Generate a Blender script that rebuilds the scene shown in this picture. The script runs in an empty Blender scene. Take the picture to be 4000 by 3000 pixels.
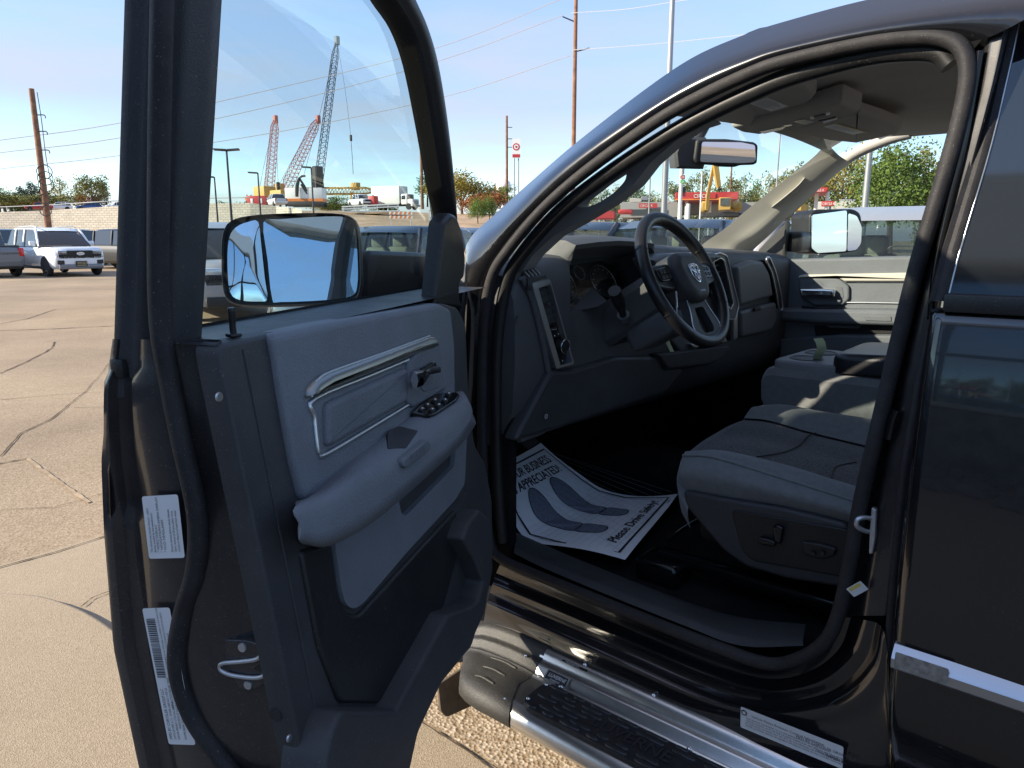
import bpy, bmesh, math, random
from mathutils import Vector, Matrix
import mathutils
random.seed(7)
S = bpy.context.scene
COL = S.collection
RAD = math.radians

# ------------------------------------------------------------------ camera
CAM = Vector((0.0, 1.42, 1.60))
FPX, PITCH, YAW = 2850.0, RAD(11.46), RAD(50.1)
cam_d = bpy.data.cameras.new('camera'); cam_o = bpy.data.objects.new('camera', cam_d); COL.objects.link(cam_o)
FW = Vector((math.cos(YAW)*math.cos(PITCH), -math.sin(YAW)*math.cos(PITCH), -math.sin(PITCH)))
RT = Vector((-math.sin(YAW), -math.cos(YAW), 0)); UPV = RT.cross(FW)
cam_o.matrix_world = Matrix(((RT.x, UPV.x, -FW.x, CAM.x), (RT.y, UPV.y, -FW.y, CAM.y), (RT.z, UPV.z, -FW.z, CAM.z), (0, 0, 0, 1)))
cam_d.sensor_width = 36.0; cam_d.lens = FPX/4000*36; cam_d.clip_start = 0.02; cam_d.clip_end = 5000
S.camera = cam_o

# ------------------------------------------------------------------ light
SUN_AZ, SUN_EL = RAD(54), RAD(25)
w = bpy.data.worlds.new('World'); S.world = w; w.use_nodes = True
nt = w.node_tree; bg = nt.nodes['Background']
sky = nt.nodes.new('ShaderNodeTexSky'); sky.sky_type = 'NISHITA'; sky.sun_disc = False
sky.sun_elevation = SUN_EL; sky.sun_rotation = math.pi/2 - SUN_AZ
sky.air_density = 1.0; sky.dust_density = 0.2; sky.ozone_density = 4.0
# thin streaky cirrus low over the horizon, all round the sky
tc = nt.nodes.new('ShaderNodeTexCoord'); mp = nt.nodes.new('ShaderNodeMapping'); mp.inputs['Scale'].default_value = (1.6, 1.6, 9)
nz = nt.nodes.new('ShaderNodeTexNoise'); nz.inputs['Scale'].default_value = 2.2; nz.inputs['Detail'].default_value = 6; nz.inputs['Roughness'].default_value = .55
cr = nt.nodes.new('ShaderNodeValToRGB'); cr.color_ramp.elements[0].position = .44; cr.color_ramp.elements[1].position = .72
sx = nt.nodes.new('ShaderNodeSeparateXYZ'); mr = nt.nodes.new('ShaderNodeMapRange')
mr.inputs['From Min'].default_value = .42; mr.inputs['From Max'].default_value = .05; mr.inputs['To Min'].default_value = 0; mr.inputs['To Max'].default_value = .8
mm = nt.nodes.new('ShaderNodeMath'); mm.operation = 'MULTIPLY'
hz = nt.nodes.new('ShaderNodeValToRGB')           # pale haze, thickest at the horizon, the same all the way round
for p_, v_ in ((.0, 1.0), (.06, .93), (.16, .62), (.32, .26), (.6, .03), (1.0, .0)):
    e_ = hz.color_ramp.elements[0] if p_ == 0 else (hz.color_ramp.elements[1] if p_ == 1 else hz.color_ramp.elements.new(p_)); e_.color = (v_, v_, v_, 1)
hm = nt.nodes.new('ShaderNodeMix'); hm.data_type = 'RGBA'; hm.inputs['B'].default_value = (1.75, 1.82, 2.35, 1)
mx = nt.nodes.new('ShaderNodeMix'); mx.data_type = 'RGBA'; mx.inputs['B'].default_value = (2.35, 2.32, 2.55, 1)
L = nt.links.new
L(tc.outputs['Generated'], mp.inputs['Vector']); L(mp.outputs['Vector'], nz.inputs['Vector']); L(nz.outputs['Fac'], cr.inputs['Fac'])
L(tc.outputs['Generated'], sx.inputs['Vector']); L(sx.outputs['Z'], mr.inputs['Value']); L(sx.outputs['Z'], hz.inputs['Fac'])
L(cr.outputs['Color'], mm.inputs[0]); L(mr.outputs['Result'], mm.inputs[1]); L(mm.outputs['Value'], mx.inputs['Factor'])
L(sky.outputs['Color'], hm.inputs['A']); L(hz.outputs['Color'], hm.inputs['Factor']); L(hm.outputs['Result'], mx.inputs['A']); L(mx.outputs['Result'], bg.inputs['Color'])
bg.inputs['Strength'].default_value = 0.15
sd = bpy.data.lights.new('sun', 'SUN'); sd.energy = 4.3; sd.angle = RAD(.55); sd.color = (1, .89, .71)
so = bpy.data.objects.new('sun', sd); COL.objects.link(so)
SUNV = Vector((math.cos(SUN_EL)*math.cos(SUN_AZ), math.cos(SUN_EL)*math.sin(SUN_AZ), math.sin(SUN_EL)))
so.rotation_euler = SUNV.to_track_quat('Z', 'Y').to_euler(); so.location = (8, 8, 12)
S.render.engine = 'CYCLES'
S.view_settings.view_transform = 'Standard'; S.view_settings.look = 'None'; S.view_settings.gamma = 1; S.view_settings.exposure = 1.14
S.cycles.max_bounces = 8; S.cycles.transparent_max_bounces = 16

# ------------------------------------------------------------------ helpers
KV = 4000/2212.0
def ray(vx, vy):
    return (FW*FPX + RT*(vx*KV-2000) - UPV*(vy*KV-1500)).normalized()
def onP(vx, vy, p0, n):
    d = ray(vx, vy); t = (Vector(p0)-CAM).dot(n)/d.dot(n); return CAM + d*t
def onX(vx, vy, X): return onP(vx, vy, (X, 0, 0), Vector((1, 0, 0)))
def onY(vx, vy, Y): return onP(vx, vy, (0, Y, 0), Vector((0, 1, 0)))
def onZ(vx, vy, Z): return onP(vx, vy, (0, 0, Z), Vector((0, 0, 1)))
def at(vx, vy, dist):      # point at a horizontal distance from the standing point
    d = ray(vx, vy); return CAM + d*(dist/math.hypot(d.x, d.y))

def mat(name, col, rough=.5, metal=0., coat=0., spec=.5, var=0., vs=8., bump=0., bs=120., col2=None, sheen=0., detail=3., bdist=.002):
    m = bpy.data.materials.new(name); m.use_nodes = True; t = m.node_tree; b = t.nodes['Principled BSDF']
    b.inputs['Base Color'].default_value = (*col, 1); b.inputs['Roughness'].default_value = rough; b.inputs['Metallic'].default_value = metal
    b.inputs['Coat Weight'].default_value = coat; b.inputs['Coat Roughness'].default_value = .03; b.inputs['Specular IOR Level'].default_value = spec
    b.inputs['Sheen Weight'].default_value = sheen
    if var or bump:
        c = t.nodes.new('ShaderNodeTexCoord')
    if var:
        n = t.nodes.new('ShaderNodeTexNoise'); n.inputs['Scale'].default_value = vs; n.inputs['Detail'].default_value = detail; n.inputs['Roughness'].default_value = .62
        r = t.nodes.new('ShaderNodeValToRGB'); r.color_ramp.elements[0].position = .32; r.color_ramp.elements[1].position = .68
        c2 = col2 or tuple(min(1, x*(1+var)) for x in col)
        r.color_ramp.elements[0].color = (*[x*(1-var*.7) for x in col], 1) if not col2 else (*col, 1); r.color_ramp.elements[1].color = (*c2, 1)
        t.links.new(c.outputs['Object'], n.inputs['Vector']); t.links.new(n.outputs['Fac'], r.inputs['Fac']); t.links.new(r.outputs['Color'], b.inputs['Base Color'])
    if bump:
        n2 = t.nodes.new('ShaderNodeTexNoise'); n2.inputs['Scale'].default_value = bs; n2.inputs['Detail'].default_value = 4
        bp = t.nodes.new('ShaderNodeBump'); bp.inputs['Strength'].default_value = bump; bp.inputs['Distance'].default_value = bdist
        t.links.new(c.outputs['Object'], n2.inputs['Vector']); t.links.new(n2.outputs['Fac'], bp.inputs['Height']); t.links.new(bp.outputs['Normal'], b.inputs['Normal'])
    return m
def glassmat(name, tint, refl=1.0, ior=1.5):
    m = bpy.data.materials.new(name); m.use_nodes = True; t = m.node_tree; t.nodes.clear()
    o = t.nodes.new('ShaderNodeOutputMaterial'); tr = t.nodes.new('ShaderNodeBsdfTransparent'); tr.inputs['Color'].default_value = (*tint, 1)
    g = t.nodes.new('ShaderNodeBsdfGlossy'); g.inputs['Roughness'].default_value = 0.0; ge = t.nodes.new('ShaderNodeNewGeometry')
    dt = t.nodes.new('ShaderNodeVectorMath'); dt.operation = 'DOT_PRODUCT'; prev = dt.outputs['Value']; mx = t.nodes.new('ShaderNodeMixShader')
    t.links.new(ge.outputs['Normal'], dt.inputs[0]); t.links.new(ge.outputs['Incoming'], dt.inputs[1])
    for op, v in (('ABSOLUTE', 0), ('SUBTRACT', None), ('POWER', 5.0), ('MULTIPLY_ADD', .9)):   # reflectance of a thin pane, alike from both sides
        n = t.nodes.new('ShaderNodeMath'); n.operation = op
        if op == 'SUBTRACT': n.inputs[0].default_value = 1.0; t.links.new(prev, n.inputs[1])
        else:
            t.links.new(prev, n.inputs[0])
            if v: n.inputs[1].default_value = v
        if op == 'MULTIPLY_ADD': n.inputs[2].default_value = .08*refl
        prev = n.outputs['Value']
    t.links.new(prev, mx.inputs['Fac'])
    t.links.new(tr.outputs[0], mx.inputs[1]); t.links.new(g.outputs[0], mx.inputs[2]); t.links.new(mx.outputs[0], o.inputs['Surface'])
    return m

M = dict(
 paint = mat('black_car_paint', (.006, .006, .0075), .22, 0, 1.0, .5),
 jamb = mat('black_jamb_paint', (.020, .018, .020), .28, 0, .6, .5, var=.25, vs=30),
 rubber = mat('black_rubber', (.020, .019, .021), .62, spec=.3, bump=.2, bs=200, var=.3, vs=40),
 slate = mat('slate_grey_vinyl', (.15, .165, .185), .5, spec=.4, bump=.7, bs=330, var=.10, vs=9, detail=6),
 slate2 = mat('slate_grey_pad', (.13, .143, .16), .48, spec=.4, bump=.7, bs=330, var=.10, vs=9, detail=6),
 dark = mat('charcoal_plastic', (.036, .037, .040), .5, spec=.45, bump=.3, bs=500, var=.15, vs=14),
 black = mat('black_plastic', (.012, .012, .013), .42, spec=.45, bump=.1, bs=500),
 gloss = mat('gloss_black', (.006, .006, .007), .12, spec=.5),
 dash = mat('dark_grey_dash', (.078, .081, .085), .52, spec=.4, bump=.35, bs=450, var=.08, vs=7),
 dash2 = mat('grey_dash_panel', (.12, .125, .13), .5, spec=.4, bump=.3, bs=450),
 sunlit_beige = mat('sunlit_trim_beige', (.62, .59, .52), .62, spec=.3, bump=.15, bs=600),  # lightened base colour stands in for sunlight on the trim
 liner = mat('headliner_cloth', (.44, .42, .385), .9, spec=.15, bump=.3, bs=900, var=.05, vs=5),
 leather = mat('black_leather', (.014, .014, .016), .36, spec=.5, bump=.25, bs=240),
 cloth = mat('dark_seat_cloth', (.048, .044, .042), .95, spec=.1, var=1.2, vs=190, bump=.9, bs=260, sheen=.3),
 cloth2 = mat('grey_seat_cloth', (.165, .172, .172), .9, spec=.15, var=.12, vs=60, bump=.35, bs=420, sheen=.25),
 carpet = mat('black_carpet', (.010, .010, .011), .97, spec=.05, bump=.6, bs=300),
 chrome = mat('chrome', (.86, .87, .88), .07, 1.0),
 satin = mat('satin_silver_trim', (.55, .56, .58), .3, .9),
 spear = mat('satin_dark_metal', (.33, .33, .31), .34, .85),
 alu = mat('polished_aluminium', (.88, .86, .83), .30, 1.0, var=.06, vs=40),
 steel = mat('zinc_steel', (.55, .56, .57), .42, .8, var=.15, vs=40),
 white = mat('label_white', (.74, .75, .76), .45),
 ink = mat('label_ink', (.05, .05, .06), .6),
 paper = mat('mat_paper', (.84, .85, .87), .8, spec=.2, var=.04, vs=20),
 print_dark = mat('print_dark', (.018, .019, .025), .7),
 print_grey = mat('print_grey', (.17, .19, .24), .75, var=.5, vs=260),
 print_line = mat('print_line', (.40, .42, .47), .8),
 glass = glassmat('window_glass', (.74, .84, .83), 1.0),
 wshield = glassmat('windshield_glass', (.82, .86, .84), .8),
 mirror = mat('mirror_glass', (.80, .83, .86), .005, 1.0),
 lens = mat('cluster_lens', (.01, .011, .013), .03, spec=1.0),
 tint = mat('tinted_glass', (.012, .014, .017), .04, spec=.8),
 tag = mat('pale_green_paper', (.55, .60, .36), .8),
)
def dusty(m, amt=.10, lo=.66, hi=.74, scale=420, col=(.22, .20, .17)):
    t = m.node_tree; b = t.nodes['Principled BSDF']; c = t.nodes.new('ShaderNodeTexCoord'); k = t.links.new
    n = t.nodes.new('ShaderNodeTexNoise'); n.inputs['Scale'].default_value = scale; n.inputs['Detail'].default_value = 2
    n2 = t.nodes.new('ShaderNodeTexNoise'); n2.inputs['Scale'].default_value = 4; n2.inputs['Detail'].default_value = 6; n2.inputs['Roughness'].default_value = .7
    r = t.nodes.new('ShaderNodeMapRange'); r.inputs['From Min'].default_value = lo; r.inputs['From Max'].default_value = hi
    r2 = t.nodes.new('ShaderNodeMapRange'); r2.inputs['From Min'].default_value = .42; r2.inputs['From Max'].default_value = .75; r2.inputs['To Max'].default_value = amt
    mx_ = t.nodes.new('ShaderNodeMath'); mx_.operation = 'MULTIPLY_ADD'; mx_.inputs[1].default_value = .55
    mix = t.nodes.new('ShaderNodeMix'); mix.data_type = 'RGBA'; mix.inputs['B'].default_value = (*col, 1)
    src = b.inputs['Base Color'].links[0].from_socket if b.inputs['Base Color'].links else None
    k(c.outputs['Object'], n.inputs['Vector']); k(c.outputs['Object'], n2.inputs['Vector']); k(n.outputs['Fac'], r.inputs['Value']); k(n2.outputs['Fac'], r2.inputs['Value'])
    k(r.outputs['Result'], mx_.inputs[0]); k(r2.outputs['Result'], mx_.inputs[2]); k(mx_.outputs['Value'], mix.inputs['Factor'])
    if src: k(src, mix.inputs['A'])
    else: mix.inputs['A'].default_value = b.inputs['Base Color'].default_value
    k(mix.outputs['Result'], b.inputs['Base Color'])
    ro = t.nodes.new('ShaderNodeMapRange'); v = b.inputs['Roughness'].default_value; ro.inputs['To Min'].default_value = v*.85; ro.inputs['To Max'].default_value = min(1, v*1.25); ro.inputs['From Min'].default_value = .3; ro.inputs['From Max'].default_value = .7
    k(n2.outputs['Fac'], ro.inputs['Value']); k(ro.outputs['Result'], b.inputs['Roughness'])
for n_, a_ in (('jamb', .07), ('rubber', .10), ('dark', .05), ('black', .05), ('dash', .03), ('slate', .03), ('slate2', .03), ('carpet', .06)): dusty(M[n_], a_)
dusty(M['paint'], .012, .70, .76, 300, (.12, .11, .10))
M['board_end'] = mat('running_board_end_plastic', (.022, .021, .02), .5, spec=.5, bump=.5, bs=500, var=.5, vs=300)
dusty(M['board_end'], .05, .62, .70)

WLOC = {}
def _link(o, parent):
    COL.objects.link(o)
    if parent is not None:
        o.parent = parent
        if parent.name in WLOC: o.matrix_parent_inverse = Matrix.Translation(-WLOC[parent.name])
    return o
def thing(name, label, cat, loc=(0, 0, 0), group=None, rz=0):
    o = bpy.data.objects.new(name, None); COL.objects.link(o); o.location = loc; o.rotation_euler[2] = rz
    o['label'] = label; o['category'] = cat
    if group: o['group'] = group
    return o
def wthing(name, label, cat, loc, group=None):   # parts given in world coordinates
    o = thing(name, label, cat, loc, group); WLOC[o.name] = Vector(loc); return o
def tag(o, label, cat, group=None):
    o['label'] = label; o['category'] = cat
    if group: o['group'] = group
    return o
def struct(o): o['kind'] = 'structure'; return o
def finish(me, smooth=35):
    if smooth:
        me.shade_smooth(); me.set_sharp_from_angle(angle=RAD(smooth))
        for p in me.polygons:
            if len(p.vertices) > 7: p.use_smooth = False
def mk(name, verts, faces, m, parent=None, smooth=35, mats=None, fm=None):
    me = bpy.data.meshes.new(name); me.from_pydata([tuple(v) for v in verts], [], faces)
    for x in (mats or [m]): me.materials.append(x if not isinstance(x, str) else M[x])
    if fm:
        for p, i in zip(me.polygons, fm): p.material_index = i
    me.update(); finish(me, smooth)
    return _link(bpy.data.objects.new(name, me), parent)
def bmobj(name, bm, m, parent=None, smooth=35, recalc=True):
    if recalc: bmesh.ops.recalc_face_normals(bm, faces=bm.faces[:])
    me = bpy.data.meshes.new(name); bm.to_mesh(me); bm.free()
    for x in (m if isinstance(m, (list, tuple)) else [m]): me.materials.append(x if not isinstance(x, str) else M[x])
    finish(me, smooth)
    return _link(bpy.data.objects.new(name, me), parent)
def cat_rom(pts, n=6, closed=False):
    pts = [Vector(p) for p in pts]; out = []; N = len(pts)
    segs = N if closed else N-1
    for i in range(segs):
        p1, p2 = pts[i], pts[(i+1) % N]
        p0 = pts[(i-1) % N] if (closed or i > 0) else p1*2-p2
        p3 = pts[(i+2) % N] if (closed or i+2 < N) else p2*2-p1
        for k in range(n):
            t = k/n
            out.append(.5*((2*p1)+(p2-p0)*t+(2*p0-5*p1+4*p2-p3)*t*t+(3*p1-p0-3*p2+p3)*t**3))
    if not closed: out.append(pts[-1])
    return out
def rnd(poly, r, n=4):       # round the corners of a 2D polygon
    out = []; N = len(poly); P = [Vector(p).to_2d() for p in poly]
    for i in range(N):
        a, b, c = P[i-1], P[i], P[(i+1) % N]
        rr = r[i] if isinstance(r, (list, tuple)) else r
        d1 = a-b; d2 = c-b; l = min(rr, d1.length*.45, d2.length*.45)
        if l < 1e-5: out.append(b); continue
        s, e = b+d1.normalized()*l, b+d2.normalized()*l
        for k in range(n+1):
            t = k/n; out.append(s*(1-t)**2+b*2*t*(1-t)+e*t*t)
    return out
def area2(p):
    return .5*sum(p[i-1][0]*p[i][1]-p[i][0]*p[i-1][1] for i in range(len(p)))
def inset(poly, d):
    if area2(poly) < 0: poly = poly[::-1]
    N = len(poly); out = []
    for i in range(N):
        a, b, c = (Vector(poly[j % N]).to_2d() for j in (i-1, i, i+1))
        e1 = (b-a); e2 = (c-b)
        if e1.length < 1e-9 or e2.length < 1e-9: out.append(b); continue
        e1.normalize(); e2.normalize()
        n1 = Vector((-e1.y, e1.x)); n2 = Vector((-e2.y, e2.x)); nn = n1+n2
        if nn.length < 1e-6: out.append(b+n1*d); continue
        nn.normalize(); out.append(b+nn*(d/max(.4, nn.dot(n1))))
    for _ in range(12):                       # close up edges that folded over at tight corners
        bad = 0
        for i in range(N):
            j = (i+1) % N; e0 = Vector(poly[j]).to_2d()-Vector(poly[i]).to_2d(); e1 = out[j]-out[i]
            if e0.dot(e1) < 0: m_ = (out[i]+out[j])*.5; out[i] = m_; out[j] = m_.copy(); bad = 1
        if not bad: break
    return out
def slab(name, poly, fn, t0, t1, m, parent=None, bev=0.004, steps=3, back=True, smooth=40):
    """polygon extruded from t0 to t1 with a rounded rim; fn(a,b,t)->world"""
    if area2(poly) < 0: poly = poly[::-1]
    poly = [Vector(p).to_2d() for p in poly]; N = len(poly); s = 1 if t1 > t0 else -1
    rings = [([p for p in poly], t0), ([p for p in poly], t1-s*bev)]
    for k in range(1, steps+1):
        a = math.pi/2*k/steps
        rings.append((inset(poly, bev*(1-math.cos(a))), t1-s*bev*(1-math.sin(a))))
    rings.append((inset(poly, bev*1.15), t1))
    V, F = [], []
    for r, t in rings: V += [fn(p[0], p[1], t) for p in r]
    for k in range(len(rings)-1):
        for i in range(N):
            j = (i+1) % N; F.append((k*N+i, k*N+j, (k+1)*N+j, (k+1)*N+i))
    F.append(tuple(range((len(rings)-1)*N, len(rings)*N)))
    if back: F.append(tuple(reversed(range(N))))
    bm = bmesh.new(); vs = [bm.verts.new(v) for v in V]
    for f in F:
        try: bm.faces.new([vs[i] for i in f])
        except ValueError: pass
    bmesh.ops.remove_doubles(bm, verts=bm.verts[:], dist=2e-5)
    return bmobj(name, bm, m, parent, smooth)
def tube(name, path, r, m, parent=None, closed=False, seg=10, n=5, caps=True, flat=1.0, axis=None):
    pts = cat_rom(path, n, closed) if n else [Vector(p) for p in path]; N = len(pts); V, F = [], []
    prev = None
    for i, p in enumerate(pts):
        t = (pts[(i+1) % N]-pts[i-1]) if (closed or 0 < i < N-1) else ((pts[1]-pts[0]) if i == 0 else (pts[-1]-pts[-2]))
        t.normalize()
        ref = Vector(axis) if axis else (prev or (Vector((0, 0, 1)) if abs(t.z) < .9 else Vector((0, 1, 0))))
        a = (ref-t*ref.dot(t)).normalized(); b = t.cross(a)
        if not axis: prev = a
        rr = r[min(len(r)-1, int(i*len(r)/N))] if isinstance(r, (list, tuple)) else r
        for k in range(seg):
            q = 2*math.pi*k/seg; V.append(p+a*(math.cos(q)*rr*flat)+b*(math.sin(q)*rr))
    for i in range(N if closed else N-1):
        j = (i+1) % N
        for k in range(seg):
            l = (k+1) % seg; F.append((i*seg+k, i*seg+l, j*seg+l, j*seg+k))
    if caps and not closed: F += [tuple(reversed(range(seg))), tuple(range((N-1)*seg, N*seg))]
    return mk(name, V, F, m, parent, 60)
def loft(name, rows, m, parent=None, closed_u=False, closed_v=False, caps=False, smooth=40):
    R, Cn = len(rows), len(rows[0]); V = [v for r in rows for v in r]; F = []
    for i in range(R if closed_u else R-1):
        for j in range(Cn if closed_v else Cn-1):
            a, b = (i+1) % R, (j+1) % Cn; F.append((i*Cn+j, i*Cn+b, a*Cn+b, a*Cn+j))
    if caps: F += [tuple(range(Cn)), tuple(reversed(range((R-1)*Cn, R*Cn)))]
    return mk(name, V, F, m, parent, smooth)
def box(name, lo, hi, m, parent=None, bev=.004, segs=2, xf=None):
    bm = bmesh.new(); bmesh.ops.create_cube(bm, size=1)
    for v in bm.verts: v.co = Vector([lo[k]+(v.co[k]+.5)*(hi[k]-lo[k]) for k in range(3)])
    if bev: bmesh.ops.bevel(bm, geom=bm.edges[:], offset=bev, segments=segs, profile=.5, affect='EDGES')
    if xf:
        for v in bm.verts: v.co = xf(v.co)
    return bmobj(name, bm, m, parent, 40)
def disc(name, c, n, r, h, m, parent=None, seg=20, dome=0.0):
    n = Vector(n).normalized(); a = n.orthogonal().normalized(); b = n.cross(a); c = Vector(c); V, F = [], []
    prof = [(r, 0), (r, h*.7), (r*.9, h)]+([(r*.6, h+dome*.6), (r*.25, h+dome)] if dome else [])
    for rr, hh in prof:
        for k in range(seg):
            q = 2*math.pi*k/seg; V.append(c+a*math.cos(q)*rr+b*math.sin(q)*rr+n*hh)
    for i in range(len(prof)-1):
        for k in range(seg):
            l = (k+1) % seg; F.append((i*seg+k, i*seg+l, (i+1)*seg+l, (i+1)*seg+k))
    F.append(tuple(range((len(prof)-1)*seg, len(prof)*seg)))
    return mk(name, V, F, m, parent, 40)
_tc = {}
def textgeo(s, size, extr=0.0):
    k = (s, size)
    if k not in _tc:
        cu = bpy.data.curves.new('t', 'FONT'); cu.body = s; cu.size = size; cu.resolution_u = 3
        o = bpy.data.objects.new('t', cu); me = bpy.data.meshes.new_from_object(o)
        _tc[k] = ([v.co.copy() for v in me.vertices], [tuple(p.vertices) for p in me.polygons])
        bpy.data.objects.remove(o); bpy.data.curves.remove(cu)
    return _tc[k]
def printed(name, w, h, fn, items, mats, parent=None, corner=.004, nx=1, ny=1, eps=.0005, outline=None):
    """a flat or curved sheet (w x h) with print: items = (kind, ...) ; fn(x,y,t)->world"""
    V, F, FM = [], [], []
    if nx > 1 or ny > 1:
        for j in range(ny+1):
            for i in range(nx+1): V.append(fn(w*i/nx, h*j/ny, 0))
        for j in range(ny):
            for i in range(nx):
                a = j*(nx+1)+i; F.append((a, a+1, a+nx+2, a+nx+1)); FM.append(0)
    else:
        pl = outline or rnd([(0, 0), (w, 0), (w, h), (0, h)], corner)
        V = [fn(p[0], p[1], 0) for p in pl]; F = [tuple(range(len(pl)))]; FM = [0]
    for it in items:
        lay = 1
        if it[0] == 'text':
            _, s, x, y, size, mi = it[:6]; tv, tf = textgeo(s, size); sxx = it[6] if len(it) > 6 else 1; sh = it[7] if len(it) > 7 else 0
            b = len(V); V += [fn(x+v.x*sxx+v.y*sh, y+v.y, eps*mi) for v in tv]; F += [tuple(b+i for i in f) for f in tf]; FM += [mi]*len(tf)
        elif it[0] == 'poly':
            _, pl, mi = it[:3]; e = it[3] if len(it) > 3 else mi; b = len(V); V += [fn(p[0], p[1], eps*e) for p in pl]; F.append(tuple(range(b, b+len(pl)))); FM.append(mi)
        elif it[0] == 'strip':
            _, pl, wd, mi = it[:4]; e = it[4] if len(it) > 4 else mi; cl = it[5] if len(it) > 5 else False; N = len(pl); b = len(V)
            for i, p in enumerate(pl):
                q0 = Vector(pl[i-1] if (i or cl) else p); q1 = Vector(pl[(i+1) % N] if (i < N-1 or cl) else p); d = (q1-q0).normalized(); nn = Vector((-d.y, d.x))*wd/2
                V += [fn(p[0]+nn.x, p[1]+nn.y, eps*e), fn(p[0]-nn.x, p[1]-nn.y, eps*e)]
            for i in range(N if cl else N-1):
                j = (i+1) % N; F.append((b+2*i, b+2*j, b+2*j+1, b+2*i+1)); FM.append(mi)
    return mk(name, V, F, None, parent, 0, mats=mats, fm=FM)
def pfn(o, ux, uy):          # planar frame with the normal ux x uy
    o, ux, uy = Vector(o), Vector(ux), Vector(uy); n = ux.cross(uy).normalized()
    return lambda a, b, t: o+ux*a+uy*b+n*t

# ------------------------------------------------------------------ ground
def aggmat(name, c1, c2, c3, scale, bump=.5, stain=.25):
    m = bpy.data.materials.new(name); m.use_nodes = True; t = m.node_tree; b = t.nodes['Principled BSDF']; b.inputs['Roughness'].default_value = .9; b.inputs['Specular IOR Level'].default_value = .2
    c = t.nodes.new('ShaderNodeTexCoord'); v = t.nodes.new('ShaderNodeTexVoronoi'); v.inputs['Scale'].default_value = scale
    r = t.nodes.new('ShaderNodeValToRGB'); e = r.color_ramp.elements; e[0].color = (*c1, 1); e[1].color = (*c3, 1); k = e.new(.5); k.color = (*c2, 1)
    sp = t.nodes.new('ShaderNodeSeparateColor')
    n = t.nodes.new('ShaderNodeTexNoise'); n.inputs['Scale'].default_value = .35; n.inputs['Detail'].default_value = 8; n.inputs['Roughness'].default_value = .65
    mp = t.nodes.new('ShaderNodeMapRange'); mp.inputs['From Min'].default_value = .3; mp.inputs['From Max'].default_value = .7; mp.inputs['To Min'].default_value = 1-stain; mp.inputs['To Max'].default_value = 1+stain*.4
    mu = t.nodes.new('ShaderNodeVectorMath'); mu.operation = 'SCALE'
    bp = t.nodes.new('ShaderNodeBump'); bp.inputs['Strength'].default_value = bump; bp.inputs['Distance'].default_value = .004
    k = t.links.new
    k(c.outputs['Object'], v.inputs['Vector']); k(v.outputs['Color'], sp.inputs['Color']); k(sp.outputs['Red'], r.inputs['Fac'])
    k(c.outputs['Object'], n.inputs['Vector']); k(n.outputs['Fac'], mp.inputs['Value']); k(r.outputs['Color'], mu.inputs[0]); k(mp.outputs['Result'], mu.inputs['Scale'])
    k(mu.outputs[0], b.inputs['Base Color']); k(v.outputs['Distance'], bp.inputs['Height']); k(bp.outputs['Normal'], b.inputs['Normal'])
    return m
M['lot'] = aggmat('worn_aggregate_paving', (.28, .205, .135), (.355, .27, .18), (.43, .335, .235), 95, .35, .3)
M['gravelly'] = aggmat('exposed_aggregate', (.28, .20, .125), (.42, .32, .22), (.56, .46, .35), 85, .9, .1)
M['concrete'] = aggmat('tan_concrete', (.33, .262, .182), (.40, .318, .225), (.46, .37, .27), 240, .3, .16)
M['crack_and_shadow'] = mat('crack_dirt_and_shadow', (.12, .09, .065), .95, spec=.05)
M['seam'] = mat('seam_sand', (.36, .275, .185), .9, spec=.1, var=.4, vs=9)
lot = struct(mk('parking_lot', [(-40, -260, 0), (300, -260, 0), (300, 260, 0), (-40, 260, 0)], [(0, 1, 2, 3)], M['lot'], smooth=0))
def sheet(name, pts, z, m, parent=None):
    o = mk(name, [(p[0], p[1], z) for p in pts], [tuple(range(len(pts)))], m, parent, 0)
    return o
struct(sheet('concrete_apron', [(-6, -.05), (4.1, -.05), (4.1, 3.0), (4.6, 9), (-6, 9)], .004, M['concrete']))
struct(sheet('aggregate_drive', [(-6, -.062), (-6, -7), (3.9, -7), (4.1, -.062)], .004, M['gravelly']))
arc = [onZ(x, y, .03) for x, y in [(-160, 1330), (-60, 1293), (0, 1281), (90, 1287), (165, 1310), (215, 1336), (250, 1360), (285, 1385)]]
arc2 = [Vector((p.x, p.y)) for p in cat_rom(arc, 5)]
cp = arc2+[Vector((2.2, .30)), Vector((-4, .30)), Vector((-4, 6)), Vector((arc2[0].x+.3, 6))]
cb = slab('curb_apron', cp, lambda a, b, t: Vector((a, b, t)), -.02, .035, M['concrete'], None, .02); struct(cb)
def ribbon(name, vpts, wd, m, z=.006, parent=None, jit=.3):
    P = [onZ(x, y, z) for x, y in vpts]; Q = []
    for i in range(len(P)-1):
        n = 8
        for k in range(n):
            p = P[i].lerp(P[i+1], k/n)
            if k: p += Vector((random.uniform(-1, 1), random.uniform(-1, 1), 0))*(P[i+1]-P[i]).length*.02*jit
            Q.append(p)
    Q.append(P[-1]); V, F = [], []
    for i, p in enumerate(Q):
        d = (Q[min(i+1, len(Q)-1)]-Q[max(i-1, 0)]).normalized(); nn = Vector((-d.y, d.x, 0))*wd*random.uniform(.12, .36)
        V += [p+nn, p-nn]
    for i in range(len(Q)-1): F.append((2*i, 2*i+2, 2*i+3, 2*i+1))
    return mk(name, V, F, m, parent, 0)
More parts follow.
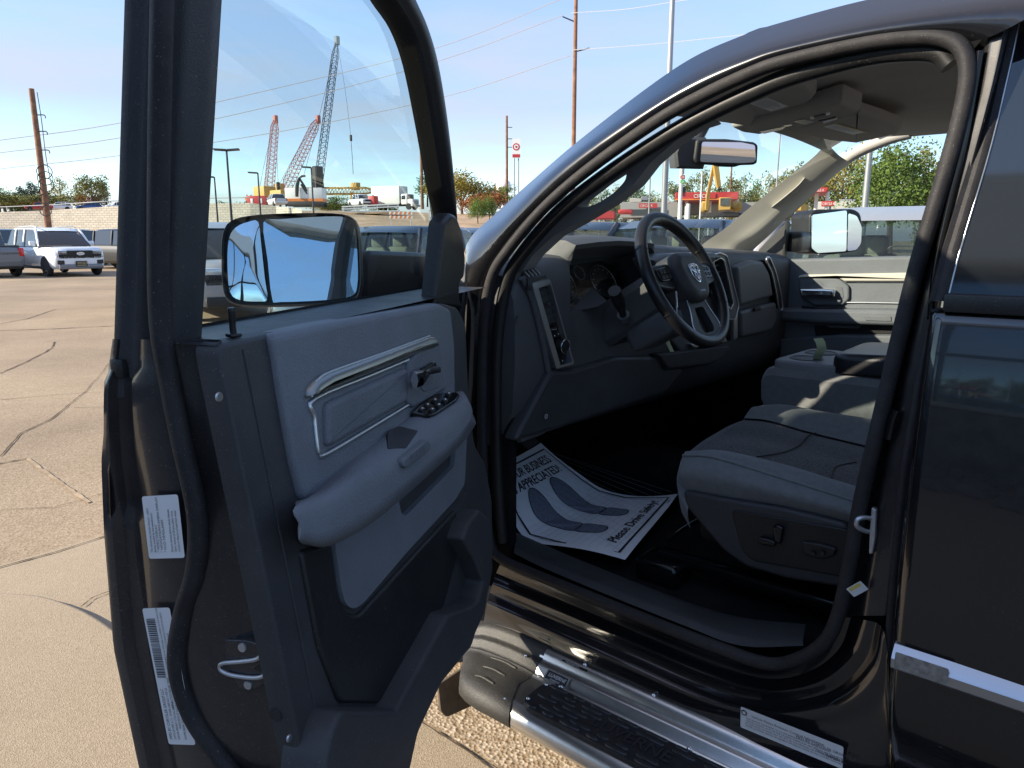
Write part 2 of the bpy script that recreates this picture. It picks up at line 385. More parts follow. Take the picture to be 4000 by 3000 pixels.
for pts, wd in [([(0, 985), (45, 935), (110, 905), (165, 860), (185, 845)], .022), ([(0, 863), (110, 853), (260, 844)], .02), ([(-20, 1004), (58, 990)], .03),
                ([(0, 806), (60, 780), (112, 752), (118, 738)], .03), ([(0, 699), (60, 688), (120, 668), (250, 662)], .04), ([(-30, 715), (120, 710), (258, 703)], .07),  # last line here is a wire's cast shadow drawn in dark
                ([(0, 1100), (120, 1095), (240, 1060)], .012), ([(160, 880), (250, 878)], .02), ([(185, 845), (240, 780)], .012)]:
    ribbon('crack_and_shadow', pts, wd, M['crack_and_shadow'], .006, lot)
for pts, wd in [([(58, 990), (100, 1020), (150, 1055), (192, 1085)], .05)]: ribbon('patch_seam', pts, wd, M['seam'], .006, lot)
ribbon('joint', [(940, 1578), (1010, 1622), (1062, 1660), (1200, 1760)], .012, M['crack_and_shadow'], .009, lot, .05)
ribbon('joint', [(-40, 1235), (120, 1192), (250, 1150)], .02, M['crack_and_shadow'], .009, lot, .1)
ribbon('crack_and_shadow', [(175, 1310), (200, 1290), (240, 1275)], .012, M['crack_and_shadow'], .012, lot)

# ------------------------------------------------------------------ the pickup truck
TR = wthing('pickup_truck', 'glossy black pickup truck with its driver door standing wide open', 'truck', (0.6, -1.0, 0))
def curve(vpts, Ys, n=5):
    if not isinstance(Ys, (list, tuple)): Ys = [Ys]*len(vpts)
    return cat_rom([onY(x, y, Y) for (x, y), Y in zip(vpts, Ys)], n)
def across(curves, n=3):
    rows = []
    for i in range(len(curves[0])): rows.append(cat_rom([c[i] for c in curves], n))
    return rows
c0 = curve([(985, 1300), (985, 900), (1000, 640), (1008, 528), (1075, 458), (1153, 387), (1240, 312), (1380, 203), (1493, 126), (1600, 78), (1679, 51), (1870, 0), (2080, -38), (2260, -62)], [-.05, -.05, -.09]+[-.13]*11)
c1 = curve([(1000, 1290), (1000, 900), (1007, 680), (1013, 560), (1085, 485), (1175, 393), (1262, 322), (1400, 228), (1505, 165), (1612, 120), (1690, 95), (1880, 52), (2085, 22), (2260, 6)], [-.03, -.03, -.03]+[-.05]*11)
c2 = curve([(1015, 1275), (1015, 900), (1018, 720), (1026, 618), (1085, 522), (1165, 440), (1262, 355), (1408, 250), (1510, 193), (1615, 145), (1695, 117), (1872, 80), (2045, 64), (2150, 75)], [-.045]*14)
c3 = curve([(1058, 1190), (1043, 1000), (1041, 800), (1050, 620), (1094, 545), (1172, 452), (1268, 368), (1412, 265), (1514, 207), (1618, 158), (1698, 130), (1868, 92), (1990, 80), (2070, 95)], [-.066]*14)
aperture = loft('door_opening_frame', across([c0, c1, c2, c3], 3), M['paint'], TR)
# roof skin and windshield between the two pillars
roof_rows = []
PZ, PYR = .0, -1.70
for p in c0[40:]:
    roof_rows.append([Vector((p.x, p.y+(PYR-p.y)*k/10, p.z-.02*k/10+.045*math.sin(math.pi*k/10))) for k in range(11)])
last = roof_rows[-1]
for dx in (-.4, -.9, -1.3): roof_rows.append([Vector((v.x+dx, v.y, v.z+dx*.03)) for v in last])
loft('roof', roof_rows, M['paint'], TR)
ws = []
for p in c0[10:41:3]:
    q = Vector((p.x+.03, -1.72, p.z-.005*1)); ws.append([p.lerp(q, k/10)+Vector((.11*math.sin(math.pi*k/10), 0, .01*math.sin(math.pi*k/10))) for k in range(11)])
loft('windshield', ws, M['wshield'], TR)
# dark header band where glass meets the roof
ant = disc('roof_lamp', onY(1655, 62, -.34)-Vector((0, 0, .03)), (0, .2, 1), .06, .02, M['black'], TR, dome=.012)

seal_pts = [(1062, 1180), (1047, 1090), (1043, 1000), (1041, 850), (1045, 700), (1061, 603), (1094, 545), (1172, 452), (1268, 368), (1412, 265), (1514, 207), (1618, 158), (1698, 130), (1868, 92), (1980, 79), (2045, 84), (2080, 108), (2091, 160),
            (2076, 250), (2040, 380), (1985, 560), (1942, 730), (1902, 900), (1860, 1080), (1835, 1220), (1810, 1330), (1780, 1388), (1728, 1422), (1660, 1434), (1560, 1402), (1400, 1340), (1250, 1279), (1130, 1230), (1085, 1208)]
tube('door_seal', [onY(x, y, -.056) for x, y in seal_pts], .0145, M['rubber'], TR, closed=True, n=4, seg=12)
# inner seal lip / trim edge
lip = [(1085, 1170), (1075, 1040), (1072, 900), (1075, 740), (1095, 610), (1130, 545), (1205, 460), (1300, 385), (1430, 300), (1530, 245), (1625, 200), (1710, 165), (1868, 122), (1975, 110), (2030, 115), (2055, 140)]
tube('pillar_flange_trim', [onY(x, y, -.085) for x, y in lip], .018, M['black'], TR, n=4, seg=10)

# B pillar
sb = [(2092, 120), (2076, 250), (2040, 380), (1985, 560), (1942, 730), (1902, 900), (1860, 1080), (1810, 1330)]
eb = [(2185, 10), (2150, 170), (2108, 330), (2068, 480), (2028, 640), (1992, 850), (1955, 1050), (1920, 1330)]
def lerpv(a, b, t): return [(p[0]*(1-t)+q[0]*t, p[1]*(1-t)+q[1]*t) for p, q in zip(a, b)]
bp_c = [curve(sb, -.066), curve(lerpv(sb, eb, .22), -.10), curve(lerpv(sb, eb, .4), -.075), curve(lerpv(sb, eb, .5), -.062), curve(lerpv(sb, eb, .75), -.058), curve(lerpv(sb, eb, 1.0), -.06), curve(lerpv(sb, eb, 1.12), -.10)]
loft('b_pillar', across(bp_c, 3), M['jamb'], TR)
# slot, striker, cable bolt and sticker on the pillar
tube('pillar_groove', [onY(x, y, -.057) for x, y in [(2118, 110), (2085, 300), (2052, 440), (2022, 580), (2010, 690)]], .0062, M['gloss'], TR, n=4, seg=8)
def bent(name, vpts, Y, r, m, parent, n=4): return tube(name, [onY(x, y, Y if not isinstance(Y, list) else Y[i]) for i, (x, y) in enumerate(vpts)], r, m, parent, n=n, seg=8)
bent('door_striker', [(1888, 1122), (1870, 1118), (1853, 1122), (1851, 1136), (1866, 1146), (1886, 1150)], [-.06, -.045, -.035, -.035, -.045, -.06], .0048, M['steel'], TR)
slab('striker_plate', rnd([(onY(x, y, -.055).x, onY(x, y, -.055).z) for x, y in [(1884, 1095), (1894, 1100), (1892, 1160), (1886, 1195), (1878, 1195), (1880, 1140)]], .002), lambda a, b, t: Vector((a, t, b)), -.062, -.05, M['steel'], TR, .002)
bent('seat_belt_slot', [(1938, 885), (1930, 905), (1922, 940), (1920, 948)], -.05, .009, M['gloss'], TR)
printed('pillar_sticker', .035, .05, pfn(onY(1845, 1290, -.045), (-.7, 0, .72), (.3, .1, .3)), [('poly', [(.004, .03), (.03, .03), (.03, .045), (.004, .045)], 1)], [M['white'], mat('sticker_yellow', (.75, .62, .12), .5)], TR)

# sill and rocker
s = [
 ([(1810, 1330), (1780, 1388), (1728, 1422), (1660, 1434), (1560, 1402), (1400, 1340), (1250, 1279), (1085, 1208)], -.066),
 ([(1838, 1335), (1812, 1402), (1748, 1450), (1660, 1466), (1550, 1436), (1390, 1372), (1240, 1308), (1072, 1238)], -.078),
 ([(1872, 1340), (1842, 1416), (1768, 1474), (1660, 1492), (1540, 1462), (1382, 1396), (1228, 1330), (1064, 1262)], -.05),
 ([(1892, 1345), (1866, 1430), (1788, 1496), (1662, 1514), (1530, 1484), (1372, 1416), (1218, 1349), (1058, 1280)], -.052),
 ([(1908, 1360), (1886, 1455), (1808, 1520), (1668, 1540), (1518, 1508), (1362, 1440), (1208, 1372), (1052, 1302)], -.022),
 ([(1916, 1400), (1902, 1500), (1835, 1556), (1685, 1566), (1508, 1530), (1352, 1462), (1198, 1394), (1048, 1324)], -.02),
 ([(1920, 1450), (1912, 1545), (1860, 1592), (1695, 1592), (1500, 1552), (1344, 1484), (1190, 1416), (1044, 1346)], -.012),
 ([(1922, 1560), (1918, 1620), (1885, 1650), (1705, 1632), (1494, 1582), (1336, 1512), (1182, 1442), (1040, 1370)], -.004),
 ([(1925, 1680), (1922, 1700), (1900, 1700), (1715, 1672), (1488, 1612), (1328, 1540), (1174, 1468), (1036, 1394)], -.012)]
sc = [curve(p, Y, 6) for p, Y in s]; sc.append([v+Vector((0, -.08, -.03)) for v in sc[-1]])
loft('rocker_sill', across(sc, 3), M['paint'], TR)
# inner step trim (scuff plate)
sp = [([(1735, 1395), (1600, 1395), (1480, 1352), (1300, 1280), (1170, 1225), (1110, 1195)], -.075), ([(1735, 1380), (1600, 1372), (1480, 1330), (1300, 1260), (1172, 1207), (1112, 1178)], -.10),
      ([(1740, 1350), (1600, 1335), (1480, 1300), (1300, 1230), (1175, 1178), (1112, 1150)], -.19), ([(1740, 1352), (1600, 1337), (1480, 1302), (1300, 1232), (1175, 1180), (1112, 1152)], -.24)]
loft('scuff_plate', across([curve(p, Y, 4) for p, Y in sp], 3), M['dark'], TR)
# noise-emission label on the rocker
o0 = onY(1600, 1532, .004); ux = (onY(1822, 1620, .004)-o0); Lw = ux.length; ux.normalize(); uy = (onY(1603, 1524-22, .004)-onY(1603, 1545, .004)); hh = .052
uyv = Vector((0, .05, 1)).normalized(); uyv = (uyv-ux*uyv.dot(ux)).normalized()
lb = [('text', 'Vehicle Noise Emission Control Information', .024, .036, .0085, 1), ('text', 'MFD BY CHRYSLER GROUP LLC', Lw*.56, .030, .0085, 1), ('text', '04/2013', Lw*.85, .014, .010, 1), ('text', 'Date of Manufacture', Lw*.76, .018, .005, 1)]
for i in range(4): lb.append(('text', ['THIS VEHICLE CONFORMS TO U.S. EPA REGULATIONS FOR NOISE EMISSION', 'THE FOLLOWING ACTS OR THE CAUSING THEREOF BY ANY PERSON ARE PROHIBITED', 'BY THE NOISE CONTROL ACT OF 1972: (A) THE REMOVAL OR RENDERING INOPERATIVE', 'NOISE CONTROL DEVICE OR ELEMENT OF DESIGN LISTED IN THE OWNERS MANUAL'][i], .012, .027-i*.006, .0052, 1))
lb.append(('poly', [(.008+.008*math.cos(math.pi/2+i*2*math.pi/5), .040+.008*math.sin(math.pi/2+i*2*math.pi/5)) for i in range(5)], 1))
star = []
for i in range(10):
    r = .0062 if i % 2 == 0 else .0025; a = math.pi/2+i*math.pi/5; star.append((.008+r*math.cos(a), .040+r*math.sin(a)))
lb.append(('poly', star, 0, 2))
printed('noise_label', Lw, hh, (lambda f: lambda a, b, t: f(a, b, t))(pfn(o0-uyv*.045, ux, uyv)) if ux.cross(uyv).y > 0 else pfn(o0-uyv*.045, ux, uyv), lb, [M['white'], M['ink']], TR)

# rear door
RX = .238
prof = [(-.035, 1.478), (-.012, 1.472), (.002, 1.455), (.02, 1.34), (.031, 1.18), (.036, 1.0), (.034, .9), (.030, .8), (.022, .70), (.004, .635), (-.006, .60), (-.012, .545), (-.05, .535)]
prof = cat_rom([Vector((0, y, z)) for y, z in prof], 4)
rows = []
for dx, ins in ((.012, -.05), (.002, -.012), (-.008, -.002), (-.02, 0), (-.3, .004), (-.6, .004), (-.95, 0)):
    rows.append([Vector((RX+dx+.012*math.sin((p.z-.6)*2.2), p.y+ins, p.z)) for p in prof])
rd = loft('rear_door', rows, M['paint'], TR)
# its chrome moulding
tz0, tz1 = onY(1930, 1392, .045).z, onY(1930, 1446, .045).z
tx = onY(1930, 1392, .045).x
def molding(x0, x1, z0, z1, name):
    pr = [(.02, z1), (.046, z1+.002), (.05, z1+.006), (.052, (z0+z1)/2), (.048, z0-.018), (.034, z0-.003), (.02, z0)]
    rows = [[Vector((x, y, z)) for y, z in pr] for x in (x0, x1)]; rows = [[Vector((x0+.0005, .02, z)) for y, z in pr]]+rows
    return loft(name, rows, M['satin'], rd, smooth=25)
molding(tx, -.9, tz0, tz1, 'door_moulding')
printed('moulding_end_panel', .085, abs(tz0-tz1)-.016, pfn((tx-.006, .0535, tz1+.008), (-1, 0, 0), (0, 0, 1)), [], [mat('brushed_panel', (.34, .33, .31), .5, .6, var=.35, vs=90)], rd)
# belt moulding, rear glass and its frame
gp0 = Vector((0, -.012, 1.475)); gn = Vector((0, 1, .22)).normalized()
def onG(x, y): return onP(x, y, gp0, gn)
box('belt_moulding', (-.95, -.03, 1.474), (RX-.004, .004, 1.505), M['black'], rd, .004)
gl = [(2047, 652), (2069, 563), (2088, 498), (2143, 312), (2186, 130), (2208, 25), (2230, -70), (2700, -90), (2700, 660)]
gpt = [onG(x, y) for x, y in gl]
gd = mk('rear_door_glass', gpt, [tuple(range(len(gpt)))], M['tint'], rd, 0)
fr = [(2047, 652), (2069, 563), (2088, 498), (2143, 312), (2186, 130), (2208, 25), (2230, -70)]
tube('glass_bright_edge', [onG(x-1, y)+gn*.002 for x, y in fr], .0016, M['satin'], rd, n=4, seg=6)
rows = []
for k, (off, h) in enumerate([(0, .001), (6, .007), (16, .009), (26, .006), (36, .010), (44, -.01), (44, -.05)]):
    rows.append(cat_rom([onG(x-off, y)+gn*h for x, y in fr], 5))
loft('window_frame_seal', [list(r) for r in zip(*rows)], M['rubber'], rd)
tube('door_edge_seal', [onY(x, y, -.03) for x, y in [(2030, 668), (2008, 740), (1992, 800), (1975, 900), (1955, 1010), (1943, 1120), (1930, 1260), (1920, 1400), (1912, 1560), (1918, 1700)]], .008, M['rubber'], rd, n=4, seg=8)
disc('sill_plug', onY(1975, 1640, .0), (0, 1, 0), .006, .004, M['black'], rd)

# running board
bprof = [(-.03, .470), (-.028, .503), (-.015, .512), (.0, .508), (.008, .497), (.014, .488), (.028, .486), (.034, .480), (.046, .466), (.052, .468), (.058, .464), (.068, .462), (.10, .464), (.15, .464), (.172, .462), (.19, .452), (.199, .436), (.199, .420), (.190, .403), (.172, .392), (.15, .388), (.0, .39), (-.03, .43)]
bp2 = cat_rom([Vector((0, y, z)) for y, z in bprof], 3, True)
xb0 = onZ(1085, 1500, .46).x
RB = loft('running_board', [[Vector((x, p.y, p.z)) for p in bp2] for x in (xb0, .6, 0, -1.2)], M['alu'], TR, closed_v=True, caps=True, smooth=30)
rows = []
for x, sc_, dz in ((xb0-.012, 1.02, .0015), (xb0+.005, 1.03, .0025), (xb0+.06, 1.03, .003), (xb0+.12, 1.02, .0), (xb0+.165, .96, -.002), (xb0+.195, .86, -.006), (xb0+.212, .70, -.012), (xb0+.218, .5, -.014)):
    cy, cz = .08, .445
    rows.append([Vector((x-.05*(p.y-.08)/.1*(x > xb0), cy+(p.y-cy)*sc_ if p.y > -.01 else p.y, cz+(p.z-cz)*(sc_ if sc_ < 1 else sc_**1)+dz)) for p in bp2])
loft('board_end_cap', rows, M['board_end'], RB, closed_v=True, caps=True, smooth=50)
for k in range(3):
    x0 = xb0+.02; y = .06+.045*k
    tube('grip_rib', [(x0+.02, y, .4665), (x0+.06, y, .469), (x0+.105-.012*k, y+.004, .4665)], .004, M['board_end'], RB, n=4, seg=8, flat=.7)
px0 = onZ(1128, 1512, .47).x
pad = slab('tread_pad', rnd([(px0, .075), (px0, .158), (px0-.03, .178), (-1.0, .178), (-1.0, .063), (px0-.03, .063)], .02), lambda a, b, t: Vector((a, b, t)), .462, .4735, M['rubber'], RB, .003)
TRD = mat('tread_rubber', (.03, .03, .032), .42, spec=.5)
def rib(x, y, L):
    bm = bmesh.new(); bmesh.ops.create_cube(bm, size=1)
    for v in bm.verts:
        v.co = Vector((v.co.x*(L if v.co.z < 0 else L-.006), v.co.y*(.0115 if v.co.z < 0 else .007), v.co.z*.006))
    bmesh.ops.bevel(bm, geom=[e for e in bm.edges if abs(e.verts[0].co.z-e.verts[1].co.z) > .001], offset=.003, segments=2, affect='EDGES')
    for v in bm.verts: v.co += Vector((x, y, .4750))
    return bmobj('tread_rib', bm, TRD, RB, 30)
for r in range(7):
    y = .073+.0160*r; x = px0-.018-.03*((r*5) % 3)
    while x > -.25:
        Lr = random.choice([.035, .06, .06, .075])
        if not (2 <= r <= 4 and .60 < x < .86): rib(x-Lr/2, y, Lr)
        x -= Lr+.016
def flatfn(o, ux, uy): return pfn(o, ux, uy)
tv, tf = textgeo('LUVERNE', .052); f_ = pfn((.80+.03, .093, .4742), (-1, 0, 0), (0, 1, 0))
tvw = [Vector((.84-v.x*.95, .135-v.y, .4742)) for v in tv]
bm = bmesh.new(); vs = [bm.verts.new(v) for v in tvw]; fs = []
for f in tf:
    try: fs.append(bm.faces.new([vs[i] for i in f]))
    except ValueError: pass
ex = bmesh.ops.extrude_face_region(bm, geom=fs)
for g in ex['geom']:
    if isinstance(g, bmesh.types.BMVert): g.co.z += .0028
bmobj('pad_lettering', bm, TRD, RB, 30)
for x, y in [(px0-.012, .15), (px0-.045, .058), (px0-.012, .075), (.62, .152), (.62, .06), (.2, .15)]: disc('pad_bolt', (x, y, .473), (0, 0, 1), .0055, .003, M['chrome'], RB, 12, .002)
for x, y, z in [(xb0-.02, .175, .461), (xb0+.03, .03, .492), (xb0-.03, .05, .466), (.95, -.012, .512), (.75, -.012, .512)]: disc('board_bolt', (x, y, z), (0, .2, 1), .0045, .003, M['chrome'], RB, 12, .002)
so_ = Vector((xb0-.055, .056, .4665))
printed('maker_sticker', .072, .026, pfn((xb0-.045, .012, .4905), (-1, 0, 0), (0, .5, -.5)) if False else (lambda a, b, t: Vector((xb0-.045-a, .054-b*.85, .470+b*.62+t))), [('poly', rnd([(.004, .002), (.040, .002), (.046, -.004), (.052, .002), (.07, .002), (.068, .024), (.004, .024)], .002), 1), ('text', 'LUVERNE', .010, .010, .013, 2, 1.0, .15), ('text', 'ADVANTAGE', .02, .003, .005, 2)], [mat('sticker_film', (.5, .5, .49), .35, .5), M['print_dark'], M['white']], RB)
printed('maker_sticker', .08, .010, (lambda a, b, t: Vector((xb0-.07-a, .006-b*.6, .5065+b*.25+t))), [('text', 'FRANKLIN', .012, .002, .009, 1)], [M['black'], M['white']], RB)
# mud flap bracket below the open door
slab('flap_bracket', rnd([(onX(x, y, 1.36).y, onX(x, y, 1.36).z) for x, y in [(944, 1478), (1002, 1440), (1012, 1470), (1020, 1522), (962, 1548), (950, 1535)]], .01), lambda a, b, t: Vector((t, a, b)), 1.362, 1.354, mat('dusty_rubber', (.10, .075, .055), .8, var=.5, vs=12), TR, .002)
disc('bracket_hole', onX(992, 1510, 1.353), (-1, 0, 0), .005, .001, M['black'], TR, 12)

# hood, fender and front shell so the cab is closed ahead of the dash
rows = []
for X, z, y0 in ((1.46, 1.46, -.05), (1.75, 1.452, -.03), (2.1, 1.43, -.02), (2.35, 1.41, -.05), (2.55, 1.385, -.14), (2.72, 1.35, -.27), (2.84, 1.30, -.42), (2.9, 1.2, -.5), (2.92, .9, -.52)):
    r = []
    for y, dz in ((0.0, -.98), (.005, -.25), (0, -.1), (-.015, -.03), (-.05, 0), (-.12, .0), (-.2, -.012), (-.26, .03), (-.5, .075), (-1.0, .10), (-1.5, .075), (-1.74, .03), (-1.8, -.012), (-1.88, 0), (-1.97, -.03), (-2.0, -.25), (-2.0, -.98)):
        k = 1 if X < 2.8 else .6
        r.append(Vector((X+(.10*(1-((y+1)/1.0)**2) if X > 2.8 else 0), y+y0*(1 if y > -1 else -1), z+dz*k)))
    rows.append(r)
loft('hood', rows, M['paint'], TR)
wheelm = M['rubber']
for X, Y in ((2.35, -.17), (2.35, -1.83), (-1.9, -.17), (-1.9, -1.83)):
    rows = []
    for dy, r in ((-.14, .0), (-.14, .24), (-.15, .27), (-.14, .38), (-.11, .405), (.11, .405), (.14, .38), (.15, .27), (.12, .24), (.10, .0)):
        rows.append([Vector((X+r*math.cos(a*math.pi/14), Y+dy, .405+r*math.sin(a*math.pi/14))) for a in range(28)])
    wv = loft('wheel', rows, M['rubber'], TR, closed_v=True)
# lower shell: underside, firewall, passenger side, rear wall, cargo bed
box('cab_floor', (-1.25, -1.92, .56), (1.62, -.10, .645), M['carpet'], TR, .01)
box('kick_panel_sun_block', (1.27, -.125, .62), (1.64, -.095, 1.44), M['carpet'], TR, .01)  # added to stop a sun streak from reaching the floor mat
box('firewall', (1.62, -1.92, .6), (1.70, -.06, 1.46), M['carpet'], TR, .01)
box('passenger_kick_panel', (1.14, -1.95, .58), (1.70, -1.88, 1.50), M['carpet'], TR, .01)
box('passenger_side_shell', (-1.3, -2.0, .55), (3.0, -1.95, 1.44), M['paint'], TR, .02)
box('floor_tunnel', (.2, -1.12, .62), (1.62, -.86, .80), M['carpet'], TR, .05, 3)
box('chassis', (-3.2, -1.5, .45), (3.0, -.5, .56), M['black'], TR, .02)
box('cab_rear_wall', (-1.30, -1.93, .58), (-1.25, -.06, 1.45), M['jamb'], TR, .01)
box('cargo_bed', (-3.4, -2.0, .62), (-1.35, 0.0, 1.42), M['paint'], TR, .03)
box('rear_seat', (-1.22, -1.85, .65), (-.72, -.15, 1.05), M['cloth'], TR, .05, 3)
box('rear_seat_back', (-1.25, -1.85, .95), (-1.05, -.15, 1.65), M['cloth'], TR, .05, 3)
box('rear_pillar', (-1.32, -.18, 1.40), (-1.05, -.05, 1.98), M['jamb'], TR, .02)
box('rear_pillar', (-1.32, -1.95, 1.40), (-1.05, -1.82, 1.98), M['jamb'], TR, .02)

# ------------------------------------------------------------------ the open driver door
PHI = RAD(66.0); HNG = Vector((1.38, 0, 0))
DU = Vector((-math.cos(PHI), math.sin(PHI), 0)); DN = Vector((-math.sin(PHI), -math.cos(PHI), 0)); ULATCH = 1.13
def DW(u, w, z): return HNG+DU*u+DN*w+Vector((0, 0, z))
def interp(tab, z):
    if z <= tab[0][0]: return tab[0][1]
    for (a, b), (c, d) in zip(tab, tab[1:]):
        if z <= c: return b+(d-b)*(z-a)/(c-a)
    return tab[-1][1]
WOT = [(.50, -.02), (.60, -.045), (.858, -.076), (1.043, -.096), (1.214, -.089), (1.311, -.08), (1.435, -.052), (1.475, -.040)]
def WB(z): return .103+.145*(1.472-z)          # inner trim surface, leaning in like the door
def WO(z): return interp(WOT, z)
def WF(z): return -.038+.17*(z-1.46)          # outer face of the window frame
def dplane(x, y, w):
    d = ray(x, y); t = (HNG+DN*w-CAM).dot(DN)/d.dot(DN); p = CAM+d*t; return (p-HNG).dot(DU), p.z
def dr(x, y, k=0., wf=None):
    w = .14
    for _ in range(6):
        u, z = dplane(x, y, w); w = (wf or WB)(z)+k
    return Vector((u, z))
def dl(x, y, u=ULATCH):
    d = ray(x, y); t = (HNG+DU*u-CAM).dot(DU)/d.dot(DU); p = CAM+d*t; return (p-HNG).dot(DN), p.z
def fnD(a, b, t): return DW(a, WB(b)+t, b)
def drs(pts, k=0.): return [dr(x, y, k) for x, y in pts]
# outer skin (the part everything hangs on)
def zlow(u): return interp([(-.03, .66), (.2, .65), (.5, .65), (.65, .62), (.8, .60), (1.2, .60)], u)
rows = []
for u in (-.03, -.02, 0, .2, .4, .5, .6, .75, .9, 1.10, 1.125, 1.13):
    e = .012 if u in (-.03, 1.13) else 0; zl = zlow(u)
    rows.append([DW(u, WO(z)+e, z) for z in [zl+(1.475-zl)*f/15 for f in range(16)]])
DOOR = loft('driver_door', rows, M['paint'], TR)
# latch-edge face: a pressed sheet between the outer hem and the trim
zs = [.60+.0175*i for i in range(51)]
secs = [(0, 0), (.03, .002), (.07, .002), (.10, -.010), (.20, -.012), (.24, -.006), (.52, -.006), (.58, -.012), (.66, -.022), (.74, -.030), (.92, -.030), (.97, -.026), (1.0, -.012)]
rows = []
for z in zs:
    a, b = WO(z), WB(z)+.0
    if z > 1.40: pass
    wob = .012*math.sin((z-.9)*9)
    rows.append([DW(ULATCH+du_+(.008*math.sin((z-1.33)*16)*(0 < i < 6) if 1.23 < z < 1.43 else 0), a+(b-a)*f+(wob if .5 < f < .9 else 0), z) for i, (f, du_) in enumerate(secs)])
loft('latch_face', rows, M['jamb'], DOOR, smooth=50)
rows = [[DW(u, WO(z)*(1-k)+((WB(z)-.01) if u > 1.05 else WO(z)+.07)*k, z) for k in (0, .5, 1)] for u, z in [(u, zlow(u)) for u in (ULATCH, 1.06, 1.04, .9, .8, .65, .57, .5, .4, .3, .2, .1)]+[(.02, .8), (.02, 1.25), (.02, 1.47)]]
loft('door_shell_edge', rows, M['jamb'], DOOR)
loft('door_top_shelf', [[DW(u, WO(1.47)*(1-k)+(WB(1.47)-.004)*k, 1.4705) for k in (0, .5, 1)] for u in (1.118, .6, .05)], M['black'], DOOR)
# window frame: rear post, front sweep
rows = []
for z in [1.40+.035*i for i in range(18)]:
    o = WF(z)
    rows.append([DW(u, o+w_, z) for u, w_ in [(1.128, -.004), (1.130, .008), (1.124, .016), (1.126, .026), (1.122, .034), (1.108, .040), (1.104, .052), (1.098, .060), (1.072, .066), (1.052, .064), (1.046, .058), (1.046, .042), (1.056, .036), (1.056, .020), (1.062, -.004)]])
loft('window_post', rows, M['dark'], DOOR, closed_v=True, caps=True, smooth=50)
WFc = lambda z: WF(z)+.035
fr_in = [(935, 655), (957, 560), (955, 480), (938, 400), (914, 262), (890, 140), (862, 60), (818, -10)]
fr_out = [(975, 655), (978, 560), (972, 480), (970, 400), (956, 262), (935, 140), (912, 60), (885, -10)]
rows = []
def frp(pts, dk): return [(dr(x, y, dk, WFc), dk) for x, y in pts]
topin = [(.60, 2.035), (.72, 2.05), (.86, 2.045), (.98, 2.02), (1.05, 1.99)]; topout = [(.58, 2.085), (.72, 2.10), (.88, 2.095), (1.04, 2.065), (1.13, 2.02)]
ci = [dr(x, y, 0, WFc) for x, y in fr_in]+[Vector(p) for p in topin]; co = [dr(x, y, 0, WFc) for x, y in fr_out]+[Vector(p) for p in topout]
ci = cat_rom(ci, 5); co = cat_rom(co, 5)
for a, b in zip(ci, co):
    rows.append([DW(*(lambda q: (q.x, WFc(q.y)+h, q.y))(a.lerp(b, f))) for f, h in [(0, -.02), (0, .018), (.10, .024), (.16, .018), (.24, .019), (.32, .026), (.5, .030), (.68, .026), (.76, .014), (.84, .016), (.95, .008), (1.0, -.004), (.9, -.03), (.4, -.035)]])
loft('window_frame', rows, M['black'], DOOR, closed_v=True, caps=True, smooth=45)
gl = ci+[Vector((1.055, 1.99)), Vector((1.055, 1.46)), Vector((.25, 1.455))]
mk('door_glass', [DW(p.x, WFc(p.y)-.012, p.y) for p in gl], [tuple(range(len(gl)))], M['glass'], DOOR, 0)
fnS = lambda a, b, t: DW(a, .06+t, b)
def dw_(pts, w): return [Vector(dplane(x, y, w)) for x, y in pts]
slab('mirror_sail', rnd(dw_([(958, 480), (975, 459), (988, 466), (1000, 500), (1007, 560), (1004, 600), (994, 612), (994, 645), (1002, 665), (940, 662), (950, 560)], .085), .01), fnS, -.01, .025, M['black'], DOOR, .010)
# trim
base = drs([(455, 748), (600, 716), (955, 655), (985, 664), (1003, 700), (1010, 860), (1022, 960), (1045, 1000), (1060, 1080), (1062, 1200), (1045, 1300), (1015, 1400), (950, 1465), (905, 1570), (870, 1659)])
base = base+[Vector((.90, .60)), Vector((1.12, .60)), Vector((1.124, .9)), Vector((1.124, 1.2)), Vector((1.124, 1.44))]
base[0] = Vector((1.122, 1.472))
slab('trim_base', rnd(base, .015), fnD, -.03, .004, M['dark'], DOOR, .006)
slab('trim_upper', rnd(drs([(590, 724), (700, 700), (850, 673), (950, 655), (975, 668), (984, 745), (986, 850), (1000, 925), (900, 1010), (660, 1085), (638, 1000), (612, 850), (600, 770)], .016), .012), fnD, -.02, .016, M['slate'], DOOR, .010)
# rolled edge on the rear border of the trim
for off, m_ in ((.045, 'dark'),):
    tube('trim_bead', [DW(1.122-off+.02*(1-(z-.6)/.87)*0, WB(z)+.004, z) for z in (.62, .8, .95, 1.1, 1.25, 1.38, 1.46)], .0024, M[m_], DOOR, n=3, seg=8)
box('lock_knob_base', (-.008, -.008, 0), (.008, .008, .005), M['black'], DOOR, .002, 2, lambda v: DW(1.062, .085, 1.473)+v)
tube('lock_knob', [DW(1.062, .085, 1.472), DW(1.063, .085, 1.49), DW(1.064, .086, 1.506), DW(1.0645, .086, 1.511)], [.0042, .0042, .005, .005, .0045], M['black'], DOOR, n=3, seg=10)
u_, z_ = dr(481, 858, .01); disc('trim_screw', DW(u_, WB(z_)+.004, z_), DN, .006, .0025, M['satin'], DOOR, 12)
u_, z_ = dr(632, 1596, .01); disc('trim_screw', DW(u_, WB(z_)+.004, z_), DN, .005, .0025, M['satin'], DOOR, 12)
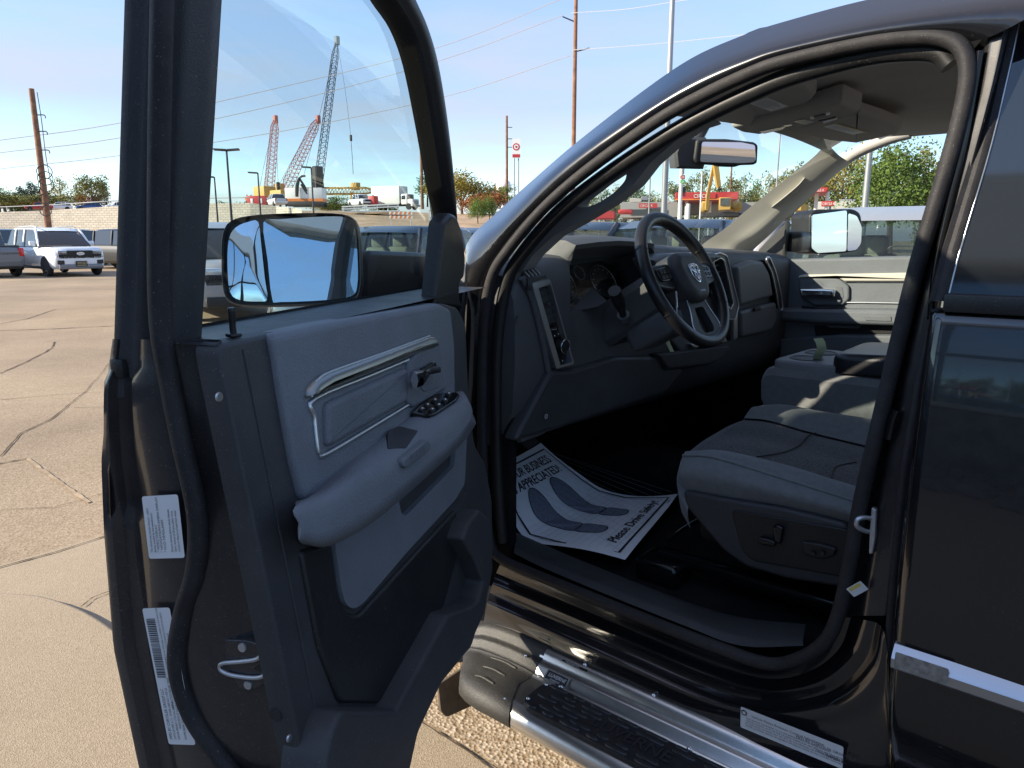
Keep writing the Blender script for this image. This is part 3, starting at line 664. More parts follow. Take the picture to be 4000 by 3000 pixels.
# accent spear, silver line, insert
slab('accent_spear', rnd(drs([(676, 861), (677, 840), (690, 822), (720, 804), (930, 728), (944, 727), (953, 735), (953, 750), (905, 766), (884, 776)], .03), .006), fnD, .0, .030, M['spear'], DOOR, .012, 4)
ln = [(884, 777), (800, 812), (679, 863), (680, 900), (687, 965), (692, 980), (705, 981), (800, 925), (884, 874)]
tube('silver_line', [fnD(*dr(x, y, .018), .017) for x, y in ln], .0042, M['satin'], DOOR, n=4, seg=8)
tube('spear_edge_line', [fnD(*dr(x, y, .024), .022) for x, y in [(676, 858), (677, 838), (690, 820), (720, 802), (830, 763), (930, 726)]], .0022, M['satin'], DOOR, n=4, seg=8)
slab('door_insert', rnd(drs([(703, 872), (878, 793), (880, 868), (716, 964), (706, 962)], .022), .012), fnD, .0, .026, M['slate2'], DOOR, .009, 4)
slab('handle_bezel', rnd(drs([(884, 780), (905, 757), (953, 744), (960, 800), (966, 840), (895, 882), (882, 870)], .024), .01), fnD, .0, .024, M['slate2'], DOOR, .006)
slab('handle_recess', rnd(drs([(912, 770), (945, 758), (952, 800), (950, 835), (918, 848), (905, 830)], .026), .008), fnD, .02, .0255, M['slate2'], DOOR, .001)
hp = [dr(x, y, .05) for x, y in [(898, 822), (912, 818), (928, 810), (943, 800), (957, 790)]]
rows = []
for i, p in enumerate(hp):
    h = [.016, .015, .012, .010, .009][i]; k = [.052, .052, .045, .04, .034][i]
    rows.append([DW(p.x, WB(p.y)+k-.006, p.y-h), DW(p.x, WB(p.y)+k, p.y-h*.8), DW(p.x, WB(p.y)+k+.003, p.y), DW(p.x, WB(p.y)+k, p.y+h*.8), DW(p.x, WB(p.y)+k-.006, p.y+h), DW(p.x, WB(p.y)+k-.012, p.y)])
loft('inner_handle', rows, M['chrome'], DOOR, closed_v=True, caps=True, smooth=35)
box('handle_stem', (-.02, -.02, -.006), (.02, .02, .006), M['black'], DOOR, .003, 2, lambda v: DW(hp[3].x, WB(hp[3].y)+.03, hp[3].y)+v)
# armrest
st = [((654, 1076), (634, 1102), (642, 1174)), ((690, 1050), (690, 1086), (700, 1178)), ((745, 1000), (770, 1042), (790, 1130)), ((800, 962), (845, 998), (868, 1066)), ((860, 915), (915, 950), (940, 1002)), ((930, 870), (975, 903), (987, 958)), ((985, 846), (1012, 866), (1014, 916))]
A0, A1, A2, A3, A4 = [], [], [], [], []
for b_, f_, l_ in st:
    pb, pf, pl = dr(*b_, .010), dr(*f_, .062), dr(*l_, .058)
    pu = dr(l_[0]+16, l_[1]-6, .0); A0.append(DW(pb.x, WB(pb.y)-.0, pb.y-.004)); A1.append(DW(pb.x, WB(pb.y)+.022, pb.y+.002))
    A2.append(DW(pf.x, WB(pf.y)+.062, pf.y)); A3.append(DW(pl.x, WB(pl.y)+.062, pl.y+.004)); A4.append(DW(pu.x, WB(pu.y)-.002, pu.y-.006))
mid = [(a+b)*.5+Vector((0, 0, .004)) for a, b in zip(A1, A2)]; mid2 = [(a+b)*.5+DN*.006 for a, b in zip(A2, A3)]
def endc(c): # pull a rounded end
    return [c[0]*2-c[1]]+c
cur = [cat_rom(c, 5) for c in (A0, A1, mid, A2, mid2, A3, A4)]
rows = across(cur, 3)
def capround(rows):
    out = []
    r0 = rows[0]; c = sum(r0, Vector())/len(r0); d = (sum(rows[0], Vector())-sum(rows[2], Vector())).normalized()
    for s_, k in ((.6, .006), (.88, .004), (.97, .0015)): out.append([c+(v-c)*s_+d*k for v in r0])
    r1 = rows[-1]; c1_ = sum(r1, Vector())/len(r1); d1 = (sum(rows[-1], Vector())-sum(rows[-3], Vector())).normalized(); tail = []
    for s_, k in ((.95, .002), (.82, .005), (.45, .007)): tail.append([c1_+(v-c1_)*s_+d1*k for v in r1])
    return out+rows+tail
loft('armrest', capround(rows), M['slate'], DOOR, closed_v=True, caps=True, smooth=60)
# switch panel lying on the armrest top
def armtop(x, y, k): # ray onto armrest top plane
    n = ((mid[5]-mid[3]).cross(A2[4]-A1[4])).normalized()
    p0 = (A1[5]+A2[5]+A1[4]+A2[4])*.25
    if n.z < 0: n = -n
    return onP(x, y, p0+n*k, n), n
p_, nT = armtop(940, 875, 0); ax_ = (mid[6]-mid[3]).normalized(); ay_ = nT.cross(ax_)
def fnA(a, b, t): return p_+ax_*a+ay_*b+nT*t
def toA(x, y): q = armtop(x, y, .006)[0]-p_; return Vector((q.dot(ax_), q.dot(ay_)))
swp = rnd([toA(x, y) for x, y in [(887, 893), (915, 868), (945, 852), (985, 849), (993, 856), (985, 868), (940, 897), (925, 902)]], .008)
slab('switch_panel', swp, fnA, -.01, .010, M['gloss'], DOOR, .003)
for i, (x, y) in enumerate([(966, 857), (936, 871), (958, 871), (920, 882), (944, 882), (908, 891), (930, 892)]):
    c = toA(x, y); wd, hh_ = (.016, .009)
    slab('window_switch', rnd([c+Vector((-wd/2, -hh_/2)), c+Vector((wd/2, -hh_/2)), c+Vector((wd/2, hh_/2)), c+Vector((-wd/2, hh_/2))], .002), fnA, .006, .0155, M['black'], DOOR, .002)
    printed('switch_mark', .006, .003, (lambda c: lambda a, b, t: fnA(c.x-.003+a, c.y-.0015+b, .0158+t))(c), [], [M['white']], DOOR, corner=.001)
# pull cup
cup = [(838, 930), (862, 918), (905, 928), (878, 966), (838, 968)]
slab('pull_cup', rnd([toA(x, y) for x, y in cup], .006), fnA, -.004, .0035, M['black'], DOOR, .001)
# embossed badge on the armrest face
bp_ = [dr(x, y, .075) for x, y in [(872, 993), (925, 950), (933, 958), (931, 972), (880, 1012), (873, 1008)]]
fnB = lambda a, b, t: DW(a, WB(b)+.062+t, b)
slab('armrest_badge', rnd(bp_, .006), fnB, .0, .0125, M['slate2'], DOOR, .003)
cc = sum(bp_, Vector((0, 0)))/len(bp_); ang = math.atan2(bp_[1].y-bp_[0].y, bp_[0].x-bp_[1].x)
tv, tf = textgeo('RAM', .026); mxx = max(v.x for v in tv)
V_ = []
for v in tv:
    a = (v.x-mxx/2)*1.15; b = v.y-.009; V_.append(fnB(cc.x-(a*math.cos(ang)-b*math.sin(ang)), cc.y+a*math.sin(ang)+b*math.cos(ang), .0135))
mk('badge_lettering', V_, tf, M['slate'], DOOR, 0)
# lower grey panel with its pocket opening
def slab_hole(name, poly, hole, fn, t0, t1, m, parent, depth=.05, mh=None):
    a = [Vector((p.x, p.y, 0)) for p in poly]; h = [Vector((p.x, p.y, 0)) for p in hole]
    tris = mathutils.geometry.tessellate_polygon([a, h]); pts = a+h; V, F, FM = [fn(p.x, p.y, t1) for p in pts], [tuple(t) for t in tris], []
    FM = [0]*len(F); na, nh = len(a), len(h)
    b = len(V); V += [fn(p.x, p.y, t0) for p in a]
    for i in range(na): j = (i+1) % na; F.append((i, j, b+j, b+i)); FM.append(0)
    b = len(V); V += [fn(p.x, p.y, t1-depth) for p in h]
    for i in range(nh): j = (i+1) % nh; F.append((na+i, na+j, b+j, b+i)); FM.append(0)
    F.append(tuple(range(b, b+nh))); FM.append(1)
    return mk(name, V, F, None, parent, 30, mats=[m, mh or M['black']], fm=FM)
lowp = rnd(drs([(722, 1160), (800, 1110), (880, 1040), (985, 945), (1010, 915), (1004, 1045), (985, 1078), (880, 1192), (785, 1303), (766, 1316), (748, 1308), (738, 1275)], .014), .012)
hole = rnd(drs([(857, 1049), (925, 1000), (986, 948), (981, 1008), (876, 1115), (866, 1108)], .014), .008)
slab_hole('trim_lower', lowp, hole, fnD, 0, .014, M['slate'], DOOR, .055)
# map pocket lip
lipv = [(1000, 1165), (1030, 1215), (1046, 1258), (1036, 1296), (1020, 1310), (968, 1328), (930, 1400), (882, 1490), (858, 1537), (737, 1537), (718, 1580), (705, 1640), (700, 1720), (880, 1700), (905, 1585), (955, 1478), (1012, 1408), (1046, 1330), (1066, 1230), (1060, 1120), (1035, 1100), (1012, 1130)]
slab('map_pocket', rnd(drs(lipv, .045), .009), fnD, -.02, .045, M['dark'], DOOR, .007, 3)
slab('door_speaker_panel', rnd(drs([(650, 1190), (718, 1172), (732, 1280), (748, 1322), (775, 1330), (880, 1215), (985, 1100), (1000, 1165), (960, 1310), (905, 1400), (855, 1520), (735, 1520), (690, 1400)], .010), .012), fnD, -.01, .010, M['black'], DOOR, .006)  # black slab standing in for the dark recess above the pocket
# latch hardware
def fnL(a, b, t): return DW(ULATCH+t, a, b)
def dlp(pts): return [Vector(dl(x, y)) for x, y in pts]
seal2 = [(352, -60), (346, 200), (342, 500), (346, 700), (362, 830), (388, 960), (420, 1110), (418, 1230), (390, 1330), (378, 1440), (410, 1550), (485, 1659), (560, 1760)]
tube('door_edge_seal', [DW(ULATCH+.0 if z > 1.46 else ULATCH-.004, max(w, WF(z)+.03) if z > 1.44 else w, z) for w, z in dlp(seal2)], .0125, M['rubber'], DOOR, n=5, seg=12)
lt = [(572, 1462), (545, 1476), (495, 1472), (468, 1463), (460, 1452), (468, 1444), (505, 1441), (540, 1436), (556, 1424), (566, 1418)]
slab('latch_plate', rnd(dlp([(448, 1395), (520, 1398), (570, 1420), (578, 1470), (540, 1505), (500, 1505)]), .008), fnL, -.03, -.016, M['jamb'], DOOR, .002)
tube('door_latch', [fnL(w, z, -.013) for w, z in dlp(lt)], .0030, M['steel'], DOOR, n=4, seg=8)
slab('latch_claw', rnd(dlp([(530, 1455), (548, 1440), (566, 1450), (556, 1468)]), .003), fnL, -.03, -.012, M['black'], DOOR, .002)
slab('latch_tab', rnd(dlp([(546, 1432), (566, 1416), (570, 1446)]), .002), fnL, -.02, -.011, M['steel'], DOOR, .001)
for x, y in [(449, 1408), (508, 1412), (521, 1494)]:
    w_, z_ = dl(x, y); disc('latch_bolt', fnL(w_, z_, -.017), DU, .0062, .004, M['steel'], DOOR, 14)
w_, z_ = dl(590, 1550); tube('overslam_bumper', [fnL(w_, z_, -.03), fnL(w_, z_, -.004)], .009, M['rubber'], DOOR, n=0, seg=14)
def doorlabel(name, TL, TR_, BR, BL, items_fn):
    q = [DW(ULATCH+.0035-.006, *dl(*c)) for c in (TL, TR_, BR, BL)]
    ux = q[1]-q[2]; uy = q[3]-q[2]; Lx, Ly = ux.length, uy.length; ux.normalize(); uy.normalize()
    return printed(name, Lx, Ly, pfn(q[2]+DU*.004, ux, uy), items_fn(Lx, Ly), [M['white'], M['ink']], DOOR, corner=.004)
def it1(Lx, Ly):
    t = ['This vehicle may include mercury - added', 'devices installed by the manufacturer:', '* VIDEO DISPLAY', '* NAVIGATION/CAMERA DISPLAY', '* H.I.D. HEADLAMPS', '', 'Remove devices before vehicle disposal.', 'Upon removal of devices please reuse,', 'recycle or dispose as hazardous waste.']
    return [('text', s, Lx*.1, Ly*(.86-.095*i), Ly*.088, 1, .72 if i in (0, 1, 6, 7, 8) else 1.0) for i, s in enumerate(t) if s]
doorlabel('mercury_label', (308, 1063), (386, 1067), (401, 1204), (324, 1206), it1)
def it2(Lx, Ly):
    it = []; x = Lx*.50; r = random.Random(3)
    while x < Lx*.93:
        wd = r.choice([.0008, .0012, .0018]); it.append(('poly', [(x, Ly*.60), (x+wd, Ly*.60), (x+wd, Ly*.92), (x, Ly*.92)], 1)); x += wd+r.choice([.0008, .0012])
    it += [('text', 'MFD BY CHRYSLER GROUP LLC', Lx*.04, Ly*.80, Ly*.15, 1, .8), ('text', 'DATE OF MFR: 4-13   GVWR: 5300 KG 11700 LB', Lx*.04, Ly*.66, Ly*.11, 1, .75), ('text', 'GAWR FRONT: 2722 KG 6000 LB', Lx*.04, Ly*.52, Ly*.11, 1, .8), ('text', 'WITH LT275/70R18E TIRES', Lx*.27, Ly*.52, Ly*.11, 1, .8),
           ('text', '18X8.0 RIMS AT 415 KPA 60 PSI COLD', Lx*.12, Ly*.40, Ly*.10, 1, .8), ('text', 'GAWR REAR: 3176 KG 7000 LB', Lx*.04, Ly*.27, Ly*.11, 1, .8), ('text', 'LT275/70R18E 550 KPA 80 PSI', Lx*.29, Ly*.24, Ly*.10, 1, .8),
           ('text', 'THIS VEHICLE CONFORMS TO ALL APPLICABLE U.S.A. FEDERAL MOTOR VEHICLE SAFETY', Lx*.50, Ly*.46, Ly*.085, 1, .68), ('text', 'STANDARDS IN EFFECT ON THE DATE OF MANUFACTURE SHOWN ABOVE', Lx*.50, Ly*.34, Ly*.085, 1, .72), ('text', 'VIN: 3C63R3DL1DG530492 TYPE: TRUCK', Lx*.5, Ly*.21, Ly*.10, 1, .8), ('text', 'VEHICLE MADE IN MEXICO   PAINT: PX8', Lx*.5, Ly*.08, Ly*.10, 1, .8)]
    return it
doorlabel('certification_label', (312, 1308), (368, 1311), (424, 1608), (366, 1606), it2)
w_, z_ = dl(247, 795); box('belt_end_cap', (-.012, -.010, -.012), (.004, .010, .012), M['black'], DOOR, .003, 2, lambda v: DW(ULATCH+v.x, w_+v.y+.006, z_+v.z))
# tow mirror
MC = DW(.325, -.30, 1.545); a_ = RAD(136); e_ = RAD(9)
MN = Vector((math.cos(a_)*math.cos(e_), math.sin(a_)*math.cos(e_), math.sin(e_))); MX = Vector((0, 0, 1)).cross(MN).normalized(); MY = MN.cross(MX)
def onM(x, y): q = onP(x, y, MC, MN)-MC; return Vector((q.dot(MX), q.dot(MY)))
def fnM(a, b, t): return MC+MX*a+MY*b+MN*t
hous = [(497, 477), (540, 465), (620, 460), (720, 460), (762, 470), (777, 500), (782, 580), (780, 625), (765, 650), (700, 658), (560, 662), (505, 657), (482, 632), (477, 560), (480, 505)]
hp_ = [Vector((v.x, v.y)) for v in cat_rom([onM(*p) for p in hous], 3, True)]
rows = []
for s_, t in ((.45, -.115), (.8, -.10), (.96, -.07), (1.0, -.03), (1.0, -.004), (.985, .003), (.965, .0), (.955, -.012)):
    c = sum(hp_, Vector((0, 0)))/len(hp_); rows.append([fnM(*(c+(p-c)*s_), t) for p in hp_])
rows.append([fnM(*(c), -.012)]*len(hp_))
loft('mirror_housing', rows, M['black'], DOOR, closed_v=True, smooth=50)
def domed(name, pts, dome, t0, m, tilt=(0, 0)):
    P = [Vector((v.x, v.y)) for v in cat_rom([onM(*p) for p in pts], 3, True)]; c = sum(P, Vector((0, 0)))/len(P); rows = []
    for s_ in (1, .85, .7, .55, .4, .25, .1):
        rows.append([fnM(*(c+(p-c)*s_), t0+dome*(1-s_*s_)+(p-c).x*s_*tilt[0]+(p-c).y*s_*tilt[1]) for p in P])
    o = loft(name, rows+[[fnM(c.x, c.y, t0+dome)]*len(P)], m, DOOR, closed_v=True, smooth=80); return o
domed('spotter_mirror', [(493, 515), (508, 490), (535, 478), (556, 478), (562, 520), (571, 600), (577, 645), (560, 651), (518, 648), (496, 630), (490, 570)], .006, -.005, M['mirror'], (0, -.02))
domed('main_mirror', [(568, 480), (600, 473), (700, 467), (745, 469), (766, 488), (772, 560), (771, 618), (757, 640), (700, 648), (605, 652), (587, 645), (577, 560)], .0008, -.005, M['mirror'])
arm = [(790, 560), (800, 541), (905, 545), (935, 548), (935, 650), (905, 656), (790, 655)]
fnAm = lambda a, b, t: DW(a, t, b)
slab('mirror_arm', rnd([Vector(dplane(x, y, -.17)) for x, y in arm], .02), fnAm, -.30, -.17, M['black'], DOOR, .012, 4)

# ------------------------------------------------------------------ interior
def vec2(p): return Vector((p[0], p[1]))
def XD(Y): return 1.25+.063*(Y+.1)
def onDash(x, y, k=0.):
    q = onP(x, y, (1.25-k, -.1, 0), Vector((1, -.063, 0))); return Vector((q.y, q.z))
def fnH(a, b, t): return Vector((XD(a)-t, a, b))
def das(pts, k=0.): return [onDash(x, y, k) for x, y in pts]
def zt(Y): return interp([(-1.9, 1.52), (-1.75, 1.538), (-1.4, 1.552), (-1.0, 1.565), (-.76, 1.585), (-.33, 1.553), (-.2, 1.53), (-.13, 1.512), (-.10, 1.50), (-.085, 1.46)], Y)
def sec_n(Y):
    z = zt(Y); return [(.62, 1.47), (.32, z), (.12, z), (.04, z-.008), (.014, z-.02), (.004, z-.04), (.001, z-.07), (0, z-.11), (0, 1.385), (0, 1.37), (0, 1.25), (.01, 1.12), (.06, 1.03), (.2, .96)]
def sec_c(Y):
    h = .012*math.sin(math.pi*(Y+.33)/(-.43)); return [(.62, 1.47), (.3, 1.585+h), (.12, 1.592+h), (.03, 1.587+h), (-.006, 1.574+h), (.0, 1.560+h), (.03, 1.549+h), (.12, 1.53), (.14, 1.40), (.02, 1.382), (0, 1.25), (.01, 1.12), (.06, 1.03), (.2, .96)]
rows = []
for Y, f in [(-.088, sec_n), (-.10, sec_n), (-.13, sec_n), (-.2, sec_n), (-.30, sec_n), (-.322, sec_n), (-.336, sec_c), (-.38, sec_c), (-.45, sec_c), (-.55, sec_c), (-.65, sec_c), (-.72, sec_c), (-.745, sec_c), (-.765, sec_n), (-.9, sec_n), (-1.1, sec_n), (-1.3, sec_n), (-1.5, sec_n), (-1.7, sec_n), (-1.82, sec_n), (-1.86, sec_n)]:
    rows.append([Vector((XD(Y)+dx, Y, z)) for dx, z in f(Y)])
DASH = loft('dashboard', rows, M['dash'], TR, caps=True, smooth=45)
# end cap ridge beside the driver vent
tube('dash_end_ridge', [onP(x, y, (1.25-.004, -.1, 0), Vector((1, -.063, 0))) for x, y in [(1128, 600), (1150, 650), (1172, 740), (1188, 830), (1190, 880), (1178, 925), (1120, 950)]], .010, M['dash'], DASH, n=5, seg=8)
slab('knee_panel', rnd(das([(1192, 800), (1235, 800), (1330, 770), (1420, 770), (1480, 800), (1440, 850), (1330, 885), (1200, 930), (1110, 955)], .02), .02), fnH, -.02, .02, M['dark'], DASH, .012)
# driver vent
bz = rnd(das([(1148, 612), (1187, 603), (1240, 786), (1201, 797)], .02), .008); c_ = sum(bz, Vector((0, 0)))/len(bz)
bi = rnd(das([(1157, 622), (1183, 614), (1230, 781), (1205, 789)], .012), .004)
slab_hole('vent_bezel', bz, bi, fnH, -.01, .022, M['satin'], DASH, .03)
rows = [(1160, 628, 1186, 620), (1164, 642, 1190, 633), (1168, 656, 1194, 646), (1172, 668, 1197, 659), (1175, 681, 1201, 672), (1179, 694, 1204, 684)]
for a, b, c, d in rows:
    q1, q2 = onDash(a, b, .008), onDash(c, d, .008)
    rw = [fnH(q1.x, q1.y, .010), fnH(q2.x, q2.y, .010), fnH(q2.x, q2.y-.004, -.004), fnH(q1.x, q1.y-.004, -.004)]
    mk('vent_slat', rw+[v+Vector((0, 0, -.003)) for v in rw], [(0, 1, 2, 3), (7, 6, 5, 4), (0, 4, 5, 1), (1, 5, 6, 2)], M['dark'], DASH, 0)
q = onDash(1184, 657, .012); box('vent_slider', (-.004, -.009, -.004), (.004, .009, .004), M['dark'], DASH, .002, 2, lambda v: fnH(q.x, q.y, .014)+v)
slab('switch_plate', rnd(das([(1182, 702), (1207, 694), (1230, 780), (1205, 788)], .006), .003), fnH, -.006, .006, M['gloss'], DASH, .002)
q = onDash(1218, 748, .02)
disc('headlight_knob', fnH(q.x, q.y, .004), (-1, .0, 0), .021, .024, M['black'], DASH, 28)
tube('knob_ring', [fnH(q.x+.0195*math.cos(a*math.pi/8), q.y+.0195*math.sin(a*math.pi/8), .026) for a in range(16)], .0022, M['chrome'], DASH, closed=True, n=2, seg=6)
q = onDash(1197, 713, .008); printed('dimmer_wheel', .026, .008, (lambda q: lambda a, b, t: fnH(q.x-a+.012, q.y+b, .0068+t))(q), [('poly', [(.002, .001), (.024, .001), (.024, .002), (.002, .002)], 1)], [M['black'], M['white']], DASH, corner=.001)
for x, y in [(1190, 729), (1198, 727), (1206, 723), (1213, 722), (1207, 783), (1215, 781)]:
    q = onDash(x, y, .008); printed('switch_symbol', .004, .004, (lambda q: lambda a, b, t: fnH(q.x-a, q.y+b, .0068+t))(q), [], [M['white']], DASH, corner=.001)
# defroster vent on the dash corner
dv = [(1126, 590), (1164, 578), (1180, 594), (1140, 604)]
dvp = [onP(x, y, (1.262, -.17, 1.506), Vector((-.55, .0, .84)).normalized()) for x, y in dv]
mk('defroster_vent', dvp+[v-Vector((0, 0, .03)) for v in dvp], [(0, 1, 2, 3), (4, 5, 6, 7)]+[(i, (i+1) % 4, 4+(i+1) % 4, 4+i) for i in range(4)], M['black'], DASH, 0)
for k in range(4):
    a = dvp[0].lerp(dvp[1], (k+.7)/5.2); b = dvp[3].lerp(dvp[2], (k+.7)/5.2); u_ = Vector((0, 0, .002)); t_ = (dvp[1]-dvp[0]).normalized()*.0016
    mk('vent_slat', [a.lerp(b, .12)+u_, a.lerp(b, .12)+u_+t_, a.lerp(b, .9)+u_+t_, a.lerp(b, .9)+u_, a.lerp(b, .12)+u_*3, a.lerp(b, .12)+u_*3+t_, a.lerp(b, .9)+u_*3+t_, a.lerp(b, .9)+u_*3], [(4, 5, 6, 7), (0, 1, 5, 4), (1, 2, 6, 5), (2, 3, 7, 6), (3, 0, 4, 7)], M['sunlit_beige'], DASH, 0)  # slats made pale as though struck by the sun
# instrument cluster
CN = Vector((-.86, .10, .50)).normalized(); CP = Vector((1.315, -.5, 1.455)); CX = CN.cross(Vector((0, 0, 1))).normalized(); CX = -CX if CX.y > 0 else CX; CY = CX.cross(CN); CY = CY if CY.z > 0 else -CY
def fnC(a, b, t): return CP+CX*a+CY*b+CN*t
slab('instrument_cluster', rnd([(-.19, -.075), (.19, -.075), (.21, .05), (.12, .085), (-.12, .085), (-.21, .05)], .03), fnC, -.02, 0, M['gloss'], DASH, .004)
for gx, gy, gr in [(-.10, .0, .058), (.10, .0, .058), (-.165, .03, .026), (.0, .035, .024), (-.165, -.03, .026)]:
    tube('gauge_ring', [fnC(gx+gr*math.cos(a*math.pi/10), gy+gr*math.sin(a*math.pi/10), .003) for a in range(20)], .0018, M['satin'], DASH, closed=True, n=1, seg=6)
    it = []
    for k in range(11):
        a = RAD(220-26*k); r0, r1 = gr*.72, gr*.86
        it.append(('strip', [(gr+r0*math.cos(a), gr+r0*math.sin(a)), (gr+r1*math.cos(a), gr+r1*math.sin(a))], gr*.05, 1))
    printed('gauge_face', 2*gr, 2*gr, (lambda gx, gy, gr: lambda a, b, t: fnC(gx-gr+a, gy-gr+b, .002+t))(gx, gy, gr), it, [M['black'], M['white']], DASH, outline=[(gr+gr*.97*math.cos(a*math.pi/12), gr+gr*.97*math.sin(a*math.pi/12)) for a in range(24)])
slab('cluster_lens', rnd([(-.20, -.085), (.20, -.085), (.215, .05), (.12, .09), (-.12, .09), (-.215, .05)], .03), fnC, .012, .014, glassmat('cluster_window', (.9, .9, .9), 1.6, 1.6), DASH, .001)
SHN = Vector((-.22, .36, .90)).normalized()
shp = [onP(x, y, (1.30, -.42, 1.405), SHN) for x, y in [(1213, 613), (1240, 616), (1285, 624), (1310, 650), (1292, 661), (1232, 672)]]
mk('cluster_sky_reflector', shp+[v-SHN*.004 for v in shp], [tuple(range(6)), tuple(reversed(range(6, 12)))]+[(i, (i+1) % 6, 6+(i+1) % 6, 6+i) for i in range(6)], mat('lens_glare_metal', (.42, .44, .47), .02, .75), DASH, 0)  # added mirrored sheet tilted to catch sky as the lens's bright reflection
# column
SWP = Vector((1.009, -.58, 1.475)); SU = Vector((.48, 0, .877)).normalized(); SR = Vector((0, -1, 0)); SN = SR.cross(SU)
if SN.x > 0: SN = -SN
def fnW(a, b, t): return SWP+SR*a+SU*b+SN*t
COLM = loft('steering_column', [[fnW(a*s_, b*s_-dz, t) for a, b in [(-.05, -.06), (.05, -.06), (.068, -.045), (.07, .03), (.05, .055), (-.05, .055), (-.07, .03), (-.068, -.045)]] for t, s_, dz in [(-.035, .85, 0), (-.045, 1.0, 0), (-.12, 1.1, .005), (-.20, 1.15, .012), (-.30, 1.1, .02)]], M['dash'], TR, closed_v=True, caps=True, smooth=35)
box('column_shroud_lower', (-.075, -.14, -.22), (.075, -.06, -.06), M['dash2'], COLM, .02, 3, lambda v: fnW(v.x, v.y, v.z))
p1 = onY(1347, 683, -.47); p2 = onY(1338, 655, -.42); p3 = onY(1327, 628, -.37)
tube('turn_stalk', [p1, p1.lerp(p2, .5), p2, p3], [.011, .011, .012, .012, .017, .019, .019, .0185], M['black'], COLM, n=4, seg=14)
tube('stalk_collar', [p1+(p1-p2)*.2, p1+(p2-p1)*.12], .019, M['dash2'], COLM, n=0, seg=14)
p4 = fnW(.085, .045, -.06); tube('shift_lever', [fnW(.06, .03, -.09), fnW(.12, .05, -.07), fnW(.165, .075, -.045)], [.010, .010, .012, .015, .015], M['dark'], COLM, n=3, seg=12)
# wheel
circ = [fnW(.196*math.sin(a*math.pi/18), .200*math.cos(a*math.pi/18), 0) for a in range(36)]
SWH = tube('steering_wheel', circ, .0184, M['leather'], TR, closed=True, n=2, seg=14, flat=1.12)
for a in (62, 118, 242, 298):
    d = Vector((math.sin(RAD(a)), math.cos(RAD(a)))); cpt = fnW(d.x*.196, d.y*.2, 0); rd_ = SR*d.x+SU*d.y
    tube('rim_seam', [cpt+(rd_*math.cos(k*math.pi/6)*.0208+SN*math.sin(k*math.pi/6)*.0190) for k in range(12)], .0011, M['black'], SWH, closed=True, n=1, seg=6)
slab('airbag_cover', rnd([(-.088, .035), (-.055, .075), (.055, .075), (.088, .035), (.078, -.03), (.045, -.082), (-.045, -.082), (-.078, -.03)], .025, 5), fnW, -.035, .042, M['dark'], SWH, .026, 5)
slab('spoke', rnd([(-.19, .045), (-.07, .05), (-.06, -.02), (-.10, -.035), (-.185, -.02)], .014), fnW, -.022, .010, M['black'], SWH, .008)
slab('spoke', rnd([(.19, .045), (.07, .05), (.06, -.02), (.10, -.035), (.185, -.02)], .014), fnW, -.022, .010, M['black'], SWH, .008)
slab('switch_pad', rnd([(-.168, .03), (-.10, .038), (-.095, -.006), (-.16, -.008)], .01), fnW, .005, .016, M['gloss'], SWH, .003)
slab('switch_pad', rnd([(.168, .03), (.10, .038), (.095, -.006), (.16, -.008)], .01), fnW, .005, .016, M['gloss'], SWH, .003)
for sgn in (-1, 1):
    for k in range(3):
        for j in range(2):
            a, b = sgn*(.108+.02*k), .006+.017*j-.001*k
            slab('wheel_button', rnd([(a-.008, b-.006), (a+.008, b-.006), (a+.008, b+.006), (a-.008, b+.006)], .002), fnW, .012, .0185, M['black'], SWH, .0015)
lo = rnd([(-.052, -.05), (.052, -.05), (.06, -.10), (.085, -.165), (.045, -.192), (-.045, -.192), (-.085, -.165), (-.06, -.10)], .012)
loh = rnd([(-.028, -.095), (.028, -.095), (.042, -.16), (.028, -.176), (-.028, -.176), (-.042, -.16)], .008)
slab_hole('lower_spoke', [vec2(p) for p in lo], [vec2(p) for p in loh], fnW, -.02, .008, M['dark'], SWH, .02)
tube('spoke_trim', [fnW(-.055, -.07, .0085), fnW(-.066, -.11, .0085), fnW(-.085, -.155, .008), fnW(-.06, -.180, .008)], .0016, M['satin'], SWH, n=4, seg=6)
tube('spoke_trim', [fnW(.055, -.07, .0085), fnW(.066, -.11, .0085), fnW(.085, -.155, .008), fnW(.06, -.180, .008)], .0016, M['satin'], SWH, n=4, seg=6)
tube('spoke_trim', [fnW(-.10, -.04, .011), fnW(-.125, -.09, .004), fnW(-.14, -.12, 0), fnW(-.12, -.148, .0)], .003, M['satin'], SWH, n=4, seg=6)
# shield emblem: frame, cross of four chrome fields, curled horns
sh = rnd([(-.026, .026), (0, .031), (.026, .026), (.024, -.008), (.012, -.026), (0, -.034), (-.012, -.026), (-.024, -.008)], .004)
slab('emblem_shield', sh, fnW, .038, .0445, M['chrome'], SWH, .002)
slab('emblem_field', inset(sh, .0035), fnW, .040, .0450, M['gloss'], SWH, .0006)
for sgn in (-1, 1):
    pts = [(sgn*.003, .012), (sgn*.010, .022), (sgn*.019, .018), (sgn*.020, .006), (sgn*.012, .002), (sgn*.009, .009)]
    tube('emblem_horn', [fnW(a, b, .0455) for a, b in pts], .0030, M['chrome'], SWH, n=4, seg=8)
    tube('emblem_cheek', [fnW(a, b, .0455) for a, b in [(sgn*.006, .0), (sgn*.013, -.006), (sgn*.010, -.016), (sgn*.005, -.022)]], .0028, M['chrome'], SWH, n=3, seg=8)
tube('emblem_nose', [fnW(a, b, .0458) for a, b in [(0, .024), (0, .008), (0, -.008), (0, -.028)]], .0028, M['chrome'], SWH, n=3, seg=8)
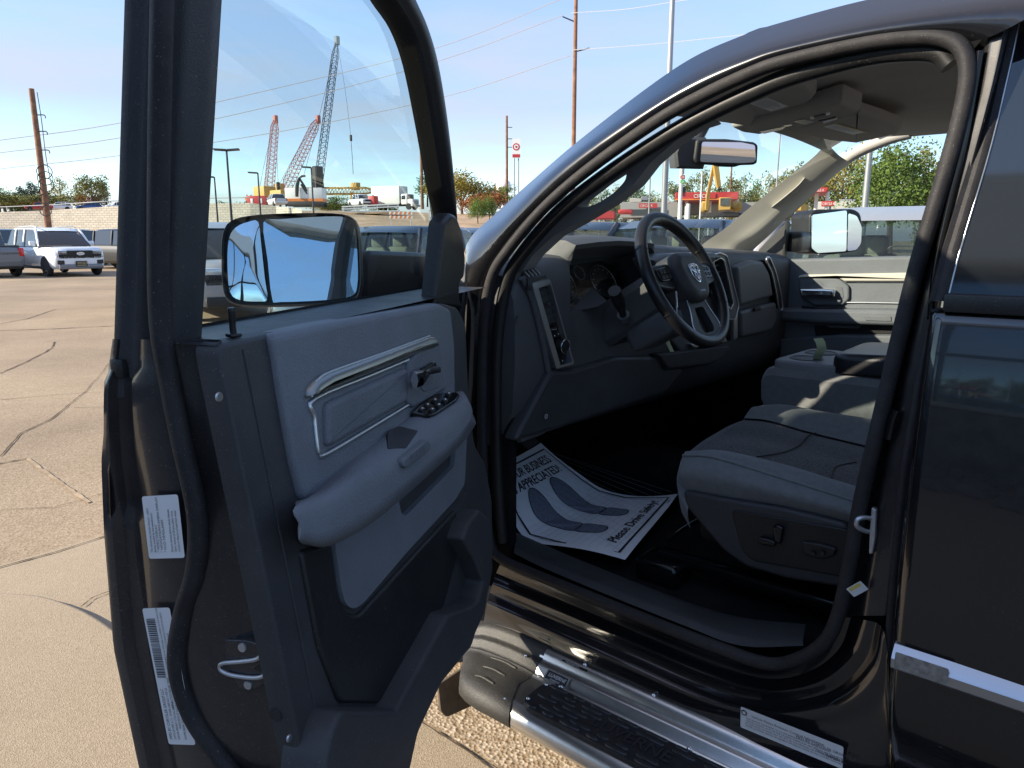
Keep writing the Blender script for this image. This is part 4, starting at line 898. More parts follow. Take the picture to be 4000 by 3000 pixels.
tv, tf = textgeo('SRS AIRBAG', .006); mk('airbag_lettering', [fnW(v.x-.016, v.y-.058, .0425) for v in tv], tf, M['satin'], SWH, 0)
# centre stack
cs = rnd(das([(1525, 556), (1552, 546), (1566, 552), (1592, 660), (1585, 690), (1560, 690), (1540, 640)], .03), .01)
csh = rnd(das([(1537, 566), (1553, 557), (1560, 562), (1581, 655), (1575, 668), (1563, 655)], .03), .006)
slab_hole('centre_bezel', cs, csh, fnH, -.02, .035, M['dash2'], DASH, .03)
tube('bezel_line', [fnH(p.x, p.y, .036) for p in cs], .0035, M['satin'], DASH, closed=True, n=1, seg=6)
tube('bezel_line', [fnH(p.x, p.y, .036) for p in csh], .0028, M['satin'], DASH, closed=True, n=1, seg=6)
for k in range(6):
    y0 = 570+14*k; q1, q2 = onDash(1540+3.4*k, y0+4, .02), onDash(1557+3.4*k, y0, .02)
    rw = [fnH(q1.x, q1.y, .022), fnH(q2.x, q2.y, .022), fnH(q2.x, q2.y-.004, .006), fnH(q1.x, q1.y-.004, .006)]
    mk('vent_slat', rw+[v+Vector((0, 0, -.004)) for v in rw], [(0, 1, 2, 3), (7, 6, 5, 4), (0, 4, 5, 1), (1, 5, 6, 2)], M['dark'], DASH, 0)
slab('centre_shelf', rnd(das([(1405, 560), (1440, 548), (1545, 545), (1560, 556), (1520, 575), (1420, 585)], .05), .01), fnH, -.02, .055, M['dash2'], DASH, .018, 4)
slab('radio_screen', rnd(das([(1440, 590), (1530, 575), (1545, 640), (1450, 660)], .022), .006), fnH, -.02, .022, M['lens'], DASH, .003)
slab('centre_stack', rnd(das([(1400, 600), (1540, 590), (1580, 690), (1575, 760), (1480, 775), (1420, 700)], .016), .012), fnH, -.03, .018, M['dash'], DASH, .01)
slab('stack_controls', rnd(das([(1490, 690), (1572, 682), (1580, 735), (1520, 758)], .03), .006), fnH, .0, .030, M['gloss'], DASH, .004)
for x, y in [(1515, 705), (1555, 700)]:
    q = onDash(x, y, .05); disc('climate_knob', fnH(q.x, q.y, .03), (-1, 0, .1), .017, .018, M['black'], DASH, 20)
slab('stack_trim', rnd(das([(1492, 744), (1500, 742), (1568, 730), (1572, 738), (1500, 752)], .034), .002), fnH, .0, .034, M['satin'], DASH, .003)
slab('stack_trim', rnd(das([(1586, 655), (1594, 655), (1594, 730), (1586, 735)], .034), .002), fnH, .0, .034, M['satin'], DASH, .003)
slab('lower_console', rnd(das([(1420, 765), (1575, 745), (1560, 775), (1530, 790), (1440, 800)], .03), .012), fnH, -.05, .035, M['dark'], DASH, .012)
# passenger side panel, glove box seam, end vent
slab('glove_panel', rnd(das([(1592, 575), (1625, 562), (1650, 565), (1664, 590), (1672, 640), (1600, 662)], .028), .015), fnH, -.02, .028, M['dash2'], DASH, .014, 4)
slab('glove_door', rnd(das([(1602, 672), (1680, 652), (1682, 690), (1670, 715), (1605, 730)], .03), .015), fnH, -.02, .026, M['dash2'], DASH, .014, 4)
tube('vent_bezel_right', [fnH(*onDash(x, y, .03), .03) for x, y in [(1656, 565), (1667, 590), (1676, 630), (1683, 668), (1690, 664), (1684, 625), (1674, 585), (1661, 556)]], .0042, M['satin'], DASH, closed=True, n=4, seg=8)
slab('end_vent', rnd(das([(1657, 562), (1664, 560), (1688, 662), (1682, 666)], .026), .003), fnH, .0, .027, M['black'], DASH, .002)
q = onDash(1640, 668, .04); box('glove_latch', (-.006, -.03, -.008), (.006, .03, .008), M['black'], DASH, .003, 2, lambda v: fnH(q.x, q.y, .03)+v)
q = onDash(1182, 905, .03); printed('hood_release_mark', .018, .014, (lambda q: lambda a, b, t: fnH(q.x+.009-a, q.y+b, .026+t))(q), [('strip', [(.009+.006*math.cos(a*math.pi/8), .007+.006*math.sin(a*math.pi/8)) for a in range(16)], .0014, 1, 1, True), ('text', 'P', .0062, .0036, .009, 1)], [M['dark'], M['white']], DASH)
# pedals and their arms, ignition key tag
slab('brake_pedal', rnd([onX(x, y, 1.36).yz for x, y in [(1142, 950), (1168, 940), (1180, 958), (1152, 975)]], .01), lambda a, b, t: Vector((1.36-t+(b-.9)*.5, a, b)), -.012, .0, M['rubber'], TR, .003)
slab('parking_pedal', rnd([onX(x, y, 1.30).yz for x, y in [(1092, 935), (1128, 938), (1140, 962), (1098, 965)]], .01), lambda a, b, t: Vector((1.30-t+(b-.9)*.5, a, b)), -.012, .0, M['rubber'], TR, .003)
slab('hood_release', rnd(das([(1422, 725), (1432, 722), (1436, 738), (1424, 740)], .03), .003), fnH, -.01, .03, M['satin'], DASH, .002)

# pillars
ol = [(1085, 612), (1120, 562), (1200, 472), (1300, 394), (1430, 308), (1525, 252), (1540, 262), (1500, 275), (1450, 312), (1405, 352), (1368, 400), (1315, 440), (1252, 478), (1195, 510), (1150, 552), (1118, 600)]
hl = [(1243, 447), (1262, 412), (1300, 380), (1340, 364), (1354, 368), (1352, 388), (1332, 412), (1298, 436), (1265, 449)]
pol = [Vector((onY(x, y, -.15).x, onY(x, y, -.15).z)) for x, y in ol]; hol = [Vector((onY(x, y, -.15).x, onY(x, y, -.15).z)) for x, y in hl]
slab_hole('pillar_trim', rnd(pol, .008), rnd(hol, .012), lambda a, b, t: Vector((a, t-.20, b)), 0, .05, mat('pillar_trim_dark_grey', (.27, .27, .27), .6, spec=.3, bump=.2, bs=600), TR, 0.0505)
# open the back of the grab-handle hole
for o in [o for o in bpy.data.objects if o.name == 'pillar_trim']:
    me = o.data; bm = bmesh.new(); bm.from_mesh(me); bmesh.ops.delete(bm, geom=[f for f in bm.faces if f.material_index == 1], context='FACES'); bm.to_mesh(me); bm.free()
pa = [[(1783, 303), (1765, 332), (1700, 385), (1620, 448), (1560, 498), (1525, 522), (1500, 545)], [(1806, 330), (1788, 352), (1725, 402), (1650, 462), (1592, 508), (1560, 530), (1540, 548)], [(1826, 345), (1806, 362), (1745, 412), (1690, 462), (1640, 505), (1600, 530), (1580, 548)], [(1838, 352), (1812, 372), (1758, 418), (1703, 468), (1660, 510), (1632, 535), (1615, 552)]]
ap = across([curve(p, Y, 4) for p, Y in zip(pa, (-1.66, -1.70, -1.735, -1.80))], 3)
PAP = loft('passenger_pillar_trim', ap, M['sunlit_beige'], TR, smooth=60)
tube('pillar_grab_recess', [onY(x, y, Y) for x, y, Y in [(1672, 448, -1.70), (1700, 426, -1.698), (1728, 402, -1.698), (1742, 386, -1.70)]], .024, mat('recess_shade_grey', (.40, .38, .335), .65, spec=.3), PAP, n=4, seg=12, flat=.30)  # flattened tube, darker to stand in for shade inside the recess
for x, y in [(1750, 403), (1672, 478)]: disc('pillar_plug', onY(x, y, -1.745), (-.2, 1, 0), .011, .003, M['sunlit_beige'], PAP, 16)
# headliner
hr = []
tabd = [(.80, 1.868), (.73, 1.893), (.63, 1.920), (.55, 1.935), (.41, 1.945), (.30, 1.945), (.1, 1.945), (-.3, 1.94), (-1.2, 1.92)]
for i, (X, z) in enumerate(tabd):
    r = []
    for k in range(13):
        f = k/12; Y = -.09+f*(-1.74+.09); Xf = X+(.20*f if i < 2 else .20*f*max(0, 1-(i-1)/4)); zz = z*(1-f)+(1.972 if i else 1.945)*f
        r.append(Vector((Xf, Y, zz+.022*math.sin(math.pi*f)-(.012 if i == 0 else 0))))
    hr.append(r)
loft('headliner', hr, M['liner'], TR, smooth=60)
HN = Vector((0, 0, -1)); HZ = 1.936
def onH(x, y, k=0): q = onZ(x, y, HZ-k); return Vector((q.x, q.y))
def fnHd(a, b, t): return Vector((a, b, HZ-t+.012*(b+.9)*0))
def hs(pts, k=0.): return [onH(x, y, k) for x, y in pts]
vis = slab('sun_visor', rnd(hs([(1541, 243), (1600, 205), (1653, 186), (1708, 173), (1745, 190), (1764, 208), (1752, 222), (1700, 240), (1603, 262), (1565, 256)], .02), .02), fnHd, -.012, .018, M['liner'], TR, .012, 4)
def hlabel(pts, items, mats, name, par):
    P = hs(pts, .0195); o = Vector((*P[0], 0)); ux = P[1]-P[0]; uy = P[3]-P[0]; lw, lh = ux.length, uy.length; ux.normalize(); uy.normalize()
    return printed(name, lw, lh, lambda a, b, t: Vector((P[0].x+ux.x*a+uy.x*b, P[0].y+ux.y*a+uy.y*b, HZ-.0192-t)), items(lw, lh), mats, par, corner=.002)
def vit(lw, lh): return [('strip', [(lw*.08, lh*(.15+.1*i)), (lw*random.uniform(.6, .92), lh*(.15+.1*i))], lh*.03, 1) for i in range(8)]
hlabel([(1619, 224), (1666, 241), (1704, 230), (1657, 211)], vit, [M['white'], M['print_line']], 'visor_label', vis)
vis2 = slab('sun_visor', rnd(hs([(1703, 284), (1780, 265), (1855, 247), (1905, 262), (1950, 279), (1943, 291), (1850, 311), (1788, 305)], .02), .02), fnHd, -.012, .018, M['liner'], TR, .012, 4)
hlabel([(1778, 274), (1843, 291), (1874, 283), (1808, 267)], lambda a, b: vit(a, b)+[('poly', [(0, b*.86), (a, b*.86), (a, b), (0, b)], 2)], [M['white'], M['print_line'], mat('label_yellow', (.72, .55, .12), .6)], 'visor_label', vis2)
ohc = slab('overhead_console', rnd(hs([(1578, 275), (1700, 250), (1818, 220), (1862, 239), (1838, 248), (1715, 274), (1640, 290), (1600, 285)], .03), .015), fnHd, -.01, .032, M['liner'], TR, .014, 4)
for pts in ([(1712, 262), (1736, 257), (1760, 262), (1740, 270)], [(1690, 271), (1708, 268), (1712, 271), (1695, 274)], [(1640, 284), (1700, 272), (1690, 280), (1650, 289)]): slab('console_recess', rnd(hs(pts, .033), .004), fnHd, .02, .0335, M['gloss'], ohc, .001)
for pts in ([(1748, 254), (1790, 244), (1794, 248), (1756, 258)], [(1768, 261), (1806, 252), (1811, 256), (1774, 265)]): slab('reading_lamp', rnd(hs(pts, .033), .002), fnHd, .02, .035, M['black'], ohc, .001)
for pts in ([(1749, 255), (1757, 253), (1760, 256), (1752, 258)], [(1776, 263), (1806, 255), (1808, 257), (1780, 266)], [(1783, 246), (1790, 244), (1793, 247), (1786, 249)]): slab('lamp_lens', rnd(hs(pts, .035), .001), fnHd, .03, .0362, M['white'], ohc, .001)
# rear-view mirror
RC = onY(1568, 328, -.84); RN = Vector((-.80, .58, -.088)).normalized(); RXV = Vector((0, 0, 1)).cross(RN).normalized(); RYV = RN.cross(RXV)
def onR(x, y): q = onP(x, y, RC, RN)-RC; return Vector((q.dot(RXV), q.dot(RYV)))
def fnR(a, b, t): return RC+RXV*a+RYV*b+RN*t
rv = slab('rearview_mirror', rnd([onR(x, y) for x, y in [(1506, 302), (1518, 300), (1570, 300), (1632, 307), (1639, 314), (1637, 352), (1630, 356), (1600, 357), (1590, 361), (1560, 360), (1552, 357), (1506, 354), (1500, 345)]], .008), fnR, -.035, .0, M['dark'], TR, .008)
slab('mirror_glass', rnd([onR(x, y) for x, y in [(1516, 306), (1600, 307), (1631, 313), (1632, 346), (1628, 351), (1600, 353), (1512, 350)]], .008), fnR, -.002, .0012, M['mirror'], rv, .0008)
loft('mirror_back_housing', [[fnR(*(onR(1497, 332)+Vector((a*s_, b*s_))), t) for a, b in [(-.045, -.045), (.05, -.045), (.06, .0), (.05, .05), (-.04, .05), (-.055, 0)]] for t, s_ in ((-.012, .85), (-.02, 1), (-.06, 1.0), (-.075, .8))], M['dash'], rv, closed_v=True, caps=True)
tube('mirror_stem', [onY(1500, 318, -.84), onY(1515, 290, -.86), onY(1532, 258, -.88)], .014, M['black'], rv, n=3, seg=10)

# seats
def scurve(v, Y, ext=.34):
    c = [onY(x, y, Y) for x, y in v]; c.append(c[-1]+(c[-1]-c[-2]).normalized()*ext); return cat_rom(c, 5)
S1 = scurve([(1473, 1060), (1559, 1076), (1692, 1096), (1823, 1128)], -.292); S2 = scurve([(1467, 1022), (1556, 1034), (1697, 1068), (1826, 1104)], -.268); S3 = scurve([(1475, 984), (1545, 989), (1705, 1038), (1831, 1078)], -.298)
S4 = scurve([(1485, 976), (1560, 973), (1690, 1002), (1836, 1046)], -.345); S5 = scurve([(1546, 936), (1640, 946), (1745, 972), (1850, 1000)], -.50); S6 = scurve([(1607, 903), (1660, 908), (1745, 932), (1852, 958)], -.655)
S7 = scurve([(1640, 884), (1692, 876), (1765, 888), (1863, 902)], -.745); S8 = [v+Vector((0, -.03, -.05)) for v in S7]
def seatpart(name, cs, m, n=4, par=None):
    rows = across(cs, n); f = rows[0]
    d1 = [v+Vector((.006, 0, -.02)) for v in f]; d2 = [v+Vector((-.002, 0, -.06)) for v in f]; d3 = [Vector((v.x-.03, v.y, min(v.z-.10, .93))) for v in f]
    return loft(name, [d3, d2, d1]+rows, m, par or TR, smooth=70)
SEAT = seatpart('driver_seat', [S1, S2, S3], M['cloth2'])
def midc(a, b, up): return [(p+q)*.5+Vector((0, 0, up)) for p, q in zip(a, b)]
seatpart('seat_bolster', [S3, midc(S3, S4, .006), S4], M['cloth2'], 3, SEAT)
S4b = [v+Vector((0, 0, -.004)) for v in S4]; S6b = [v+Vector((0, 0, -.006)) for v in S6]
seatpart('seat_insert', [S4b, midc(S4b, S5, .004), S5, midc(S5, S6b, .004), S6b], M['cloth'], 3, SEAT)
seatpart('seat_inner_bolster', [S6, midc(S6, S7, .02), S7, S8], M['cloth2'], 3, SEAT)
tube('seat_piping', [v+Vector((0, .002, .001)) for v in S3[:18]], .0028, M['cloth2'], SEAT, n=0, seg=8)
seam = [S4[8]+Vector((0, 0, .001)), S4[9].lerp(S5[9], .4)+Vector((0, 0, .006)), S5[9]+Vector((0, 0, .004)), S5[10].lerp(S6[10], .6)+Vector((0, 0, .006)), S6[11]+Vector((0, 0, .002))]
tube('seat_seam', seam, .0018, M['black'], SEAT, n=5, seg=8); tube('seat_seam', [S4[14]+Vector((0, 0, .001)), S4[14].lerp(S5[14], .5)+Vector((0, 0, .004)), S5[15]+Vector((0, 0, .003))], .0014, M['black'], SEAT, n=5, seg=8)
box('seat_back', (.0, -.80, .95), (.16, -.28, 1.62), M['cloth2'], SEAT, .06, 4, lambda v: Vector((v.x-(v.z-.95)*.35-.02, v.y, v.z)))
box('seat_core', (.1, -.76, .80), (.80, -.30, .98), M['black'], SEAT, .03, 2)
sfn = lambda a, b, t: Vector((a, -.285+t, b))
def sy(pts, Y): return [Vector((onY(x, y, Y).x, onY(x, y, Y).z)) for x, y in pts]
slab('seat_base_trim', rnd(sy([(1474, 1060), (1560, 1077), (1692, 1098), (1830, 1132), (1840, 1275), (1700, 1252), (1610, 1226), (1560, 1190), (1518, 1140), (1480, 1095)], -.27), .015), sfn, -.05, .014, M['dark'], SEAT, .010, 4)
slab('seat_switch_plate', rnd(sy([(1577, 1101), (1835, 1146), (1830, 1250), (1622, 1212), (1600, 1186)], -.264), .015), sfn, .0, .018, M['black'], SEAT, .003)
slab('seat_switch', rnd(sy([(1637, 1162), (1660, 1166), (1674, 1172), (1673, 1182), (1645, 1178), (1637, 1172)], -.25), .004), sfn, .01, .034, M['gloss'], SEAT, .004)
slab('seat_switch', rnd(sy([(1667, 1138), (1678, 1136), (1690, 1142), (1684, 1178), (1672, 1172)], -.25), .004), sfn, .01, .031, M['gloss'], SEAT, .004)
slab('lumbar_switch', rnd(sy([(1728, 1172), (1770, 1178), (1804, 1188), (1800, 1204), (1775, 1212), (1732, 1200)], -.25), .005), sfn, .01, .027, M['black'], SEAT, .004)
for x in (1757, 1777): p = onY(x, 1194, -.256); disc('lumbar_button', (p.x, -.256, p.z), (0, 1, 0), .0062, .005, M['gloss'], SEAT, 12)
box('seat_rail', (.15, -.36, .70), (.92, -.32, .735), M['gloss'], SEAT, .006); box('seat_rail', (.15, -.72, .70), (.92, -.68, .735), M['gloss'], SEAT, .006)
box('rail_foot', (.84, -.40, .645), (.97, -.28, .71), M['gloss'], SEAT, .015, 3)
tube('rail_lever', [(.94, -.42, .72), (.955, -.5, .715), (.955, -.6, .715), (.94, -.68, .72)], .008, M['gloss'], SEAT, n=4, seg=8)
# middle seat with fold-down console, passenger seat
mid_s = wrow = None
CONS = loft('centre_console', [[Vector((X, Y, z)) for Y, z in [(-.80, z0), (-.79, z1-.02), (-.805, z1), (-.83, z1+.002), (-1.12, z1+.002), (-1.15, z1-.015), (-1.15, z0)]] for X, z0, z1 in [(.835, 1.10, 1.175), (.825, 1.08, 1.195), (.80, 1.07, 1.200), (.62, 1.06, 1.20), (.5, 1.05, 1.20), (.1, 1.05, 1.2)]], M['cloth2'], TR, caps=True)
slab('cup_tray', rnd([(.815, -.81), (.80, -1.13), (.62, -1.13), (.60, -.81)], .035, 5), lambda a, b, t: Vector((a, b, t)), 1.19, 1.226, mat('console_tray_grey', (.21, .21, .215), .5, bump=.3, bs=450), CONS, .01)
for x, y in [(.735, -.89), (.735, -1.03)]:
    disc('cup_holder', (x, y, 1.2255), (0, 0, 1), .047, .0012, M['black'], CONS, 24)
    tube('cup_rim', [Vector((x+.047*math.cos(a*math.pi/10), y+.047*math.sin(a*math.pi/10), 1.2262)) for a in range(20)], .003, M['dash2'], CONS, closed=True, n=1, seg=6)
slab('console_lid', rnd([(.64, -.80), (.64, -1.14), (.1, -1.14), (.1, -.80)], .05, 5), lambda a, b, t: Vector((a, b, t+(.64-a)*.06)), 1.205, 1.262, M['leather'], CONS, .02, 4)
box('middle_seat', (.1, -1.16, .90), (.84, -.79, 1.09), M['cloth2'], CONS, .03, 3)
box('passenger_seat', (.1, -1.72, .85), (.86, -1.2, 1.06), M['cloth2'], TR, .06, 4)
box('passenger_seat_back', (-.2, -1.72, .95), (.0, -1.2, 1.6), M['cloth2'], TR, .06, 4, lambda v: Vector((v.x-(v.z-.95)*.3, v.y, v.z)))

# passenger door
def py(pts, Y=-1.83): return [Vector((onY(x, y, Y).x, onY(x, y, Y).z)) for x, y in pts]
pfnd = lambda a, b, t: Vector((a, -1.85+t, b))
def cv(pts): return [(1659+.2667*x, 304.2+.2667*y) for x, y in pts]
pd = py(cv([(112, 975), (135, 958), (1060, 935), (1600, 930), (1600, 2400), (60, 2400), (100, 1800)]))
PD = slab('passenger_door', rnd(pd, .012), pfnd, -.10, .0, M['slate'], TR, .012)
slab('accent_spear', rnd(py(cv([(240, 1115), (245, 1095), (270, 1085), (1300, 1065), (1300, 1140), (620, 1140), (560, 1110)])), .006), pfnd, -.01, .018, M['sunlit_beige'], PD, .008)  # same spear as the driver side, in the lightened sunlit tone
slab('handle_bezel', rnd(py(cv([(240, 1112), (560, 1108), (655, 1178), (655, 1285), (600, 1335), (360, 1335), (250, 1250)])), .012), pfnd, -.01, .014, M['slate'], PD, .008)
slab('handle_recess', rnd(py(cv([(295, 1140), (430, 1140), (455, 1180), (600, 1180), (610, 1280), (420, 1290), (300, 1240)])), .01), pfnd, .0, .0155, M['slate2'], PD, .001)
slab('inner_handle', rnd(py(cv([(270, 1196), (465, 1196), (552, 1206), (552, 1262), (470, 1258), (275, 1252)])), .006), pfnd, .01, .045, M['chrome'], PD, .008, 4)
tube('silver_line', [pfnd(*p, .004) for p in py(cv([(620, 1312), (800, 1312), (1300, 1322)]))], .004, M['satin'], PD, n=3, seg=8)
tube('silver_line', [pfnd(*p, .004) for p in py(cv([(620, 1142), (800, 1140), (1300, 1142)]))], .004, M['satin'], PD, n=3, seg=8)
slab('armrest', rnd(py(cv([(110, 1350), (1400, 1365), (1400, 1500), (450, 1478), (120, 1450)])), .012), pfnd, -.01, .06, M['slate'], PD, .018, 4)
slab('switch_panel', rnd([Vector((onY(x, y, -1.80).x, 0)) + Vector((0, k)) for (x, y), k in zip(cv([(270, 1345), (640, 1345), (640, 1345), (270, 1345)]), (-1.835, -1.835, -1.80, -1.80))], .006), lambda a, b, t: Vector((a, b, py(cv([(400, 1350)]))[0].y+.001+t)), -.004, .004, M['gloss'], PD, .002)
slab('armrest_badge', rnd(py(cv([(778, 1418), (1000, 1422), (1000, 1462), (790, 1456)]), -1.79), .004), pfnd, .05, .0635, M['slate2'], PD, .002)
slab('trim_ledge', rnd(py(cv([(450, 1480), (740, 1492), (735, 1520), (500, 1515)])), .006), pfnd, -.01, .03, M['slate'], PD, .008)
slab('map_pocket', rnd(py(cv([(360, 1500), (1400, 1500), (1400, 1570), (580, 1565), (380, 1600)])), .01), pfnd, -.01, .004, M['black'], PD, .002)
slab('trim_lower', rnd(py(cv([(100, 1600), (580, 1570), (1400, 1575), (1400, 2400), (60, 2400)])), .01), pfnd, -.01, .03, M['slate2'], PD, .01)
box('quarter_post', (-.004, -.012, 0), (.004, .012, 1), M['black'], PD, 0, 1, lambda v: onY(1693, 562, -1.84).lerp(onY(1702, 462, -1.84), v.z)+Vector((v.x, v.y, 0)))
slab('quarter_sail', rnd(py([(1634, 540), (1660, 512), (1697, 478), (1688, 562), (1640, 560)], -1.82), .004), pfnd, -.03, .01, M['dark'], PD, .004)
wg = [(1690, 562), (1702, 455), (1760, 400), (1830, 340), (1900, 305), (1965, 288), (2060, 282), (2200, 282), (2200, 552)]
mk('passenger_glass', [onY(x, y, -1.87) for x, y in wg], [tuple(range(len(wg)))], M['wshield'], PD, 0)
# passenger roof rail closing the gap above the glass, rear posts
tube('roof_rail', [onY(x, y, -1.84) for x, y in [(1690, 470), (1760, 402), (1830, 343), (1900, 308), (1965, 288), (2060, 274)]]+[Vector((-1.2, -1.84, 1.99))], .028, M['liner'], TR, n=5, seg=10, flat=.8)
box('door_post', (.05, -1.93, 1.45), (.20, -1.80, 1.99), M['jamb'], TR, .02)
# passenger tow mirror
PM = Vector((onY(1806, 500, -2.12))); PN = Vector((-.80, .60, .03)).normalized(); PX = Vector((0, 0, 1)).cross(PN).normalized(); PYV = PN.cross(PX)
def onQ(x, y): q = onP(x, y, PM, PN)-PM; return Vector((q.dot(PX), q.dot(PYV)))
def fnQ(a, b, t): return PM+PX*a+PYV*b+PN*t
mh = slab('tow_mirror', rnd([onQ(x, y) for x, y in [(1750, 462), (1765, 452), (1845, 451), (1860, 460), (1865, 490), (1862, 530), (1850, 543), (1800, 550), (1760, 548), (1748, 535)]], .02, 5), fnQ, -.14, .0, M['black'], TR, .01)
slab('mirror_glass', rnd([onQ(x, y) for x, y in [(1753, 464), (1829, 454), (1828, 543), (1765, 547), (1752, 536)]], .012), fnQ, -.004, .002, M['mirror'], mh, .001)
slab('spotter_glass', rnd([onQ(x, y) for x, y in [(1831, 460), (1850, 466), (1861, 490), (1860, 526), (1850, 540), (1830, 543)]], .012), lambda a, b, t: fnQ(a, b, t+.02*(b-onQ(1845, 500).y)), -.004, .002, M['mirror'], mh, .001)
box('mirror_arm', (-.03, -.25, -.06), (.05, 0, .03), M['black'], mh, .02, 3, lambda v: Vector((PM.x+.10+v.x-.04*v.y, -1.88+v.y, PM.z-.03+v.z)))

# paper floor mat
B_, R_, Bo, Ri = onZ(1350, 1210, .69), onZ(1464, 1074, .69), onZ(1125, 1165, .69), onZ(1300, 1066, .69); To, Ti = onX(1072, 1012, 1.52), onX(1168, 955, 1.52)
def matfn(x, y, t):
    s_, q = x/.5, y/.62
    lo_, hi_ = (B_, R_), None
    e = .5
    def edge(a, b, c, q):
        # quadratic-ish bend near the middle
        if q < .38: return a.lerp(b, q/.5)
        if q > .62: return b.lerp(c, (q-.5)/.5)
        k = (q-.38)/.24; p0, p1, p2 = a.lerp(b, .76), b, b.lerp(c, .24); return p0*(1-k)**2+p1*2*k*(1-k)+p2*k*k
    po, pi = edge(B_, Bo, To, q), edge(R_, Ri, Ti, q); p = po.lerp(pi, s_)
    p = p+Vector((0, 0, .010*math.sin(q*9+s_*3)*(.3+.7*abs(s_-.5))+.012*max(0, s_-.8)*5*max(0, .3-q)*3))
    return p+Vector((-.25, 0, .97))*(t+.001)
def sole(cx, cy, flip):
    pts = [(-.028, 0), (-.034, .03), (-.032, .075), (.030, .075), (.032, .03), (.026, 0), (.0, -.012)]
    heel = [(cx+flip*a, cy+b) for a, b in pts]
    fp = [(-.031, .082), (-.034, .14), (-.048, .20), (-.052, .25), (-.040, .30), (-.010, .33), (.024, .318), (.044, .27), (.044, .21), (.034, .14), (.029, .082)]
    return heel, [(cx+flip*a, cy+b) for a, b in fp]
items = []
for k in range(1, 14): items.append(('strip', [(max(.03, .04*k-.62*.5*0), .03), (min(.47, .04*k), .59)], .0011, 3, .5))
for k in range(1, 26): items.append(('strip', [(.03, .024*k), (.47, max(.03, min(.59, .024*k-.02)))], .0009, 3, .4))
bd = [(.028, .028), (.472, .028), (.472, .2), (.472, .31), (.472, .4), (.472, .592), (.25, .592), (.028, .592), (.028, .4), (.028, .31), (.028, .2)]
items.append(('strip', bd, .008, 1, 1, True))
for cx, fl in ((.165, 1), (.325, -1)):
    h_, f_ = sole(cx, .135, fl)
    for sh_ in (h_, f_):
        sm = [tuple(v) for v in cat_rom([(*p, 0) for p in sh_], 4, True)]; sm = [(v[0], v[1]) for v in sm]
        items += [('poly', sm, 2, 1.0), ('strip', sm, .0045, 1, 1.6, True)]
items += [('text', 'USA', .43, .012, .012, 1)]
for ox, oy in ((0, 0), (.0016, 0), (.0032, 0), (.0008, .0014)): items += [('text', 'Please Drive Safely!', .075+ox, .056+oy, .047, 1, 1.0, .25), ('text', 'IS APPRECIATED!', .040+ox, .472+oy, .058, 1, .90), ('text', 'YOUR BUSINESS', .048+ox, .530+oy, .058, 1, .93)]
fm = printed('paper_floor_mat', .5, .62, matfn, items, [M['paper'], M['print_dark'], M['print_grey'], M['print_line']], None, nx=14, ny=30, eps=.0012)
tag(fm, 'white paper floor mat printed with two shoe soles in the driver footwell', 'floor mat')
# paper tags in the cup holder
def strip3(name, pts, wd, m, ax):
    ax = Vector(ax).normalized()*wd; V = []; F = []
    for p in pts: V += [Vector(p)-ax, Vector(p)+ax]
    for i in range(len(pts)-1): F.append((2*i, 2*i+1, 2*i+3, 2*i+2))
    n = len(V); V += [v+Vector((.0012, 0, .0004)) for v in V]; F += [tuple(n+k for k in reversed(f)) for f in F]
    return mk(name, V, F, m, None, 60)
tag(strip3('paper_tag', [(.705, -.90, 1.226), (.70, -.895, 1.245), (.69, -.885, 1.262), (.695, -.885, 1.28), (.705, -.89, 1.292)], .014, M['tag'], (-.75, -.65, .1)), 'small pale green paper tag curling up out of the cup holder', 'paper tag')
tag(strip3('paper_tag', [(.66, -1.16, 1.18), (.645, -1.17, 1.215), (.60, -1.19, 1.235), (.56, -1.2, 1.225), (.55, -1.2, 1.18)], .022, M['tag'], (.3, 1, 0)), 'crumpled pale green paper lying behind the console lid by the passenger seat', 'paper tag')
tag(strip3('paper_tag', [onDash(1445, 728, .07) and fnH(*onDash(1440, 728, .07), .07), fnH(*onDash(1446, 742, .07), .066), fnH(*onDash(1452, 760, .07), .07)], .014, M['tag'], (0, 1, .1)), 'pale green paper tag hanging from the ignition under the steering column', 'paper tag')

